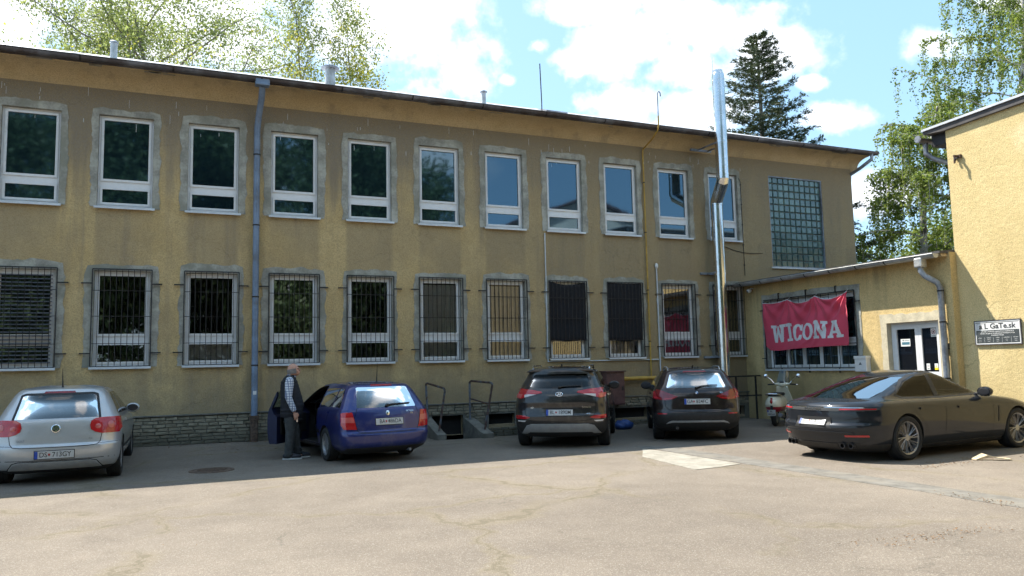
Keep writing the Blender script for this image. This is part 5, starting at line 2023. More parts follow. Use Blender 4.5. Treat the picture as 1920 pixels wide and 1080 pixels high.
    def plate(s, u, v, txt, w=.52, h=.112, band=True, off=.012, tilt=True, parts=None):
        fr_ = s.frame(u, v, off)
        o = bpy.data.objects.new('number_plate', None)
        mb = MB(); mb.box(-w / 2, w / 2, -h / 2, h / 2, -.006, .003)
        p = mb.build('number_plate', 'plate_white', s.e, bevel=.002)
        p.matrix_local = fr_
        mb = MB(); mb.box(-w / 2 - .010, w / 2 + .010, -h / 2 - .010, h / 2 + .010, -.010, -.003); q = mb.build('plate_holder', 'car_black', p, bevel=.002)
        if band:
            mb = MB(); mb.box(-w / 2, -w / 2 + .042, -h / 2 + .001, h / 2 - .001, .003, .0042); mb.build('country_band', 'plate_blue', p)
        a, c = txt
        x0 = -w / 2 + (.045 if band else .05)
        free = w - (.05 if band else .06)
        text_obj('lettering', a, .104, 'ink', p, Matrix.Translation((x0 + free * .150, 0, .0036)), sx=.86, bold=.0008)
        text_obj('lettering', c, .104, 'ink', p, Matrix.Translation((x0 + free * .665, 0, .0036)), sx=.86, bold=.0008)
        mb = MB(); mb.add([(x0 + free * .315 + dx_, dy_, .0038) for dx_, dy_ in ((-.016, .02), (.016, .02), (.016, -.004), (0, -.022), (-.016, -.004))], [(0, 1, 2, 3, 4)]); mb.build('crest', 'rust_red', p)
        return p

    def mirror(s, x, y, z, mat, sg, r=(.075, .115, .085)):
        e = empty('door_mirror', (x, sg * y, z), 0, parent=s.e)
        mb = MB(); mb.ellipsoid((0, sg * .12, 0), r, 18, 12)
        mb.v = [(max(p[0], -.045), p[1], p[2]) for p in mb.v]
        mb.build('shell', mat, e, True)
        mb = MB(); mb.ellipsoid((-.047, sg * .12, 0), (.004, r[1] * .78, r[2] * .72), 18, 10); mb.build('mirror_glass', 'rim_dark', e, True)
        mb = MB(); mb.box(-.03, .03, min(sg * -.06, sg * .05), max(sg * -.06, sg * .05), -.055, -.02); mb.build('foot', 'car_black', e, bevel=.01)

    def wiper(s, pts, off=.02):
        P = []
        for (u, v) in pts:
            h = s.hit('rear', u, v)
            P.append(h[0] + h[1] * off)
        mb = MB(); mb.tube(P, [.018] + [.010] * (len(P) - 1), 8); mb.ellipsoid(P[0], (.03, .035, .025), 10, 8)
        return mb.build('wiper', 'car_black', s.e, True)

    def aerial(s, x, y, h=.22, lean=-.5):
        p, n = s.hit('top', x, y)
        mb = MB(); mb.tube([p - n * .005, p + n * .02, p + Vector((lean * h, 0, h))], [.018, .012, .003], 8)
        return mb.build('aerial', 'car_black', s.e, True)

    def done(s):
        kill(s.outer, *s.cut)


def mirror_y(poly):
    return [(-u, v) for u, v in poly]


# ---------------------------------------------------------------- silver hatchback
rows = [(.17, -.50, 3.10, .70, .30, 3.0, .5, 2.6), (.24, -.64, 3.30, .80, .40, 3.0, .6, 2.5), (.34, -.71, 3.40, .85, .45, 3.0, .65, 2.4), (.50, -.735, 3.43, .872, .46, 3.0, .7, 2.4),
        (.57, -.73, 3.42, .876, .46, 3.0, .7, 2.4), (.61, -.70, 3.39, .879, .46, 3.0, .7, 2.4), (.72, -.685, 3.28, .880, .46, 3.0, .7, 2.4), (.82, -.668, 3.02, .876, .46, 3.0, .7, 2.4), (.90, -.652, 2.66, .866, .45, 3.0, .6, 2.5),
        (.97, -.630, 2.25, .845, .43, 3.0, .5, 2.6), (1.02, -.595, 2.08, .815, .42, 3.0, .45, 2.6), (1.14, -.50, 1.84, .758, .40, 3.1, .42, 2.6), (1.26, -.405, 1.57, .695, .38, 3.1, .40, 2.6), (1.36, -.345, 1.30, .635, .34, 3.0, .38, 2.6),
        (1.42, -.29, 1.10, .575, .32, 2.8, .36, 2.5), (1.455, -.05, .88, .47, .4, 2.4, .36, 2.4), (1.476, .22, .64, .28, .2, 2.2, .2, 2.2)]
c = Car('silver_hatchback', 'silver hatchback with rounded red tail lamps parked by the wall at the far left', (-1.57, 14.45), 1.0, rows, 'paint_silver', 2.58, 1.53, .318)
c.pending = []
c.cabin(.97, 1.95, -.30)
c.arches()
rw = [(-.565, .985), (.565, .985), (.57, 1.0), (.50, 1.315), (.46, 1.335), (-.46, 1.335), (-.50, 1.315), (-.57, 1.0)]
c.window(rw, 'rear', 'glass_tint', name='rear_window')
fw = [(-.62, 1.02), (.62, 1.02), (.52, 1.33), (-.52, 1.33)]
c.window(fw, 'front', 'glass_car', name='windscreen', xin=.9)
for sd in ('left', 'right'):
    c.window([(-.28, 1.02), (.42, 1.01), (.42, 1.355), (.10, 1.345), (-.06, 1.26)], sd, 'glass_tint')
    c.window([(.50, 1.01), (1.72, 1.0), (1.10, 1.345), (.50, 1.36)], sd, 'glass_car')
c.body(); c.panes(); c.done()
c.line('window_surround', [(-.585, .975), (-.515, 1.33), (-.46, 1.35), (.46, 1.35), (.515, 1.33), (.585, .975)], .034, 'car_black', off=.003)
c.decal('rear_spoiler_lamp', [(-.22, 1.362), (.22, 1.362), (.20, 1.392), (-.20, 1.392)], 'lens_red_dark', nv=4)
tl = [(.455, .86), (.47, .93), (.53, .968), (.70, .975), (.865, .97), (.873, .80), (.86, .735), (.62, .735), (.53, .76), (.47, .80)]
for o in c.both('tail_lamp', tl, 'lens_red', off=.012, thick=.02, nu=30):
    pass
for sg in (1, -1):
    for (u, v, r_) in ((.735, .86, .055), (.565, .845, .040)):
        fr_ = c.frame(sg * u, v, .0125)
        mb = MB(); mb.lathe([(r_, 0), (r_ * .8, .004), (0, .005)], 'z', (0, 0, 0), 20, cap=False); q = mb.build('lamp_disc', 'lens_pink', c.e, True); q.matrix_local = fr_
c.line('panel_gap', [(.62, .735), (.60, .62), (.56, .575), (.45, .565), (0, .56), (-.45, .565), (-.56, .575), (-.60, .62), (-.62, .735)], .010)
c.line('panel_gap', [(.855, .60), (.58, .59)], .006); c.line('panel_gap', [(-.855, .60), (-.58, .59)], .006)
c.line('bumper_crease', [(-.80, .375), (0, .37), (.80, .375)], .010, 'car_black')
c.decal('bumper_valance', [(-.62, .235), (.62, .235), (.54, .325), (.48, .345), (-.48, .345), (-.54, .325)], 'skid_silver', off=.012, thick=.016, nu=30)
c.line('bumper_shadow_gap', [(-.64, .23), (-.56, .335), (-.48, .355), (.48, .355), (.56, .335), (.64, .23)], .012)
c.plate(0, .455, ('DS', '713GY'))
fr_ = c.frame(0, .835, .006)
mb = MB(); mb.lathe([(.062, -.004), (.062, .006), (.052, .010), (.052, .004), (0, .004)], n=28, cap=False); q = mb.build('badge', 'chrome', c.e, True); q.matrix_local = fr_
mb = MB()
for (a0, b0, a1, b1) in ((-.034, .038, -.008, -.002), (.034, .038, .008, -.002), (-.046, .012, -.024, -.040), (-.024, -.040, 0, .006), (0, .006, .024, -.040), (.024, -.040, .046, .012)):
    mb.tube([(a0, b0, .006), (a1, b1, .006)], .005, 6)
q2 = mb.build('emblem', 'ink', q)
text_obj('lettering', 'GOLF', .045, 'zinc', c.e, c.frame(.46, .665, .003)); text_obj('lettering', 'FSI', .045, 'zinc', c.e, c.frame(-.47, .665, .003))
for sd in ('left', 'right'):
    c.line('panel_gap', [(.46, 1.35), (.46, .45), (.36, .28)], .008, view=sd); c.line('panel_gap', [(1.66, .98), (1.72, .35)], .008, view=sd); c.line('panel_gap', [(.46, .28), (1.72, .28)], .008, view=sd)
    c.decal('side_strip', [(.36, .44), (2.2, .44), (2.2, .48), (.36, .48)], 'car_black', view=sd, nv=3, off=.008, thick=.012)
    c.decal('door_handle', [(.52, .865), (.70, .865), (.70, .90), (.52, .90)], 'paint_silver', view=sd, nv=3, off=.02, thick=.02)
c.mirror(1.60, .80, 1.03, 'paint_silver', 1); c.mirror(1.60, .80, 1.03, 'paint_silver', -1)
c.aerial(-.10, 0, .30, -.25)
c.wheels('plain', spokes=9); c.underbody(); c.seats((1.05,), .12)

# ---------------------------------------------------------------- blue estate with its driver's door open
rows = [(.17, -.85, 2.95, .68, .30, 3.4, .5, 2.6), (.25, -1.02, 3.22, .78, .36, 3.4, .6, 2.5), (.34, -1.09, 3.34, .83, .38, 3.6, .65, 2.4), (.50, -1.105, 3.38, .855, .38, 3.6, .7, 2.4),
        (.545, -1.09, 3.37, .860, .38, 3.6, .7, 2.4), (.58, -1.055, 3.35, .862, .36, 3.8, .7, 2.4), (.70, -1.045, 3.28, .864, .36, 3.8, .7, 2.4), (.80, -1.03, 3.10, .860, .36, 3.8, .7, 2.4), (.88, -1.015, 2.75, .85, .35, 3.8, .6, 2.5),
        (.95, -.995, 2.30, .832, .34, 3.8, .5, 2.6), (1.0, -.965, 2.08, .805, .33, 3.8, .45, 2.6), (1.12, -.885, 1.82, .745, .32, 3.8, .42, 2.6), (1.24, -.80, 1.54, .685, .30, 3.7, .40, 2.6), (1.34, -.725, 1.26, .625, .28, 3.4, .38, 2.6),
        (1.39, -.66, 1.08, .575, .28, 3.0, .36, 2.5), (1.425, -.42, .86, .48, .4, 2.6, .36, 2.4), (1.445, -.10, .60, .30, .2, 2.3, .2, 2.2)]
c = Car('blue_estate_car', 'dark blue estate car with its driver door standing open', (3.40, 14.58), -7.0, rows, 'paint_blue', 2.51, 1.50, .308)
c.pending = []
c.cabin(.95, 1.93, -.70)
c.arches()
rw = [(-.555, .985), (.555, .985), (.565, 1.0), (.495, 1.335), (.46, 1.35), (-.46, 1.35), (-.495, 1.335), (-.565, 1.0)]
c.window(rw, 'rear', 'glass_car', name='rear_window', xin=.3)
c.window([(-.62, 1.0), (.62, 1.0), (.52, 1.31), (-.52, 1.31)], 'front', 'glass_car', name='windscreen', xin=.8)
DOORP = [(.50, .30), (1.66, .30), (1.74, .95), (1.06, 1.36), (.50, 1.375)]
DWIN = [(.56, .985), (1.60, .985), (1.04, 1.315), (.56, 1.33)]
for sd in ('left', 'right'):
    c.window([(-.74, 1.0), (-.30, 1.0), (-.30, 1.33), (-.56, 1.315)], sd, 'glass_tint')
    c.window([(-.24, 1.0), (.44, .99), (.44, 1.335), (-.24, 1.33)], sd, 'glass_tint')
    if sd == 'right':
        c.window(DWIN, sd, 'glass_car')
# the door is cut out of the shell and hung on its hinge
mbd = MB(); mbd.prism(DOORP, .30, 1.4, 'xz'); dcut = tmp_obj(mbd.v, mbd.f)
mbw = MB(); mbw.prism(DWIN, .3, 1.6, 'xz'); dwin = tmp_obj(mbw.v, mbw.f)
mbi = MB(); mbi.prism([(.3, .2), (1.9, .2), (1.9, 1.6), (.3, 1.6)], .2, .66, 'xz'); dthin = tmp_obj(mbi.v, mbi.f)
cab = c.cut[0]
me = boolean(c.outer, [cab, dwin, dthin]); shell = tmp_obj([v.co for v in me.vertices], [tuple(p.vertices) for p in me.polygons])
dme = boolean(shell, [dcut], 'INTERSECT')
c.cut.append(dcut)
c.body(); c.panes()
HG = Vector((1.68, .80, 0))
for v in dme.vertices:
    v.co -= HG
dme.materials.clear(); dme.materials.append(M['paint_blue']); dme.materials.append(M['door_inside'])
for p in dme.polygons:
    r = c.bvh.find_nearest(p.center + HG)
    p.material_index = 1 if r[3] > .004 else 0
dme.name = 'driver_door'
door = bpy.data.objects.new('driver_door', dme); link(door, c.e)
door.location = HG; door.rotation_euler = (0, 0, R(-46))
mb = MB(); cols = grid_poly(DWIN, 12, 6)
vv = []
for cc in cols:
    for (u, v) in cc:
        h_ = c.hit('left', u, v); vv.append(h_[0] - h_[1] * .015 - HG)
mm = len(cols[0])
mb.add(vv, [(i * mm + j, (i + 1) * mm + j, (i + 1) * mm + j + 1, i * mm + j + 1) for i in range(len(cols) - 1) for j in range(mm - 1)])
mb.build('window', 'glass_car', door, True, fix=False)
mb = MB(); mb.box(-1.05, -.12, -.16, -.10, .46, .84); mb.box(-1.0, -.3, -.20, -.14, .66, .72); mb.build('door_lining', 'car_black', door, bevel=.02)
mb = MB(); mb.box(-.92, -.34, -.19, -.155, .34, .48); mb.build('door_pocket', 'car_inside', door, bevel=.02)
c.done(); kill(shell, dwin, dthin)
em = empty('door_mirror', (-.12, .06, .99), 0, parent=door)
mb = MB(); mb.ellipsoid((0, .10, 0), (.07, .11, .08), 16, 10); mb.v = [(max(p[0], -.045), p[1], p[2]) for p in mb.v]; mb.build('shell', 'paint_blue', em, True)
c.decal('high_stop_lamp', [(-.21, 1.368), (.21, 1.368), (.20, 1.392), (-.20, 1.392)], 'lens_red', nv=4, off=.008)
tl = [(.59, .615), (.80, .62), (.835, .70), (.825, .90), (.80, .915), (.655, .915), (.63, .80)]
for o in c.both('tail_lamp', tl, 'lens_red', off=.008, thick=.014, nu=22):
    pass
for sg in (1, -1):
    c.decal('tail_lamp_band', [(sg * .625, .735), (sg * .825, .735), (sg * .822, .83), (sg * .640, .83)], 'lens_pink', off=.0095, thick=.004)
c.line('panel_gap', [(.565, .98), (.63, .80), (.58, .60), (.55, .56), (0, .555), (-.55, .56), (-.58, .60), (-.63, .80), (-.565, .98)], .009)
c.line('panel_gap', [(-.84, .545), (0, .540), (.84, .545)], .010)
c.decal('bumper_lip', [(-.80, .255), (.80, .255), (.80, .29), (-.80, .29)], 'car_black', off=.004, nv=3, nu=30)
c.plate(-.02, .735, ('BA', '486DA'), band=False)
q = MB(); q.ellipsoid((0, 0, 0), (.035, .048, .010), 16, 10); q = q.build('badge', 'chrome', c.e, True); q.matrix_local = c.frame(0, .885, .004)
text_obj('lettering', 'OCTAVIA', .045, 'chrome', c.e, c.frame(-.43, .905, .003), sx=.8); text_obj('lettering', 'TDI', .04, 'chrome', c.e, c.frame(-.46, .865, .003), sx=.8)
c.wiper([(0, 1.01), (-.12, 1.03), (-.30, 1.035), (-.45, 1.04)])
for sd in ('left', 'right'):
    c.line('panel_gap', [(.47, 1.35), (.47, .40), (.40, .28)], .008, view=sd); c.line('panel_gap', [(-.28, 1.33), (-.28, .98), (-.05, .70)], .008, view=sd)
    c.line('panel_gap', [(.40, .27), (1.75, .27)], .010, view=sd)
    c.decal('rub_strip', [(.36, .50), (.46, .50), (.46, .56), (.36, .56)], 'car_black', view=sd, nv=3, off=.010, thick=.012)
    c.decal('door_handle', [(-.20, .88), (-.04, .88), (-.04, .915), (-.20, .915)], 'paint_blue', view=sd, nv=3, off=.02, thick=.02)
c.decal('door_handle', [(.55, .88), (.71, .88), (.71, .915), (.55, .915)], 'paint_blue', view='right', nv=3, off=.02, thick=.02)
c.mirror(1.55, .78, 1.0, 'paint_blue', -1)
c.aerial(-.45, 0, .36, -.12)
c.wheels('plain', spokes=7); c.underbody(); c.seats((1.0,), .05)
mb = MB(); mb.tube([(-.8, -.42, .20), (-1.04, -.42, .21)], .026, 12); mb.build('exhaust', 'zinc', c.e, True)

c.e.scale = (.97, .97, .97)
# ---------------------------------------------------------------- dark grey crossover
rows = [(.22, -.60, 3.05, .72, .30, 3.0, .5, 2.6), (.30, -.76, 3.35, .84, .40, 3.0, .6, 2.5), (.42, -.85, 3.48, .895, .42, 3.0, .65, 2.4), (.56, -.885, 3.53, .915, .44, 3.0, .7, 2.4), (.63, -.885, 3.53, .92, .45, 3.0, .7, 2.4),
        (.69, -.86, 3.52, .922, .46, 3.0, .7, 2.4), (.80, -.845, 3.46, .925, .47, 2.9, .7, 2.4), (.90, -.855, 3.30, .922, .50, 2.8, .7, 2.4), (1.0, -.84, 2.98, .912, .52, 2.7, .65, 2.4), (1.08, -.815, 2.55, .895, .52, 2.7, .55, 2.5), (1.14, -.78, 2.25, .862, .50, 2.7, .5, 2.6),
        (1.20, -.73, 2.08, .825, .46, 2.7, .45, 2.6), (1.30, -.64, 1.86, .768, .42, 2.8, .42, 2.6), (1.40, -.555, 1.63, .715, .38, 2.9, .40, 2.6), (1.49, -.54, 1.40, .662, .34, 3.0, .38, 2.6),
        (1.545, -.52, 1.2, .60, .34, 2.8, .36, 2.5), (1.585, -.28, .98, .50, .5, 2.4, .36, 2.4), (1.608, .10, .66, .28, .2, 2.2, .2, 2.2)]
c = Car('dark_grey_crossover', 'dark grey crossover with slim swept tail lamps parked in the middle', (7.42, 14.42), 33.0, rows, 'paint_anthracite', 2.67, 1.61, .352, wheel_w=.235)
c.pending = []
c.cabin(1.12, 2.0, -.45)
c.arches()
rw = [(-.60, 1.205), (-.40, 1.175), (0, 1.165), (.40, 1.175), (.60, 1.205), (.615, 1.23), (.53, 1.43), (.49, 1.445), (-.49, 1.445), (-.53, 1.43), (-.615, 1.23)]
c.window(rw, 'rear', 'glass_privacy', name='rear_window', xin=.4)
c.window([(-.66, 1.16), (.66, 1.16), (.55, 1.46), (-.55, 1.46)], 'front', 'glass_car', name='windscreen', xin=.9)
for sd in ('left', 'right'):
    c.window([(-.42, 1.24), (.46, 1.13), (.46, 1.475), (-.05, 1.47)], sd, 'glass_privacy')
    c.window([(.54, 1.12), (1.85, 1.10), (1.22, 1.46), (.54, 1.478)], sd, 'glass_car')
lowblack = lambda q: 2 if (q.z < .50 and q.x < -.3) or q.z < .36 or (abs(q.y) > .80 and min(math.hypot(q.x, q.z - .352), math.hypot(q.x - 2.67, q.z - .352)) < .445) else 0
c.body(lowblack); c.panes(); c.done()
mb = MB(); mb.prism([(-.70, 0), (.70, 0), (.64, .035), (.55, .055), (-.55, .055), (-.64, .035)], -.02, .22, 'xz')
sp = mb.build('roof_spoiler', 'paint_anthracite', c.e, bevel=.015); sp.matrix_local = Matrix.Translation((-.48, 0, 1.49)) @ Matrix.Rotation(-math.pi / 2, 4, 'Z') @ Matrix.Rotation(.10, 4, 'X')
mb = MB(); mb.box(-.18, .18, -.024, -.018, .012, .034); q = mb.build('high_stop_lamp', 'lens_red', c.e); q.matrix_local = sp.matrix_local.copy()
tlo = [(.34, 1.085), (.36, 1.11), (.55, 1.145), (.85, 1.175), (.905, 1.155), (.915, 1.08), (.89, .99), (.78, .975), (.62, 1.02), (.45, 1.065)]
c.both('tail_lamp', tlo, 'lens_red', off=.010, thick=.016, nu=30)
c.both('reversing_lamp', [(.46, 1.056), (.60, 1.06), (.70, 1.05), (.70, .998), (.62, 1.018)], 'lens_clear', off=.0115, thick=.004)
c.both('indicator_lamp', [(.74, 1.06), (.89, 1.075), (.88, .995), (.78, .985)], 'lens_pink', off=.0115, thick=.004)
c.both('bumper_reflector', [(.58, .615), (.68, .645), (.885, .66), (.89, .60), (.86, .585), (.66, .585)], 'lens_red', off=.010, thick=.014)
c.both('reversing_lamp', [(.66, .555), (.84, .56), (.83, .535), (.70, .53)], 'lens_clear', off=.006, thick=.006)
c.decal('skid_plate', [(-.66, .30), (-.60, .33), (.60, .33), (.66, .30), (.78, .30), (.66, .46), (.55, .49), (-.55, .49), (-.66, .46), (-.78, .30)], 'skid_silver', off=.012, thick=.018, nu=40)
c.line('panel_gap', [(.70, 1.0), (.685, .70), (.62, .565), (.45, .545), (0, .54), (-.45, .545), (-.62, .565), (-.685, .70), (-.70, 1.0)], .009)
c.line('tailgate_crease', [(-.66, .86), (0, .85), (.66, .86)], .02, 'paint_anthracite', off=.006)
c.decal('tailgate_trim', [(-.36, .78), (.36, .78), (.34, .80), (-.34, .80)], 'car_black', nv=3)
c.plate(.0, .705, ('BL', '1890M'))
mb = MB()
mb.tube([(.068 * math.cos(a), .040 * math.sin(a), .004) for a in np.linspace(0, 2 * math.pi, 33)], .007, 8)
mb.tube([(-.032, -.028, .005), (-.012, .026, .005)], .006, 6); mb.tube([(.012, -.026, .005), (.032, .028, .005)], .006, 6); mb.tube([(-.026, -.004, .006), (.026, .006, .006)], .005, 6)
q = mb.build('badge', 'chrome', c.e, True); q.matrix_local = c.frame(0, 1.055, .004)
text_obj('lettering', 'TUCSON', .042, 'chrome', c.e, c.frame(-.52, .80, .003)); text_obj('lettering', 'GDI', .04, 'chrome', c.e, c.frame(.54, .80, .003)); text_obj('lettering', '4WD', .034, 'chrome', c.e, c.frame(-.56, .68, .003))
c.wiper([(.0, 1.185), (-.12, 1.20), (-.30, 1.205), (-.42, 1.205)], .022)
for sg in (1, -1):
    mb = MB()
    pts = []
    for k, x in enumerate(np.linspace(-.42, 1.10, 12)):
        h_ = c.hit('top', x, sg * .57)
        lift = .055 if 0 < k < 11 else .0
        pts.append(h_[0] + Vector((0, 0, lift)))
    mb.tube(pts, .02, 8); mb.build('roof_rail', 'chrome', c.e, True)
for sd in ('left', 'right'):
    c.line('panel_gap', [(.50, 1.47), (.50, .55), (.42, .40)], .008, view=sd); c.line('panel_gap', [(1.80, 1.05), (1.84, .40)], .008, view=sd); c.line('panel_gap', [(-.40, 1.22), (-.20, .95), (.36, .62)], .008, view=sd)
    c.decal('door_handle', [(.56, .985), (.74, .985), (.74, 1.02), (.56, 1.02)], 'chrome', view=sd, nv=3, off=.025, thick=.025)
    c.decal('door_handle', [(-.20, 1.01), (-.02, 1.0), (-.02, 1.035), (-.20, 1.045)], 'chrome', view=sd, nv=3, off=.025, thick=.025)
    c.decal('window_trim', [(-.40, 1.205), (1.85, 1.075), (1.85, 1.09), (-.40, 1.22)], 'chrome', view=sd, nv=3, off=.004, thick=.004)
c.mirror(1.62, .86, 1.16, 'paint_anthracite', 1, (.09, .125, .09)); c.mirror(1.62, .86, 1.16, 'paint_anthracite', -1, (.09, .125, .09))
p, n = c.hit('top', -.15, 0); mb = MB(); mb.prism([(-.07, 0), (.07, 0), (-.04, .05), (-.07, .05)], -.015, .015, 'xz'); mb.build('fin_aerial', 'paint_anthracite', c.e, loc=p, bevel=.004)
c.wheels('plain', spokes=5); c.underbody(.24); c.seats((1.1,), .12, .55, hz=1.32)

# ---------------------------------------------------------------- brown-black crossover
rows = [(.20, -.55, 3.05, .70, .30, 3.0, .5, 2.6), (.28, -.70, 3.35, .82, .40, 3.0, .6, 2.5), (.40, -.79, 3.48, .875, .42, 3.0, .65, 2.4), (.54, -.82, 3.55, .892, .44, 3.0, .7, 2.4), (.60, -.81, 3.55, .896, .45, 3.0, .7, 2.4),
        (.66, -.785, 3.54, .899, .45, 3.0, .7, 2.4), (.78, -.775, 3.46, .900, .46, 2.9, .7, 2.4), (.88, -.765, 3.26, .896, .47, 2.8, .7, 2.4), (.96, -.745, 2.95, .886, .47, 2.8, .65, 2.4), (1.03, -.72, 2.45, .866, .46, 2.8, .55, 2.5), (1.09, -.685, 2.2, .835, .44, 2.8, .5, 2.6),
        (1.16, -.63, 2.0, .790, .42, 2.9, .45, 2.6), (1.26, -.55, 1.78, .738, .40, 2.9, .42, 2.6), (1.36, -.475, 1.52, .682, .36, 3.0, .40, 2.6), (1.43, -.43, 1.30, .632, .34, 3.0, .38, 2.6),
        (1.475, -.36, 1.1, .57, .34, 2.8, .36, 2.5), (1.505, -.12, .88, .47, .5, 2.4, .36, 2.4), (1.525, .16, .60, .27, .2, 2.2, .2, 2.2)]
c = Car('brown_crossover', 'brownish black crossover with L-shaped tail lamps parked before the steel flue', (10.36, 14.02), 31.0, rows, 'paint_brown', 2.76, 1.53, .338, wheel_w=.235)
c.pending = []
c.cabin(1.06, 2.0, -.40)
c.arches()
rw = [(-.59, 1.095), (.59, 1.095), (.60, 1.12), (.515, 1.365), (.48, 1.385), (-.48, 1.385), (-.515, 1.365), (-.60, 1.12)]
c.window(rw, 'rear', 'glass_car', name='rear_window', xin=.4)
c.window([(-.64, 1.10), (.64, 1.10), (.53, 1.38), (-.53, 1.38)], 'front', 'glass_car', name='windscreen', xin=.9)
for sd in ('left', 'right'):
    c.window([(-.40, 1.14), (.48, 1.08), (.48, 1.405), (-.08, 1.395)], sd, 'glass_privacy')
    c.window([(.56, 1.075), (1.80, 1.06), (1.14, 1.395), (.56, 1.408)], sd, 'glass_car')
lowblack = lambda q: 2 if (q.z < .585 and q.x < -.32) or q.z < .34 or (abs(q.y) > .78 and min(math.hypot(q.x, q.z - .338), math.hypot(q.x - 2.76, q.z - .338)) < .425) else 0
c.body(lowblack); c.panes(); c.done()
c.decal('high_stop_lamp', [(-.24, 1.415), (.24, 1.415), (.22, 1.438), (-.22, 1.438)], 'lens_red_dark', nv=4, off=.008)
tlo = [(.385, .915), (.40, .93), (.55, .985), (.66, 1.03), (.74, 1.055), (.86, 1.07), (.885, 1.0), (.885, .865), (.62, .845), (.50, .862)]
c.both('tail_lamp', tlo, 'lens_red_dark', off=.010, thick=.016, nu=30)
c.both('tail_lamp_bar', [(.42, .905), (.52, .872), (.66, .862), (.66, .885), (.54, .895)], 'lens_red', off=.0115, thick=.004)
c.both('tail_lamp_bar', [(.72, .875), (.875, .885), (.87, 1.0), (.84, 1.04), (.80, .92)], 'lens_red', off=.0115, thick=.004)
c.both('bumper_reflector', [(.62, .560), (.80, .560), (.80, .582), (.62, .582)], 'lens_red', off=.010, thick=.012, nv=3)
c.decal('skid_arc', [(-.64, .36), (-.60, .40), (-.52, .43), (.52, .43), (.60, .40), (.64, .36), (.60, .375), (.50, .395), (-.50, .395), (-.60, .375)], 'skid_silver', off=.010, thick=.014, nu=40, nv=4)
c.line('panel_gap', [(.655, .86), (.64, .72), (.58, .655), (.45, .625), (0, .62), (-.45, .625), (-.58, .655), (-.64, .72), (-.655, .86)], .009)
c.line('tailgate_crease', [(-.50, .97), (0, .975), (.50, .97)], .016, 'paint_brown', off=.008)
c.plate(.0, .815, ('GA', '824FC'))
mb = MB(); mb.lathe([(.042, -.003), (.042, .005), (.034, .006), (0, .006)], n=24, cap=False); q = mb.build('badge', 'ink', c.e, True); q.matrix_local = c.frame(0, .995, .004)
for k in range(4):
    mb = MB(); an = np.linspace(k * math.pi / 2, (k + 1) * math.pi / 2, 7)
    mb.add([(0, 0, .0075)] + [(.028 * math.cos(a), .028 * math.sin(a), .0075) for a in an], [tuple(range(8))]); mb.build('badge_quarter', 'badge_blue' if k % 2 else 'white_plastic', q)
text_obj('lettering', 'X1', .055, 'chrome', c.e, c.frame(-.50, .99, .003))
c.wiper([(0, 1.085), (-.12, 1.12), (-.30, 1.135), (-.43, 1.13)], .022)
for sg in (1, -1):
    mb = MB()
    pts = []
    for k, x in enumerate(np.linspace(-.30, 1.10, 12)):
        h_ = c.hit('top', x, sg * .54)
        pts.append(h_[0] + Vector((0, 0, .04 if 0 < k < 11 else 0)))
    mb.tube(pts, .015, 8); mb.build('roof_rail', 'skid_silver', c.e, True)
for sd in ('left', 'right'):
    c.line('panel_gap', [(.52, 1.40), (.52, .52), (.44, .36)], .008, view=sd); c.line('panel_gap', [(1.78, 1.02), (1.82, .38)], .008, view=sd)
    c.decal('door_handle', [(.58, .93), (.76, .93), (.76, .965), (.58, .965)], 'paint_brown', view=sd, nv=3, off=.025, thick=.025)
c.mirror(1.60, .82, 1.10, 'car_black', 1, (.09, .125, .09)); c.mirror(1.60, .82, 1.10, 'car_black', -1, (.09, .125, .09))
p, n = c.hit('top', -.05, 0); mb = MB(); mb.prism([(-.07, 0), (.07, 0), (-.04, .05), (-.07, .05)], -.015, .015, 'xz'); mb.build('fin_aerial', 'paint_brown', c.e, loc=p, bevel=.004)
c.wheels('plain', spokes=5); c.underbody(.22); c.seats((1.1,), .12, .5, hz=1.26)
mb = MB(); mb.tube([(-.5, .42, .27), (-.74, .42, .28)], .035, 12); mb.build('exhaust', 'rim_dark', c.e, True)

# ---------------------------------------------------------------- dark grey fastback saloon
rows = [(.14, -.70, 3.35, .78, .35, 2.8, .5, 2.6), (.20, -.92, 3.70, .87, .55, 2.6, .7, 2.4), (.30, -1.02, 3.86, .925, .62, 2.5, .8, 2.3), (.42, -1.07, 3.92, .952, .68, 2.4, .85, 2.3), (.52, -1.105, 3.93, .962, .70, 2.4, .85, 2.3), (.575, -1.10, 3.93, .966, .70, 2.4, .85, 2.3),
        (.62, -1.06, 3.91, .968, .70, 2.4, .85, 2.3), (.72, -1.055, 3.83, .968, .70, 2.4, .85, 2.3), (.80, -1.05, 3.66, .963, .70, 2.4, .85, 2.3), (.86, -1.035, 3.40, .950, .68, 2.4, .8, 2.3), (.905, -.99, 3.05, .925, .64, 2.4, .7, 2.4), (.935, -.93, 2.75, .885, .60, 2.3, .6, 2.4),
        (.965, -.80, 2.52, .825, .55, 2.2, .55, 2.4), (1.01, -.62, 2.36, .780, .55, 2.2, .5, 2.5), (1.09, -.36, 2.16, .742, .55, 2.2, .5, 2.5), (1.18, -.06, 1.95, .698, .55, 2.2, .5, 2.5), (1.27, .26, 1.73, .645, .55, 2.2, .48, 2.5), (1.34, .56, 1.52, .585, .5, 2.2, .45, 2.5),
        (1.385, .82, 1.35, .49, .3, 2.2, .3, 2.4), (1.41, 1.02, 1.22, .30, .1, 2.1, .1, 2.2)]
c = Car('grey_fastback_saloon', 'long dark grey fastback saloon with multi-spoke wheels at the right', (10.76, 10.00), 86.5, rows, 'paint_grey', 2.95, 1.66, .352, wheel_w=.27)
c.pending = []
c.cabin(.965, 2.1, -.25)
c.arches(.383, .42)
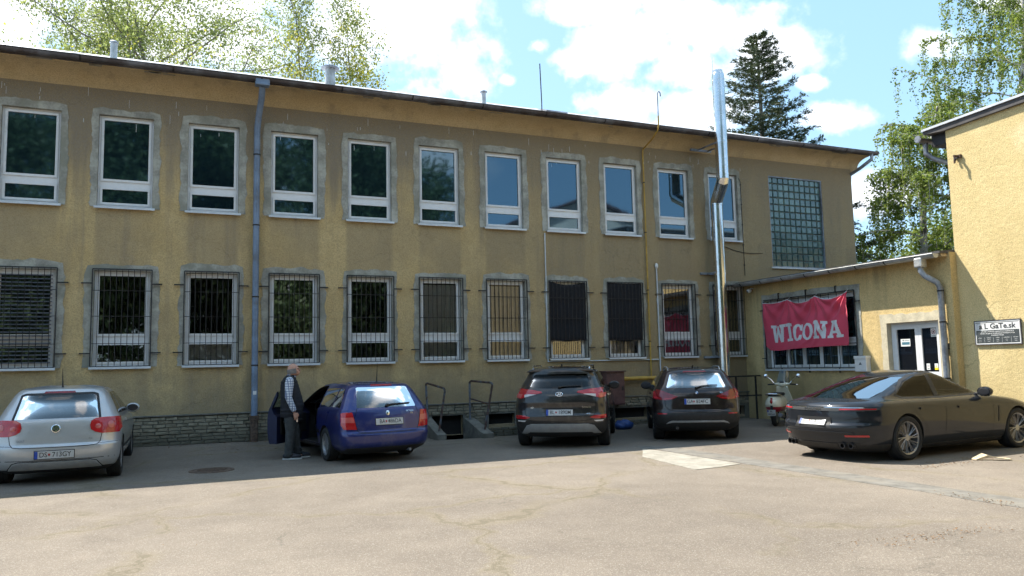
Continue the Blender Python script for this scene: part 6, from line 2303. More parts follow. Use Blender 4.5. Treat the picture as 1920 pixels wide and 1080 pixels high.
c.window([(-.66, .985), (.66, .985), (.64, 1.08), (.52, 1.30), (-.52, 1.30), (-.64, 1.08)], 'rear', 'glass_privacy', name='rear_window', xin=1.1)
c.window([(-.64, 1.02), (.64, 1.02), (.50, 1.33), (-.50, 1.33)], 'front', 'glass_car', name='windscreen', xin=1.2)
SIDE_R = [(.02, 1.035), (.12, .995), (.92, .985), (.98, 1.32), (.72, 1.305), (.42, 1.225), (.18, 1.125)]
SIDE_F = [(1.02, .985), (2.18, 1.0), (1.92, 1.135), (1.62, 1.27), (1.42, 1.325), (1.20, 1.34), (1.06, 1.335)]
for sd in ('left', 'right'):
    c.window(SIDE_R, sd, 'glass_privacy'); c.window(SIDE_F, sd, 'glass_clear_car')
lowblack = lambda q: 2 if (q.z < .27 and q.x < -.35) or q.z < .17 else 0
c.body(lowblack); c.panes(); c.done()
for sd in ('left', 'right'):
    out_ = [(-.03, 1.025), (.12, .975), (1.0, .962), (2.30, .985), (1.95, 1.15), (1.64, 1.295), (1.44, 1.352), (1.20, 1.368), (.95, 1.352), (.70, 1.325), (.40, 1.245), (.14, 1.13), (-.03, 1.025)]
    c.line('window_trim', out_, .020, 'car_black', view=sd, off=.003)
    c.decal('door_pillar', [(.91, .98), (1.03, .98), (1.07, 1.335), (.97, 1.325)], 'car_black', view=sd, off=.004, thick=.004)
    c.line('panel_gap', [(.98, .97), (.95, .60), (.94, .30)], .007, view=sd); c.line('panel_gap', [(2.22, .96), (2.26, .62), (2.20, .28)], .007, view=sd)
    c.line('panel_gap', [(.02, 1.0), (.16, .80), (.46, .52), (.50, .28)], .007, view=sd); c.line('panel_gap', [(.50, .27), (2.20, .27)], .008, view=sd)
    c.decal('door_handle', [(.30, .79), (.52, .785), (.52, .815), (.30, .82)], 'paint_grey', view=sd, nv=3, off=.025, thick=.022)
    c.decal('door_handle', [(1.28, .775), (1.50, .77), (1.50, .80), (1.28, .805)], 'paint_grey', view=sd, nv=3, off=.025, thick=.022)
    c.decal('side_vent', [(2.36, .50), (2.40, .50), (2.42, .76), (2.38, .76)], 'car_black', view=sd, off=.006, thick=.006)
    c.decal('sill_trim', [(.42, .185), (2.52, .185), (2.52, .235), (.42, .225)], 'car_black', view=sd, nv=3, off=.008, thick=.012, nu=30)
    c.line('shoulder_crease', [(-.55, .86), (.2, .87), (.9, .83)], .014, 'paint_grey', view=sd, off=.004)
c.decal('lamp_strip', [(-.80, .795), (.80, .795), (.80, .845), (-.80, .845)], 'ink', off=.006, thick=.010, nu=50, nv=4)
c.decal('light_bar', [(-.80, .848), (.80, .848), (.80, .856), (-.80, .856)], 'chrome', off=.008, thick=.006, nu=50, nv=3)
for sg in (1, -1):
    c.decal('tail_lamp', [(sg * .47, .80), (sg * .90, .805), (sg * .925, .83), (sg * .90, .85), (sg * .47, .842)], 'ink', off=.008, thick=.012, nu=26)
    c.decal('tail_lamp_bar', [(sg * .48, .815), (sg * .90, .82), (sg * .90, .838), (sg * .48, .835)], 'lens_red', off=.0115, thick=.006, nu=26, nv=4)
    c.decal('bumper_reflector', [(sg * .55, .395), (sg * .84, .40), (sg * .84, .43), (sg * .55, .425)], 'lens_red', off=.008, thick=.010, nv=3)
    for u in (.50, .62):
        p, n = c.hit('rear', sg * u, .26)
        mb = MB(); mb.lathe([(.045, -.12), (.045, .05), (.036, .05), (.036, -.10)], 'x', (0, 0, 0), 20, cap=False); mb.v = [(-a, b_, d_) for a, b_, d_ in mb.v]
        mb.build('exhaust_tip', 'rim_dark', c.e, True, loc=(p.x - .01, sg * u, .255))
    c.decal('exhaust_surround', [(sg * .40, .205), (sg * .74, .205), (sg * .74, .305), (sg * .40, .305)], 'car_black', off=.005, thick=.006)
text_obj('lettering', 'PORSCHE', .052, 'chrome', c.e, c.frame(0, .818, .008), spacing=1.45, sx=1.1)
c.decal('plate_recess', [(-.37, .52), (.37, .52), (.34, .70), (-.34, .70)], 'car_black', off=.003, thick=.004, nu=20)
c.line('bumper_gap', [(-.84, .60), (-.40, .515), (.40, .515), (.84, .60)], .008)
c.decal('bumper_blade', [(-.70, .445), (.70, .445), (.66, .475), (-.66, .475)], 'paint_grey', off=.014, thick=.018, nu=30, nv=3)
c.decal('diffuser', [(-.38, .19), (.38, .19), (.40, .29), (-.40, .29)], 'car_black', off=.008, thick=.010, nu=20)
c.plate(0, .615, ('BT', 'GATE1'), off=.010)
c.line('panel_gap', [(.84, .79), (.80, .70), (.55, .66)], .007); c.line('panel_gap', [(-.84, .79), (-.80, .70), (-.55, .66)], .007)
c.mirror(2.02, .86, 1.02, 'paint_grey', 1, (.10, .13, .085)); c.mirror(2.02, .86, 1.02, 'paint_grey', -1, (.10, .13, .085))
c.wheels('sport', spokes=10, steer=R(-2)); c.underbody(.16); c.seats((1.42,), .55, .34, hz=1.10)
# ================================================================== the man
simple('skin', (0.50, 0.27, 0.19), 0.55, var=.08, scale=20.0)
simple('hair_grey', (0.20, 0.18, 0.17), 0.8, var=.25, scale=60.0)
simple('vest_black', (0.012, 0.013, 0.018), 0.8, var=.25, scale=14.0, bumps=.3)
simple('trouser_grey', (0.055, 0.060, 0.062), 0.9, var=.2, scale=12.0, bumps=.3)
simple('shoe_dark', (0.02, 0.022, 0.03), 0.6, var=.2)
simple('shoe_sole', (0.55, 0.55, 0.54), 0.7, var=.08)
m, t, bs = new_mat('plaid_shirt')
p = objco(t)
x, y, z = t.sep(p)
def stripes(v, k, w):
    return t.ramp(t.math('ABSOLUTE', t.math('SUBTRACT', t.math('FRACT', t.math('MULTIPLY', v, k)), .5)), w, w + .06, 1.0, 0.0)
c_ = t.mix(t.math('MULTIPLY', stripes(z, 22.0, .16), .75), (0.62, 0.65, 0.70), (0.13, 0.17, 0.28))
c_ = t.mix(t.math('MULTIPLY', stripes(t.math('ADD', x, t.math('MULTIPLY', y, .6)), 22.0, .16), .75), c_, (0.10, 0.13, 0.24))
t.link(c_, bs.inputs['Base Color']); bs.inputs['Roughness'].default_value = .85


def remeshed(mb, voxel, smooth=3):
    me = mb.mesh('tmp')
    o = bpy.data.objects.new('tmp', me); COL.objects.link(o)
    md = o.modifiers.new('r', 'REMESH'); md.mode = 'VOXEL'; md.voxel_size = voxel; md.use_smooth_shade = True
    if smooth:
        sm = o.modifiers.new('s', 'SMOOTH'); sm.iterations = smooth; sm.factor = .5
    dg = bpy.context.evaluated_depsgraph_get()
    out = bpy.data.meshes.new_from_object(o.evaluated_get(dg))
    bpy.data.objects.remove(o, do_unlink=True)
    return out


def add_me(name, me, mat, parent):
    me.materials.clear(); me.materials.append(M[mat]); me.name = name
    o = bpy.data.objects.new(name, me)
    return link(o, parent)


def chain(mb, pts, n=14):
    """tapering limb: (x, y, z, r)"""
    P = [Vector(q[:3]) for q in pts]; rs = [q[3] for q in pts]
    D_, Rr_ = [P[0]], [rs[0]]
    for i in range(len(P) - 1):
        for k in range(1, 6):
            u = k / 5
            D_.append(P[i].lerp(P[i + 1], u)); Rr_.append(rs[i] + (rs[i + 1] - rs[i]) * u)
    mb.tube(D_, Rr_, n)
    mb.ellipsoid(P[0], (rs[0],) * 3, 12, 8); mb.ellipsoid(P[-1], (rs[-1],) * 3, 12, 8)


man = empty('person', (2.06, 15.15, float(gz(2.06, 15.15)) + .003), R(-6), 'man in black vest, plaid shirt and grey trousers beside the open car door', 'person')
RH, LH = Vector((.115, -.265, .80)), Vector((.30, .22, 1.02))
mb = MB()
# head, tilted back a little
HM = Matrix.Translation((.055, 0, 1.635)) @ Matrix.Rotation(-.16, 4, 'Y')
mb.ellipsoid((.045, 0, 1.655), (.100, .077, .105), 20, 14, Matrix.Rotation(-.16, 3, 'Y').to_4x4())
def hp(x_, y_, z_):
    return HM @ Vector((x_, y_, z_))
mb.ellipsoid(hp(.035, 0, -.055), (.062, .058, .062), 16, 10)
mb.ellipsoid(hp(.058, 0, -.085), (.035, .035, .026), 12, 8)                # chin
mb.tube([hp(.088, 0, .015), hp(.118, 0, -.025), hp(.105, 0, -.042)], [.010, .017, .013], 8)   # nose
mb.ellipsoid(hp(.085, 0, .028), (.022, .052, .014), 12, 8)                 # brow
for s in (-1, 1):
    mb.ellipsoid(hp(-.012, s * .077, -.012), (.022, .010, .036), 10, 8)    # ears
    mb.ellipsoid(hp(.060, s * .040, -.030), (.030, .024, .026), 10, 8)
mb.ellipsoid(hp(.096, 0, -.060), (.012, .026, .007), 10, 6); mb.ellipsoid(hp(.093, 0, -.071), (.012, .024, .008), 10, 6)
chain(mb, [(.0, 0, 1.46, .062), (.03, 0, 1.57, .056)])
# trunk
for (x_, z_, rx, ry) in ((-.02, 1.36, .115, .185), (0, 1.20, .135, .175), (.03, 1.05, .150, .170), (0, .93, .130, .165)):
    mb.ellipsoid((x_, 0, z_), (rx, ry, .13), 18, 12)
chain(mb, [(-.02, -.17, 1.42, .062), (-.035, -.235, 1.13, .046), (.06, -.265, .885, .031)])
chain(mb, [(-.02, .17, 1.42, .062), (-.03, .235, 1.13, .046), (.07, .265, .885, .031)])
for (H, d, fw, sd) in ((Vector((.085, -.268, .845)), Vector((.12, .0, -1)).normalized(), Vector((1, 0, .12)).normalized(), Vector((0, 1, 0))),
                       (Vector((.095, .268, .845)), Vector((.12, .0, -1)).normalized(), Vector((1, 0, .12)).normalized(), Vector((0, -1, 0)))):
    # palm, four fingers of different length, thumb from the side of the palm
    for k in range(4):
        u = (k - 1.5) / 1.5
        a = H + fw * (-.026 * u)
        mb.tube([a - d * .01, a + d * .075], [.014, .013], 8)
        L_ = (.070, .078, .074, .058)[k]
        b0 = a + d * .075
        k1 = b0 + d * (L_ * .45) + sd * .006
        k2 = k1 + d * (L_ * .20) + sd * (L_ * .26)
        k3 = k2 + sd * (L_ * .30) - d * (L_ * .08)
        mb.tube([b0, k1, k2, k3], [.0105, .0100, .0095, .0085], 8)
    a = H + fw * .030
    mb.tube([a, a + fw * .022 + d * .035 + sd * .01, a + fw * .020 + d * .065 + sd * .022], [.014, .0115, .0095], 8)
# legs and bare feet inside the shoes
RL = [(0, -.095, .93, .105), (.005, -.105, .50, .068), (-.035, -.105, .10, .046)]
LL = [(0, .095, .93, .105), (.09, .105, .50, .068), (.13, .11, .10, .046)]
chain(mb, RL); chain(mb, LL)
mb.ellipsoid((.03, -.105, .055), (.11, .042, .035), 12, 8); mb.ellipsoid((.195, .11, .055), (.11, .042, .035), 12, 8)
add_me('body', remeshed(mb, .0075, 2), 'skin', man)
# hair: a grey fringe round back and sides
mb = MB()
for k in range(46):
    a = R(62 + 236 * k / 45)
    for (zz_, rr_) in ((.012, 1.03), (-.018, 1.035), (-.046, .99)):
        q = hp(-.010 + .098 * math.cos(a) * rr_, .079 * math.sin(a) * rr_, zz_)
        mb.ellipsoid(q, (.013, .013, .022), 6, 5)
add_me('hair', remeshed(mb, .007, 1), 'hair_grey', man)
mb = MB()
for s in (-1, 1):
    mb.ellipsoid(hp(.092, s * .030, .008), (.008, .012, .007), 10, 6)
mb.build('eyes', 'ink', man, True)
# shirt: sleeves and collar
mb = MB()
chain(mb, [(-.02, -.175, 1.43, .085), (-.04, -.245, 1.14, .064), (.052, -.268, .915, .050)])
chain(mb, [(-.02, .175, 1.43, .085), (-.035, .248, 1.14, .064), (.06, .268, .915, .050)])
mb.tube([(-.015, 0, 1.44), (.015, 0, 1.545)], [.10, .072], 16)
for s in (-1, 1):
    mb.ellipsoid((.07, s * .035, 1.515), (.035, .03, .022), 10, 6)
add_me('shirt', remeshed(mb, .010, 2), 'plaid_shirt', man)
# padded vest
def rings(prof, n=26):
    v, f = [], []
    for (cx, z_, rx, ry) in prof:
        for k in range(n):
            a = 2 * math.pi * k / n
            v.append((cx + rx * abs(math.cos(a)) ** .85 * (1 if math.cos(a) > 0 else -1), ry * abs(math.sin(a)) ** .85 * (1 if math.sin(a) > 0 else -1), z_))
    for i in range(len(prof) - 1):
        for k in range(n):
            f.append((i * n + k, i * n + (k + 1) % n, (i + 1) * n + (k + 1) % n, (i + 1) * n + k))
    f += [tuple(range(n))[::-1], tuple((len(prof) - 1) * n + k for k in range(n))]
    return v, f
mb = MB()
pr = [(.015, .765, .185, .215), (.02, .80, .20, .228), (.025, .90, .208, .232), (.035, .99, .212, .230), (.025, 1.10, .200, .226), (.005, 1.22, .185, .224), (-.01, 1.33, .168, .220), (-.02, 1.42, .150, .205), (-.015, 1.475, .122, .155), (-.005, 1.52, .092, .095), (.0, 1.545, .082, .082)]
dense = []
for a, b_ in zip(pr[:-1], pr[1:]):
    for k in range(3):
        u = k / 3
        q = [a[i] + (b_[i] - a[i]) * u for i in range(4)]
        qz = .006 * math.sin(q[1] * 85)
        dense.append((q[0], q[1], q[2] + qz, q[3] + qz))
dense.append(pr[-1])
v, f = rings(dense)
mb.add(v, f)
for s in (-1, 1):
    mb.ellipsoid((-.02, s * .165, 1.435), (.105, .075, .065), 14, 10)
add_me('vest', remeshed(mb, .010, 3), 'vest_black', man)
# trousers
mb = MB()
def trouser(L):
    chain(mb, [(L[0][0], L[0][1], .95, .130), (L[0][0] * .6 + L[1][0] * .4, L[1][1], .70, .112), (L[1][0], L[1][1], .49, .090), (L[2][0] * .5 + L[1][0] * .5, L[1][1], .28, .082), (L[2][0] + .005, L[2][1], .085, .076)])
trouser(RL); trouser(LL)
mb.ellipsoid((0, 0, .93), (.155, .185, .12), 18, 10)
for (cx_, cy_) in ((-.03, -.105), (.135, .11)):
    for k in range(3):
        mb.ellipsoid((cx_ + .02, cy_, .10 + .045 * k), (.085 - .004 * k, .080, .020), 14, 6)
add_me('trousers', remeshed(mb, .010, 2), 'trouser_grey', man)
# shoes
for (cx_, cy_, yaw_) in ((-.02, -.105, -.1), (.145, .11, .08)):
    mt = Matrix.Translation((cx_, cy_, 0)) @ Matrix.Rotation(yaw_, 4, 'Z')
    e = empty('shoe', (cx_, cy_, 0), yaw_, parent=man)
    mb = MB()
    mb.ellipsoid((.12, 0, .055), (.115, .050, .045), 16, 10); mb.ellipsoid((-.03, 0, .065), (.085, .045, .060), 16, 10); mb.ellipsoid((.05, 0, .075), (.09, .044, .045), 14, 8)
    add_me('upper', remeshed(mb, .008, 2), 'shoe_dark', e)
    mb = MB()
    n = 24
    pl_ = [(.06 + .175 * math.cos(a), (.052 if math.cos(a) > -.3 else .046) * math.sin(a)) for a in np.linspace(0, 2 * math.pi, n, endpoint=False)]
    mb.prism(pl_, 0.0, .026, 'xy'); mb.build('sole', 'shoe_sole', e, bevel=.004)
mb = MB(); mb.tube([(.11, -.255, .775), (.115, -.26, .74), (.12, -.255, .715)], .006, 6); mb.box(.108, .124, -.266, -.262, .69, .73)
o = mb.build('car_key', 'chrome'); o.matrix_world = man.matrix_basis
tag(o, 'small car key held in the right hand of the man', 'key')

# ================================================================== scooter
simple('scooter_cream', (0.70, 0.66, 0.52), 0.3, var=.04, coat=.7)
simple('scooter_red', (0.42, 0.015, 0.03), 0.3, var=.06, coat=.7)
SX, SY, SH = 13.78, 15.35, 56.0
sc = empty('motor_scooter', (SX, SY, 0), math.pi / 2 - R(SH), 'cream and red motor scooter parked beside the annex wall', 'scooter')
def sc_wheel(x_, steer=0):
    w = empty('wheel', (x_, 0, .225), steer, parent=sc)
    mb = MB(); mb.lathe([(.14, -.045), (.17, -.058), (.205, -.052), (.225, -.028), (.228, 0), (.225, .028), (.205, .052), (.17, .058), (.14, .045)], 'y', (0, 0, 0), 32, cap=False); mb.build('tyre', 'tyre', w, True)
    mb = MB(); mb.lathe([(0, -.03), (.05, -.04), (.12, -.03), (.145, -.045), (.145, .045), (.12, .03), (.05, .04), (0, .03)], 'y', (0, 0, 0), 28, cap=False); mb.build('rim', 'rim_silver', w, True)
sc_wheel(0); sc_wheel(1.28, .12)
# rear bodywork: cream shell over a red lower panel
rows = [(.36, -.16, .58, .125, .12, 2.2, .12, 2.4), (.42, -.24, .62, .175, .16, 2.2, .14, 2.4), (.50, -.29, .63, .20, .20, 2.1, .15, 2.4)]
V, F = loft(rows, 10); mb = MB(); mb.add(V, F); mb.build('side_panel', 'scooter_red', sc, True)
rows = [(.485, -.295, .60, .205, .22, 2.1, .15, 2.4), (.54, -.315, .60, .208, .24, 2.0, .16, 2.4), (.62, -.30, .58, .195, .26, 2.0, .16, 2.4), (.69, -.24, .56, .165, .26, 2.0, .16, 2.4), (.735, -.16, .54, .13, .2, 2.0, .16, 2.4)]
V, F = loft(rows, 16); mb = MB(); mb.add(V, F); mb.build('rear_cowl', 'scooter_cream', sc, True)
rows = [(.735, -.17, .60, .135, .18, 2.2, .16, 2.4), (.77, -.19, .62, .148, .18, 2.2, .16, 2.4), (.80, -.16, .60, .140, .18, 2.2, .16, 2.4), (.815, -.10, .52, .11, .18, 2.2, .16, 2.4)]
V, F = loft(rows, 10); mb = MB(); mb.add(V, F); mb.build('seat', 'car_black', sc, True)
mb = MB(); mb.tube([(.12, -.15, .74), (-.10, -.175, .775), (-.27, -.13, .80), (-.32, 0, .805), (-.27, .13, .80), (-.10, .175, .775), (.12, .15, .74)], .014, 8); mb.build('grab_rail', 'chrome', sc, True)
mb = MB(); mb.ellipsoid((-.312, 0, .615), (.03, .032, .055), 14, 10); mb.build('tail_lamp', 'lens_red', sc, True)
mb = MB(); mb.ellipsoid((-.275, 0, .685), (.03, .028, .025), 14, 10); mb.build('reflector', 'lens_red', sc, True)
mb = MB(); mb.box(-.010, .0, -.03, .03, -.06, .08); q = mb.build('plate_bracket', 'car_black', sc, loc=(-.30, 0, .44))
mb = MB(); mb.box(-.006, 0, -.10, .10, -.075, .075); pl = mb.build('number_plate', 'plate_white', sc, loc=(-.335, 0, .345), rot=(0, R(-14), 0))
mb = MB(); mb.box(-.0075, -.0055, .065, .099, .02, .072); mb.build('country_band', 'plate_blue', pl)
PM = Matrix(((0, 0, -1, 0), (-1, 0, 0, 0), (0, 1, 0, 0), (0, 0, 0, 1)))
text_obj('lettering', 'BL', .062, 'ink', pl, Matrix.Translation((-.0066, .0, .036)) @ PM, bold=.001); text_obj('lettering', '033AF', .062, 'ink', pl, Matrix.Translation((-.0066, 0, -.036)) @ PM, bold=.001)
# floor, tunnel, leg shield, front fender
mb = MB(); mb.prism([(.55, .30), (1.02, .30), (1.10, .40), (1.05, .44), (.98, .345), (.55, .345)], -.19, .19, 'xz'); mb.build('floor_board', 'scooter_cream', sc, bevel=.02)
n = 14
v, f = [], []
for i in range(12):
    u = i / 11
    z_ = .36 + .60 * u
    x_ = 1.10 - .20 * u
    hw_ = .235 * (1 - .30 * u ** 2) * (.85 + .15 * math.sin(math.pi * min(1, u * 1.3)))
    for k in range(n):
        s_ = -1 + 2 * k / (n - 1)
        v.append((x_ - .06 * s_ * s_, hw_ * s_, z_))
for i in range(11):
    for k in range(n - 1):
        a = i * n + k
        f.append((a, a + 1, a + n + 1, a + n))
mb = MB(); mb.add(v, f); o = mb.build('leg_shield', 'scooter_cream', sc, True); sd_ = o.modifiers.new('t', 'SOLIDIFY'); sd_.thickness = .03
mb = MB(); mb.box(.955, 1.0, -.10, .10, .62, .84); mb.build('glove_box', 'scooter_cream', sc, bevel=.02)
mb = MB(); mb.ellipsoid((1.25, 0, .36), (.25, .085, .13), 20, 12); mb.v = [(a, b_, max(d_, .30)) for a, b_, d_ in mb.v]; mb.build('front_fender', 'scooter_cream', sc, True)
mb = MB(); mb.tube([(1.28, -.075, .225), (1.15, -.06, .50), (.93, 0, .95)], .025, 8); mb.build('fork', 'zinc', sc, True)
# headset, bars, mirrors, screen
mb = MB(); mb.ellipsoid((.90, 0, 1.00), (.11, .11, .075), 18, 12); mb.ellipsoid((.88, .10, 1.01), (.05, .12, .035), 14, 8); mb.ellipsoid((.88, -.10, 1.01), (.05, .12, .035), 14, 8)
add_me('headset', remeshed(mb, .012, 3), 'scooter_cream', sc)
for s in (1, -1):
    mb = MB(); mb.tube([(.87, s * .18, 1.01), (.82, s * .34, 1.00)], .018, 10); mb.ellipsoid((.82, s * .345, 1.0), (.02, .014, .02), 8, 6); mb.build('handle_grip', 'car_black', sc, True)
    mb = MB(); mb.tube([(.93, s * .19, 1.01), (1.0, s * .24, 1.0), (1.0, s * .36, .99)], .008, 6); mb.build('brake_lever', 'chrome', sc, True)
    mm_ = empty('mirror', (.86, s * .20, 1.03), 0, parent=sc)
    mb = MB(); mb.tube([(0, 0, 0), (.02, s * .08, .10), (.0, s * .19, .17)], .008, 6); mb.build('stem', 'chrome', mm_, True)
    mb = MB(); mb.ellipsoid((0, s * .21, .19), (.022, .062, .055), 16, 10); mb.build('head', 'chrome', mm_, True)
mb = MB(); mb.ellipsoid((.84, 0, 1.055), (.05, .065, .025), 14, 8); mb.build('speedometer', 'car_black', sc, True)
mb = MB()
v = [(1.0 + .02 * math.cos(a * 3) + .05 * j, math.sin(a) * (.20 - .02 * j), 1.05 + .10 * j) for j in range(4) for a in np.linspace(-1, 1, 9)]
mb.add(v, [(j * 9 + k, j * 9 + k + 1, (j + 1) * 9 + k + 1, (j + 1) * 9 + k) for j in range(3) for k in range(8)]); mb.build('wind_screen', 'glass_car', sc, True)
mb = MB(); mb.tube([(.30, -.15, .22), (.05, -.17, .24), (-.22, -.17, .29)], [.03, .055, .05], 12); mb.build('muffler', 'zinc_dark', sc, True)
mb = MB(); mb.box(-.05, .40, .04, .12, .18, .34); mb.build('engine', 'zinc_dark', sc, bevel=.03)
mb = MB(); mb.tube([(.35, -.12, .26), (.30, -.17, .02), (.38, -.17, .012)], .012, 8); mb.tube([(.35, .12, .26), (.30, .17, .02), (.38, .17, .012)], .012, 8); mb.build('stand', 'iron_dark', sc, True)
# ================================================================== trees
CAMP = Vector((0, 0, 1.64))


def at_px(px, py, depth):
    f = 1461.97
    v = Vector(((px - 960) / f, (540 - py) / f, -1.0)) * depth
    return CAMP + cam.matrix_world.to_3x3() @ v


def leaf_mat(name, cols, trans=.45):
    m, t, bs = new_mat(name)
    g = t.node('ShaderNodeNewGeometry')
    rnd = g.outputs['Random Per Island']
    n = t.noise(g.outputs['Position'], .55, 3)
    c = t.mix(t.ramp(n, .35, .65), cols[0], cols[1])
    c = t.mix(t.ramp(rnd, .75, 1.0), c, cols[2])
    t.link(c, bs.inputs['Base Color'])
    bs.inputs['Roughness'].default_value = .55
    bs.inputs['Specular IOR Level'].default_value = .3
    tr = t.node('ShaderNodeBsdfTranslucent')
    t.link(t.mix(.4, c, tuple(min(1, a * 1.8) for a in cols[2])), tr.inputs[0])
    mx = t.node('ShaderNodeMixShader'); mx.inputs[0].default_value = trans
    out = t.n['Material Output']
    t.link(bs.outputs[0], mx.inputs[1]); t.link(tr.outputs[0], mx.inputs[2]); t.link(mx.outputs[0], out.inputs[0])
    return m


leaf_mat('leaf_spring', ((0.11, 0.17, 0.065), (0.17, 0.235, 0.08), (0.30, 0.33, 0.09)), .5)
leaf_mat('leaf_yellow', ((0.22, 0.26, 0.055), (0.34, 0.34, 0.055), (0.46, 0.42, 0.05)), .5)
leaf_mat('leaf_birch', ((0.07, 0.13, 0.02), (0.14, 0.20, 0.03), (0.22, 0.26, 0.06)), .45)
leaf_mat('leaf_dark', ((0.06, 0.105, 0.05), (0.08, 0.13, 0.06), (0.10, 0.15, 0.065)), .2)
leaf_mat('leaf_hedge', ((0.09, 0.14, 0.06), (0.12, 0.17, 0.075), (0.15, 0.20, 0.09)), .2)
leaf_mat('needle', ((0.026, 0.050, 0.024), (0.05, 0.075, 0.030), (0.085, 0.095, 0.035)), .12)
simple('bark', (0.17, 0.155, 0.135), 0.95, var=.3, scale=6.0, world=True)
simple('bark_pale', (0.42, 0.40, 0.37), 0.9, var=.3, scale=4.0, world=True, dirt=((0.08, 0.075, 0.07), .5, .6))


def limbs(mb, P, r0, r1, n=6):
    k = len(P)
    mb.tube(P, [r0 + (r1 - r0) * i / (k - 1) for i in range(k)], n, cap=False)


def leaves(pts, size, rg, tilt=None, ratio=.62):
    """one small quad per point, random direction"""
    pts = np.asarray(pts, float)
    n = len(pts)
    a = rg.normal(size=(n, 3)); a /= np.linalg.norm(a, axis=1)[:, None] + 1e-9
    if tilt is not None:
        a[:, 2] *= tilt
        a /= np.linalg.norm(a, axis=1)[:, None] + 1e-9
    b = np.cross(a, rg.normal(size=(n, 3))); b /= np.linalg.norm(b, axis=1)[:, None] + 1e-9
    s = (size * rg.uniform(.6, 1.3, n))[:, None]
    V = np.stack([pts - a * s * .5, pts + b * s * ratio * .5, pts + a * s * .5, pts - b * s * ratio * .5], 1).reshape(-1, 3)
    F = np.arange(4 * n).reshape(-1, 4)
    return V, F


def wander(p, d, length, n, rg, bend=.15, up=0.0):
    P = [Vector(p)]
    d = Vector(d).normalized()
    for i in range(n):
        d = (d + Vector(rg.normal(size=3)) * bend + Vector((0, 0, up))).normalized()
        P.append(P[-1] + d * (length / n))
    return P, d


def broadleaf(name, label, group, base, height, crown_r, seed, mat, n_main=7, n_sub=7, n_twig=6, lpt=14, lsize=.10, spread=.35, first=.3, lean=(0, 0), bark='bark', droop=0.0, upright=.9, mat2=None, frac2=.0, trunk_r=None, sway=.05):
    rg = np.random.default_rng(seed)
    e = empty(name, base, 0, label, 'tree', group)
    mb = MB()
    tr = trunk_r or height * .016
    T, _ = wander((0, 0, -.2), (lean[0], lean[1], 1), height * .92, 12, rg, sway, .03)
    limbs(mb, T, tr, tr * .16, 8)
    tips, low = [], []
    for i in range(n_main):
        u = first + (0.98 - first) * (i + rg.uniform(0, .8)) / n_main
        k = min(len(T) - 2, int(u * (len(T) - 1)))
        p = T[k].lerp(T[k + 1], rg.uniform())
        an = i * 2.4 + rg.uniform(-.5, .5)
        L = crown_r * (1.15 - .75 * max(0, u - .35)) * rg.uniform(.75, 1.1)
        up = upright * (.55 + u)
        B, d = wander(p, (math.cos(an), math.sin(an), up), L, 7, rg, .13, .02 - droop * .3)
        r = tr * (.42 - .28 * u)
        limbs(mb, B, r, r * .25, 6)
        for j in range(n_sub):
            q = (j + rg.uniform(.2, 1)) / n_sub
            kk = min(len(B) - 2, int((.2 + .8 * q) * (len(B) - 1)))
            s0 = B[kk].lerp(B[kk + 1], rg.uniform())
            dv = Vector(rg.normal(size=3)) * .75 + (B[-1] - B[0]).normalized() * .8 + Vector((0, 0, .25))
            S_, d2 = wander(s0, dv, L * rg.uniform(.28, .5), 5, rg, .2, -droop * .5)
            limbs(mb, S_, r * .22, r * .06, 4)
            for w in range(n_twig):
                a_ = S_[rg.integers(1, 6)]
                W_, _ = wander(a_, Vector(rg.normal(size=3)) + Vector((0, 0, .2 - droop * 2.2)), L * rg.uniform(.10, .22), 3, rg, .2, -droop)
                limbs(mb, W_, r * .05 + .004, .003, 3)
                for b_ in W_[1:]:
                    tips.append(b_)
                    low.append(u)
    mb.build('trunk', bark, e, True, fix=False)
    tips = np.array([tuple(t_) for t_ in tips])
    idx_ = rg.integers(0, len(tips), int(len(tips) * lpt))
    pts = tips[idx_] + rg.normal(size=(len(idx_), 3)) * spread
    if mat2:
        y_ = np.array(low)[idx_] + rg.normal(size=len(idx_)) * .1 < frac2
        V, F = leaves(pts[~y_], lsize, rg); np_obj('crown', V, F, mat, e)
        V, F = leaves(pts[y_], lsize, rg); np_obj('crown', V, F, mat2, e)
    else:
        V, F = leaves(pts, lsize, rg)
        np_obj('crown', V, F, mat, e)
    return e


def ground_at(px, depth):
    p = at_px(px, 700, depth)
    return (p.x, p.y, 0)


BG = 'trees behind the long building'
broadleaf('leafy_tree', 'tall spreading light green tree above the left half of the roof', BG, ground_at(318, 38), 23.0, 8.2, 11, 'leaf_spring', n_main=16, n_sub=9, n_twig=6, lpt=14, lsize=.14, spread=.34, first=.44, upright=.62, mat2='leaf_yellow', frac2=.46)
broadleaf('leafy_tree', 'light green tree at the far left above the roof', BG, ground_at(130, 42), 22.0, 5.0, 26, 'leaf_spring', n_main=14, n_sub=8, n_twig=5, lpt=14, lsize=.14, spread=.35, first=.5, upright=.7)
broadleaf('slender_tree', 'sparse slender tree with yellow lower leaves left of the wide-capped vent', BG, ground_at(588, 36), 21.0, 3.6, 31, 'leaf_spring', n_main=22, n_sub=7, n_twig=4, lpt=3.6, lsize=.13, spread=.20, first=.60, upright=1.7, mat2='leaf_yellow', frac2=.74, trunk_r=.10, sway=.015)
broadleaf('slender_tree', 'sparse slender tree with yellow lower leaves right of the wide-capped vent', BG, ground_at(688, 36), 19.2, 3.4, 47, 'leaf_spring', n_main=24, n_sub=7, n_twig=4, lpt=3.6, lsize=.13, spread=.20, first=.62, upright=1.8, mat2='leaf_yellow', frac2=.84, trunk_r=.09, sway=.015)
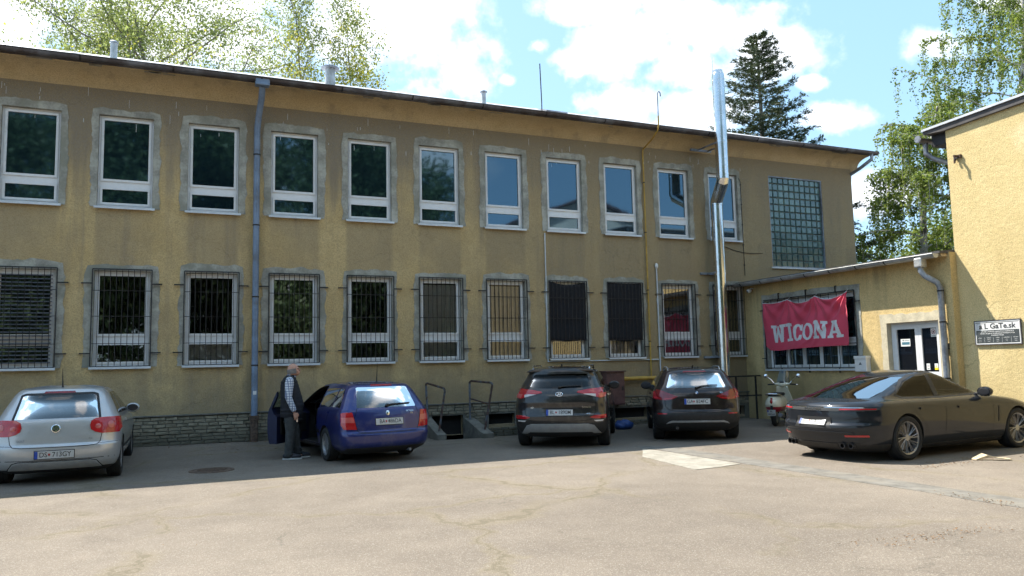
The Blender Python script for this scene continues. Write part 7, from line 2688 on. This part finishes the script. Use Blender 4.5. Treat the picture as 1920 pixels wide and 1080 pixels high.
broadleaf('leafy_tree', 'green tree beyond the annex roof under the hanging birch', BG, ground_at(1735, 33), 6.6, 3.0, 71, 'leaf_birch', n_main=9, n_sub=7, n_twig=5, lpt=12, lsize=.14, spread=.28, first=.2, upright=.8)


def spruce(label, base, height, radius, seed):
    rg = np.random.default_rng(seed)
    e = empty('spruce_tree', base, 0, label, 'tree', BG)
    mb = MB()
    limbs(mb, [Vector((0, 0, 0)), Vector((.05, 0, height * .5)), Vector((0, .03, height))], .26, .03, 10)
    pts, dirs, wid = [], [], []
    z = height * .16
    while z < height - .15:
        u = 1 - z / height
        nb = rg.integers(5, 8)
        a0 = rg.uniform(0, 6.28)
        for k in range(nb):
            if rg.uniform() < .12:
                continue
            an = a0 + 2 * math.pi * k / nb + rg.uniform(-.25, .25)
            L = radius * (u ** .78) * rg.uniform(.72, 1.1) + .25
            n = max(4, int(L / .28))
            d = Vector((math.cos(an), math.sin(an), .10 + .35 * (1 - u)))
            P = [Vector((0, 0, z + rg.uniform(-.12, .12)))]
            for i in range(n):
                q = i / n
                dd = (d + Vector((0, 0, -.28 * q * u + .34 * max(0, q - .6)))).normalized()
                P.append(P[-1] + dd * (L / n) + Vector(rg.normal(size=3)) * .012)
            limbs(mb, P, .018 + .03 * u, .006, 5)
            for i in range(1, len(P)):
                q = i / (len(P) - 1)
                if q < .22:
                    continue
                side = d.cross(Vector((0, 0, 1))).normalized()
                for s in (-1, 1):
                    tl = (L * .26 * (1 - .55 * q) + .14) * rg.uniform(.6, 1.15)
                    td = (side * s * .8 + d * .75 + Vector((0, 0, rg.uniform(-.35, .08)))).normalized()
                    m_ = max(2, int(tl / .09))
                    for j in range(m_):
                        c = P[i] + td * (tl * (j + .5) / m_) + Vector((0, 0, -.16 * (j / m_) ** 2 * tl))
                        pts.append(c); dirs.append(td); wid.append(.16 - .05 * j / m_)
                pts.append(P[i]); dirs.append(d.normalized()); wid.append(.15)
        z += (.30 + .28 * u) * rg.uniform(.8, 1.2)
    mb.build('trunk', 'bark', e, True, fix=False)
    pts = np.array([tuple(p) for p in pts]); dirs = np.array([tuple(p) for p in dirs]); wid = np.array(wid)
    V, F = [], []
    reps = 9
    base_i = 0
    for r_ in range(reps):
        jit = rg.normal(size=pts.shape) * .045
        dv = dirs + rg.normal(size=pts.shape) * .55
        dv /= np.linalg.norm(dv, axis=1)[:, None]
        wv = np.cross(dv, rg.normal(size=pts.shape)); wv /= np.linalg.norm(wv, axis=1)[:, None]
        c = pts + jit
        l = (wid * rg.uniform(.7, 1.2, len(pts)))[:, None]
        q = np.stack([c - dv * l * .4, c + wv * .019, c + dv * l * .75, c - wv * .019], 1).reshape(-1, 3)
        V.append(q); F.append(np.arange(len(q)).reshape(-1, 4) + base_i); base_i += len(q)
    np_obj('crown', np.concatenate(V), np.concatenate(F), 'needle', e)
    return e


top = at_px(1419, 66, 33.5)
spruce('tall dark spruce standing behind the shiny flue', (top.x, top.y, 0), top.z, 4.8, 9)


def birch(label, base, height, radius, seed, n_main=22):
    rg = np.random.default_rng(seed)
    e = empty('weeping_birch', base, 0, label, 'tree', 'birches behind the right-hand building')
    mb = MB()
    T, _ = wander((0, 0, -.1), (0, 0, 1), height * .95, 14, rg, .04, .03)
    limbs(mb, T, .24, .03, 10)
    lp = []
    for i in range(n_main):
        u = .22 + .76 * (i + rg.uniform(0, .7)) / n_main
        k = min(len(T) - 2, int(u * (len(T) - 1)))
        p = T[k].lerp(T[k + 1], rg.uniform())
        an = i * 2.4 + rg.uniform(-.4, .4)
        L = radius * (1.2 - .85 * u) * rg.uniform(.75, 1.15)
        B, _ = wander(p, (math.cos(an), math.sin(an), .75), L, 8, rg, .10, -.07)
        limbs(mb, B, .06 * (1.15 - u), .012, 5)
        for j in range(24):
            q = rg.uniform(.25, 1.0)
            kk = min(len(B) - 2, int(q * (len(B) - 1)))
            s0 = B[kk].lerp(B[kk + 1], rg.uniform())
            S_, d2 = wander(s0, (rg.normal() * .6 + math.cos(an) * .5, rg.normal() * .6 + math.sin(an) * .5, .1), rg.uniform(.3, .9), 3, rg, .2, -.25)
            hang = rg.uniform(.7, 2.4) * (.5 + .5 * q)
            H_ = [S_[-1]]
            sw = Vector((rg.normal() * .10, rg.normal() * .10, 0))
            for h_ in range(5):
                H_.append(H_[-1] + Vector((0, 0, -hang / 5)) + sw * .5 * rg.uniform(-.3, 1))
            limbs(mb, S_ + H_[1:], .010, .003, 3)
            nl = int(hang * 40) + 14
            path = np.array([tuple(v_) for v_ in S_ + H_])
            tt = rg.uniform(0, len(path) - 1.001, nl)
            ii_ = tt.astype(int); ff = (tt - ii_)[:, None]
            lp.append(path[ii_] * (1 - ff) + path[ii_ + 1] * ff + rg.normal(size=(nl, 3)) * .07)
    mb.build('trunk', 'bark_pale', e, True, fix=False)
    V, F = leaves(np.concatenate(lp), .105, rg, ratio=.75)
    np_obj('crown', V, F, 'leaf_birch', e)
    return e


birch('big weeping birch with hanging strands above the yellow building', ground_at(1862, 31), 18.5, 7.2, 3, 34)
birch('weeping birch leaning over the annex roof beside the yellow building', ground_at(1745, 29), 11.6, 3.8, 8, 22)

# trees across the yard behind the viewer: they darken the panes of the left windows
k = 0
for (x_, y_, h_, r_) in ((-17, -14, 16.5, 5.0), (-10.5, -16, 18.5, 5.2), (-4, -14.5, 17.5, 5.0), (2.5, -16.5, 19, 5.2), (9, -14.5, 17.5, 5.0), (14.5, -17, 16, 4.6)):
    names = ('first', 'second', 'third', 'fourth', 'fifth', 'last')
    broadleaf('yard_tree', 'dark leafy tree across the yard mirrored in the upper windows, %s from the left' % names[k], 'trees across the yard', (x_, y_, 0), h_, r_, 100 + k, 'leaf_dark', n_main=11, n_sub=7, n_twig=4, lpt=40, lsize=.33, spread=1.0, first=.08, upright=.7)
    k += 1

# unseen hedge, added behind those trees to close bright gaps in pane reflections
rg = np.random.default_rng(77)
e = empty('added_hedge', (-1, -20.5, 0), 0, 'unseen hedge added across the yard to darken reflections in the lower windows', 'hedge')
mb = MB()
for q in range(34):
    P_, _ = wander((-19 + q * 1.15, 0, -.1), (0, 0, 1), 6.5, 6, rg, .12, .05); limbs(mb, P_, .05, .01, 5)
mb.build('stem', 'bark', e, True, fix=False)
hp_ = np.stack([rg.uniform(-20, 20, 26000), rg.normal(0, .75, 26000), rg.uniform(0, 1, 26000) ** .8 * 8.2 + rg.normal(0, .25, 26000)], 1)
hp_ = hp_[hp_[:, 2] > .05]
V, F = leaves(hp_, .42, rg); np_obj('foliage', V, F, 'leaf_hedge', e)
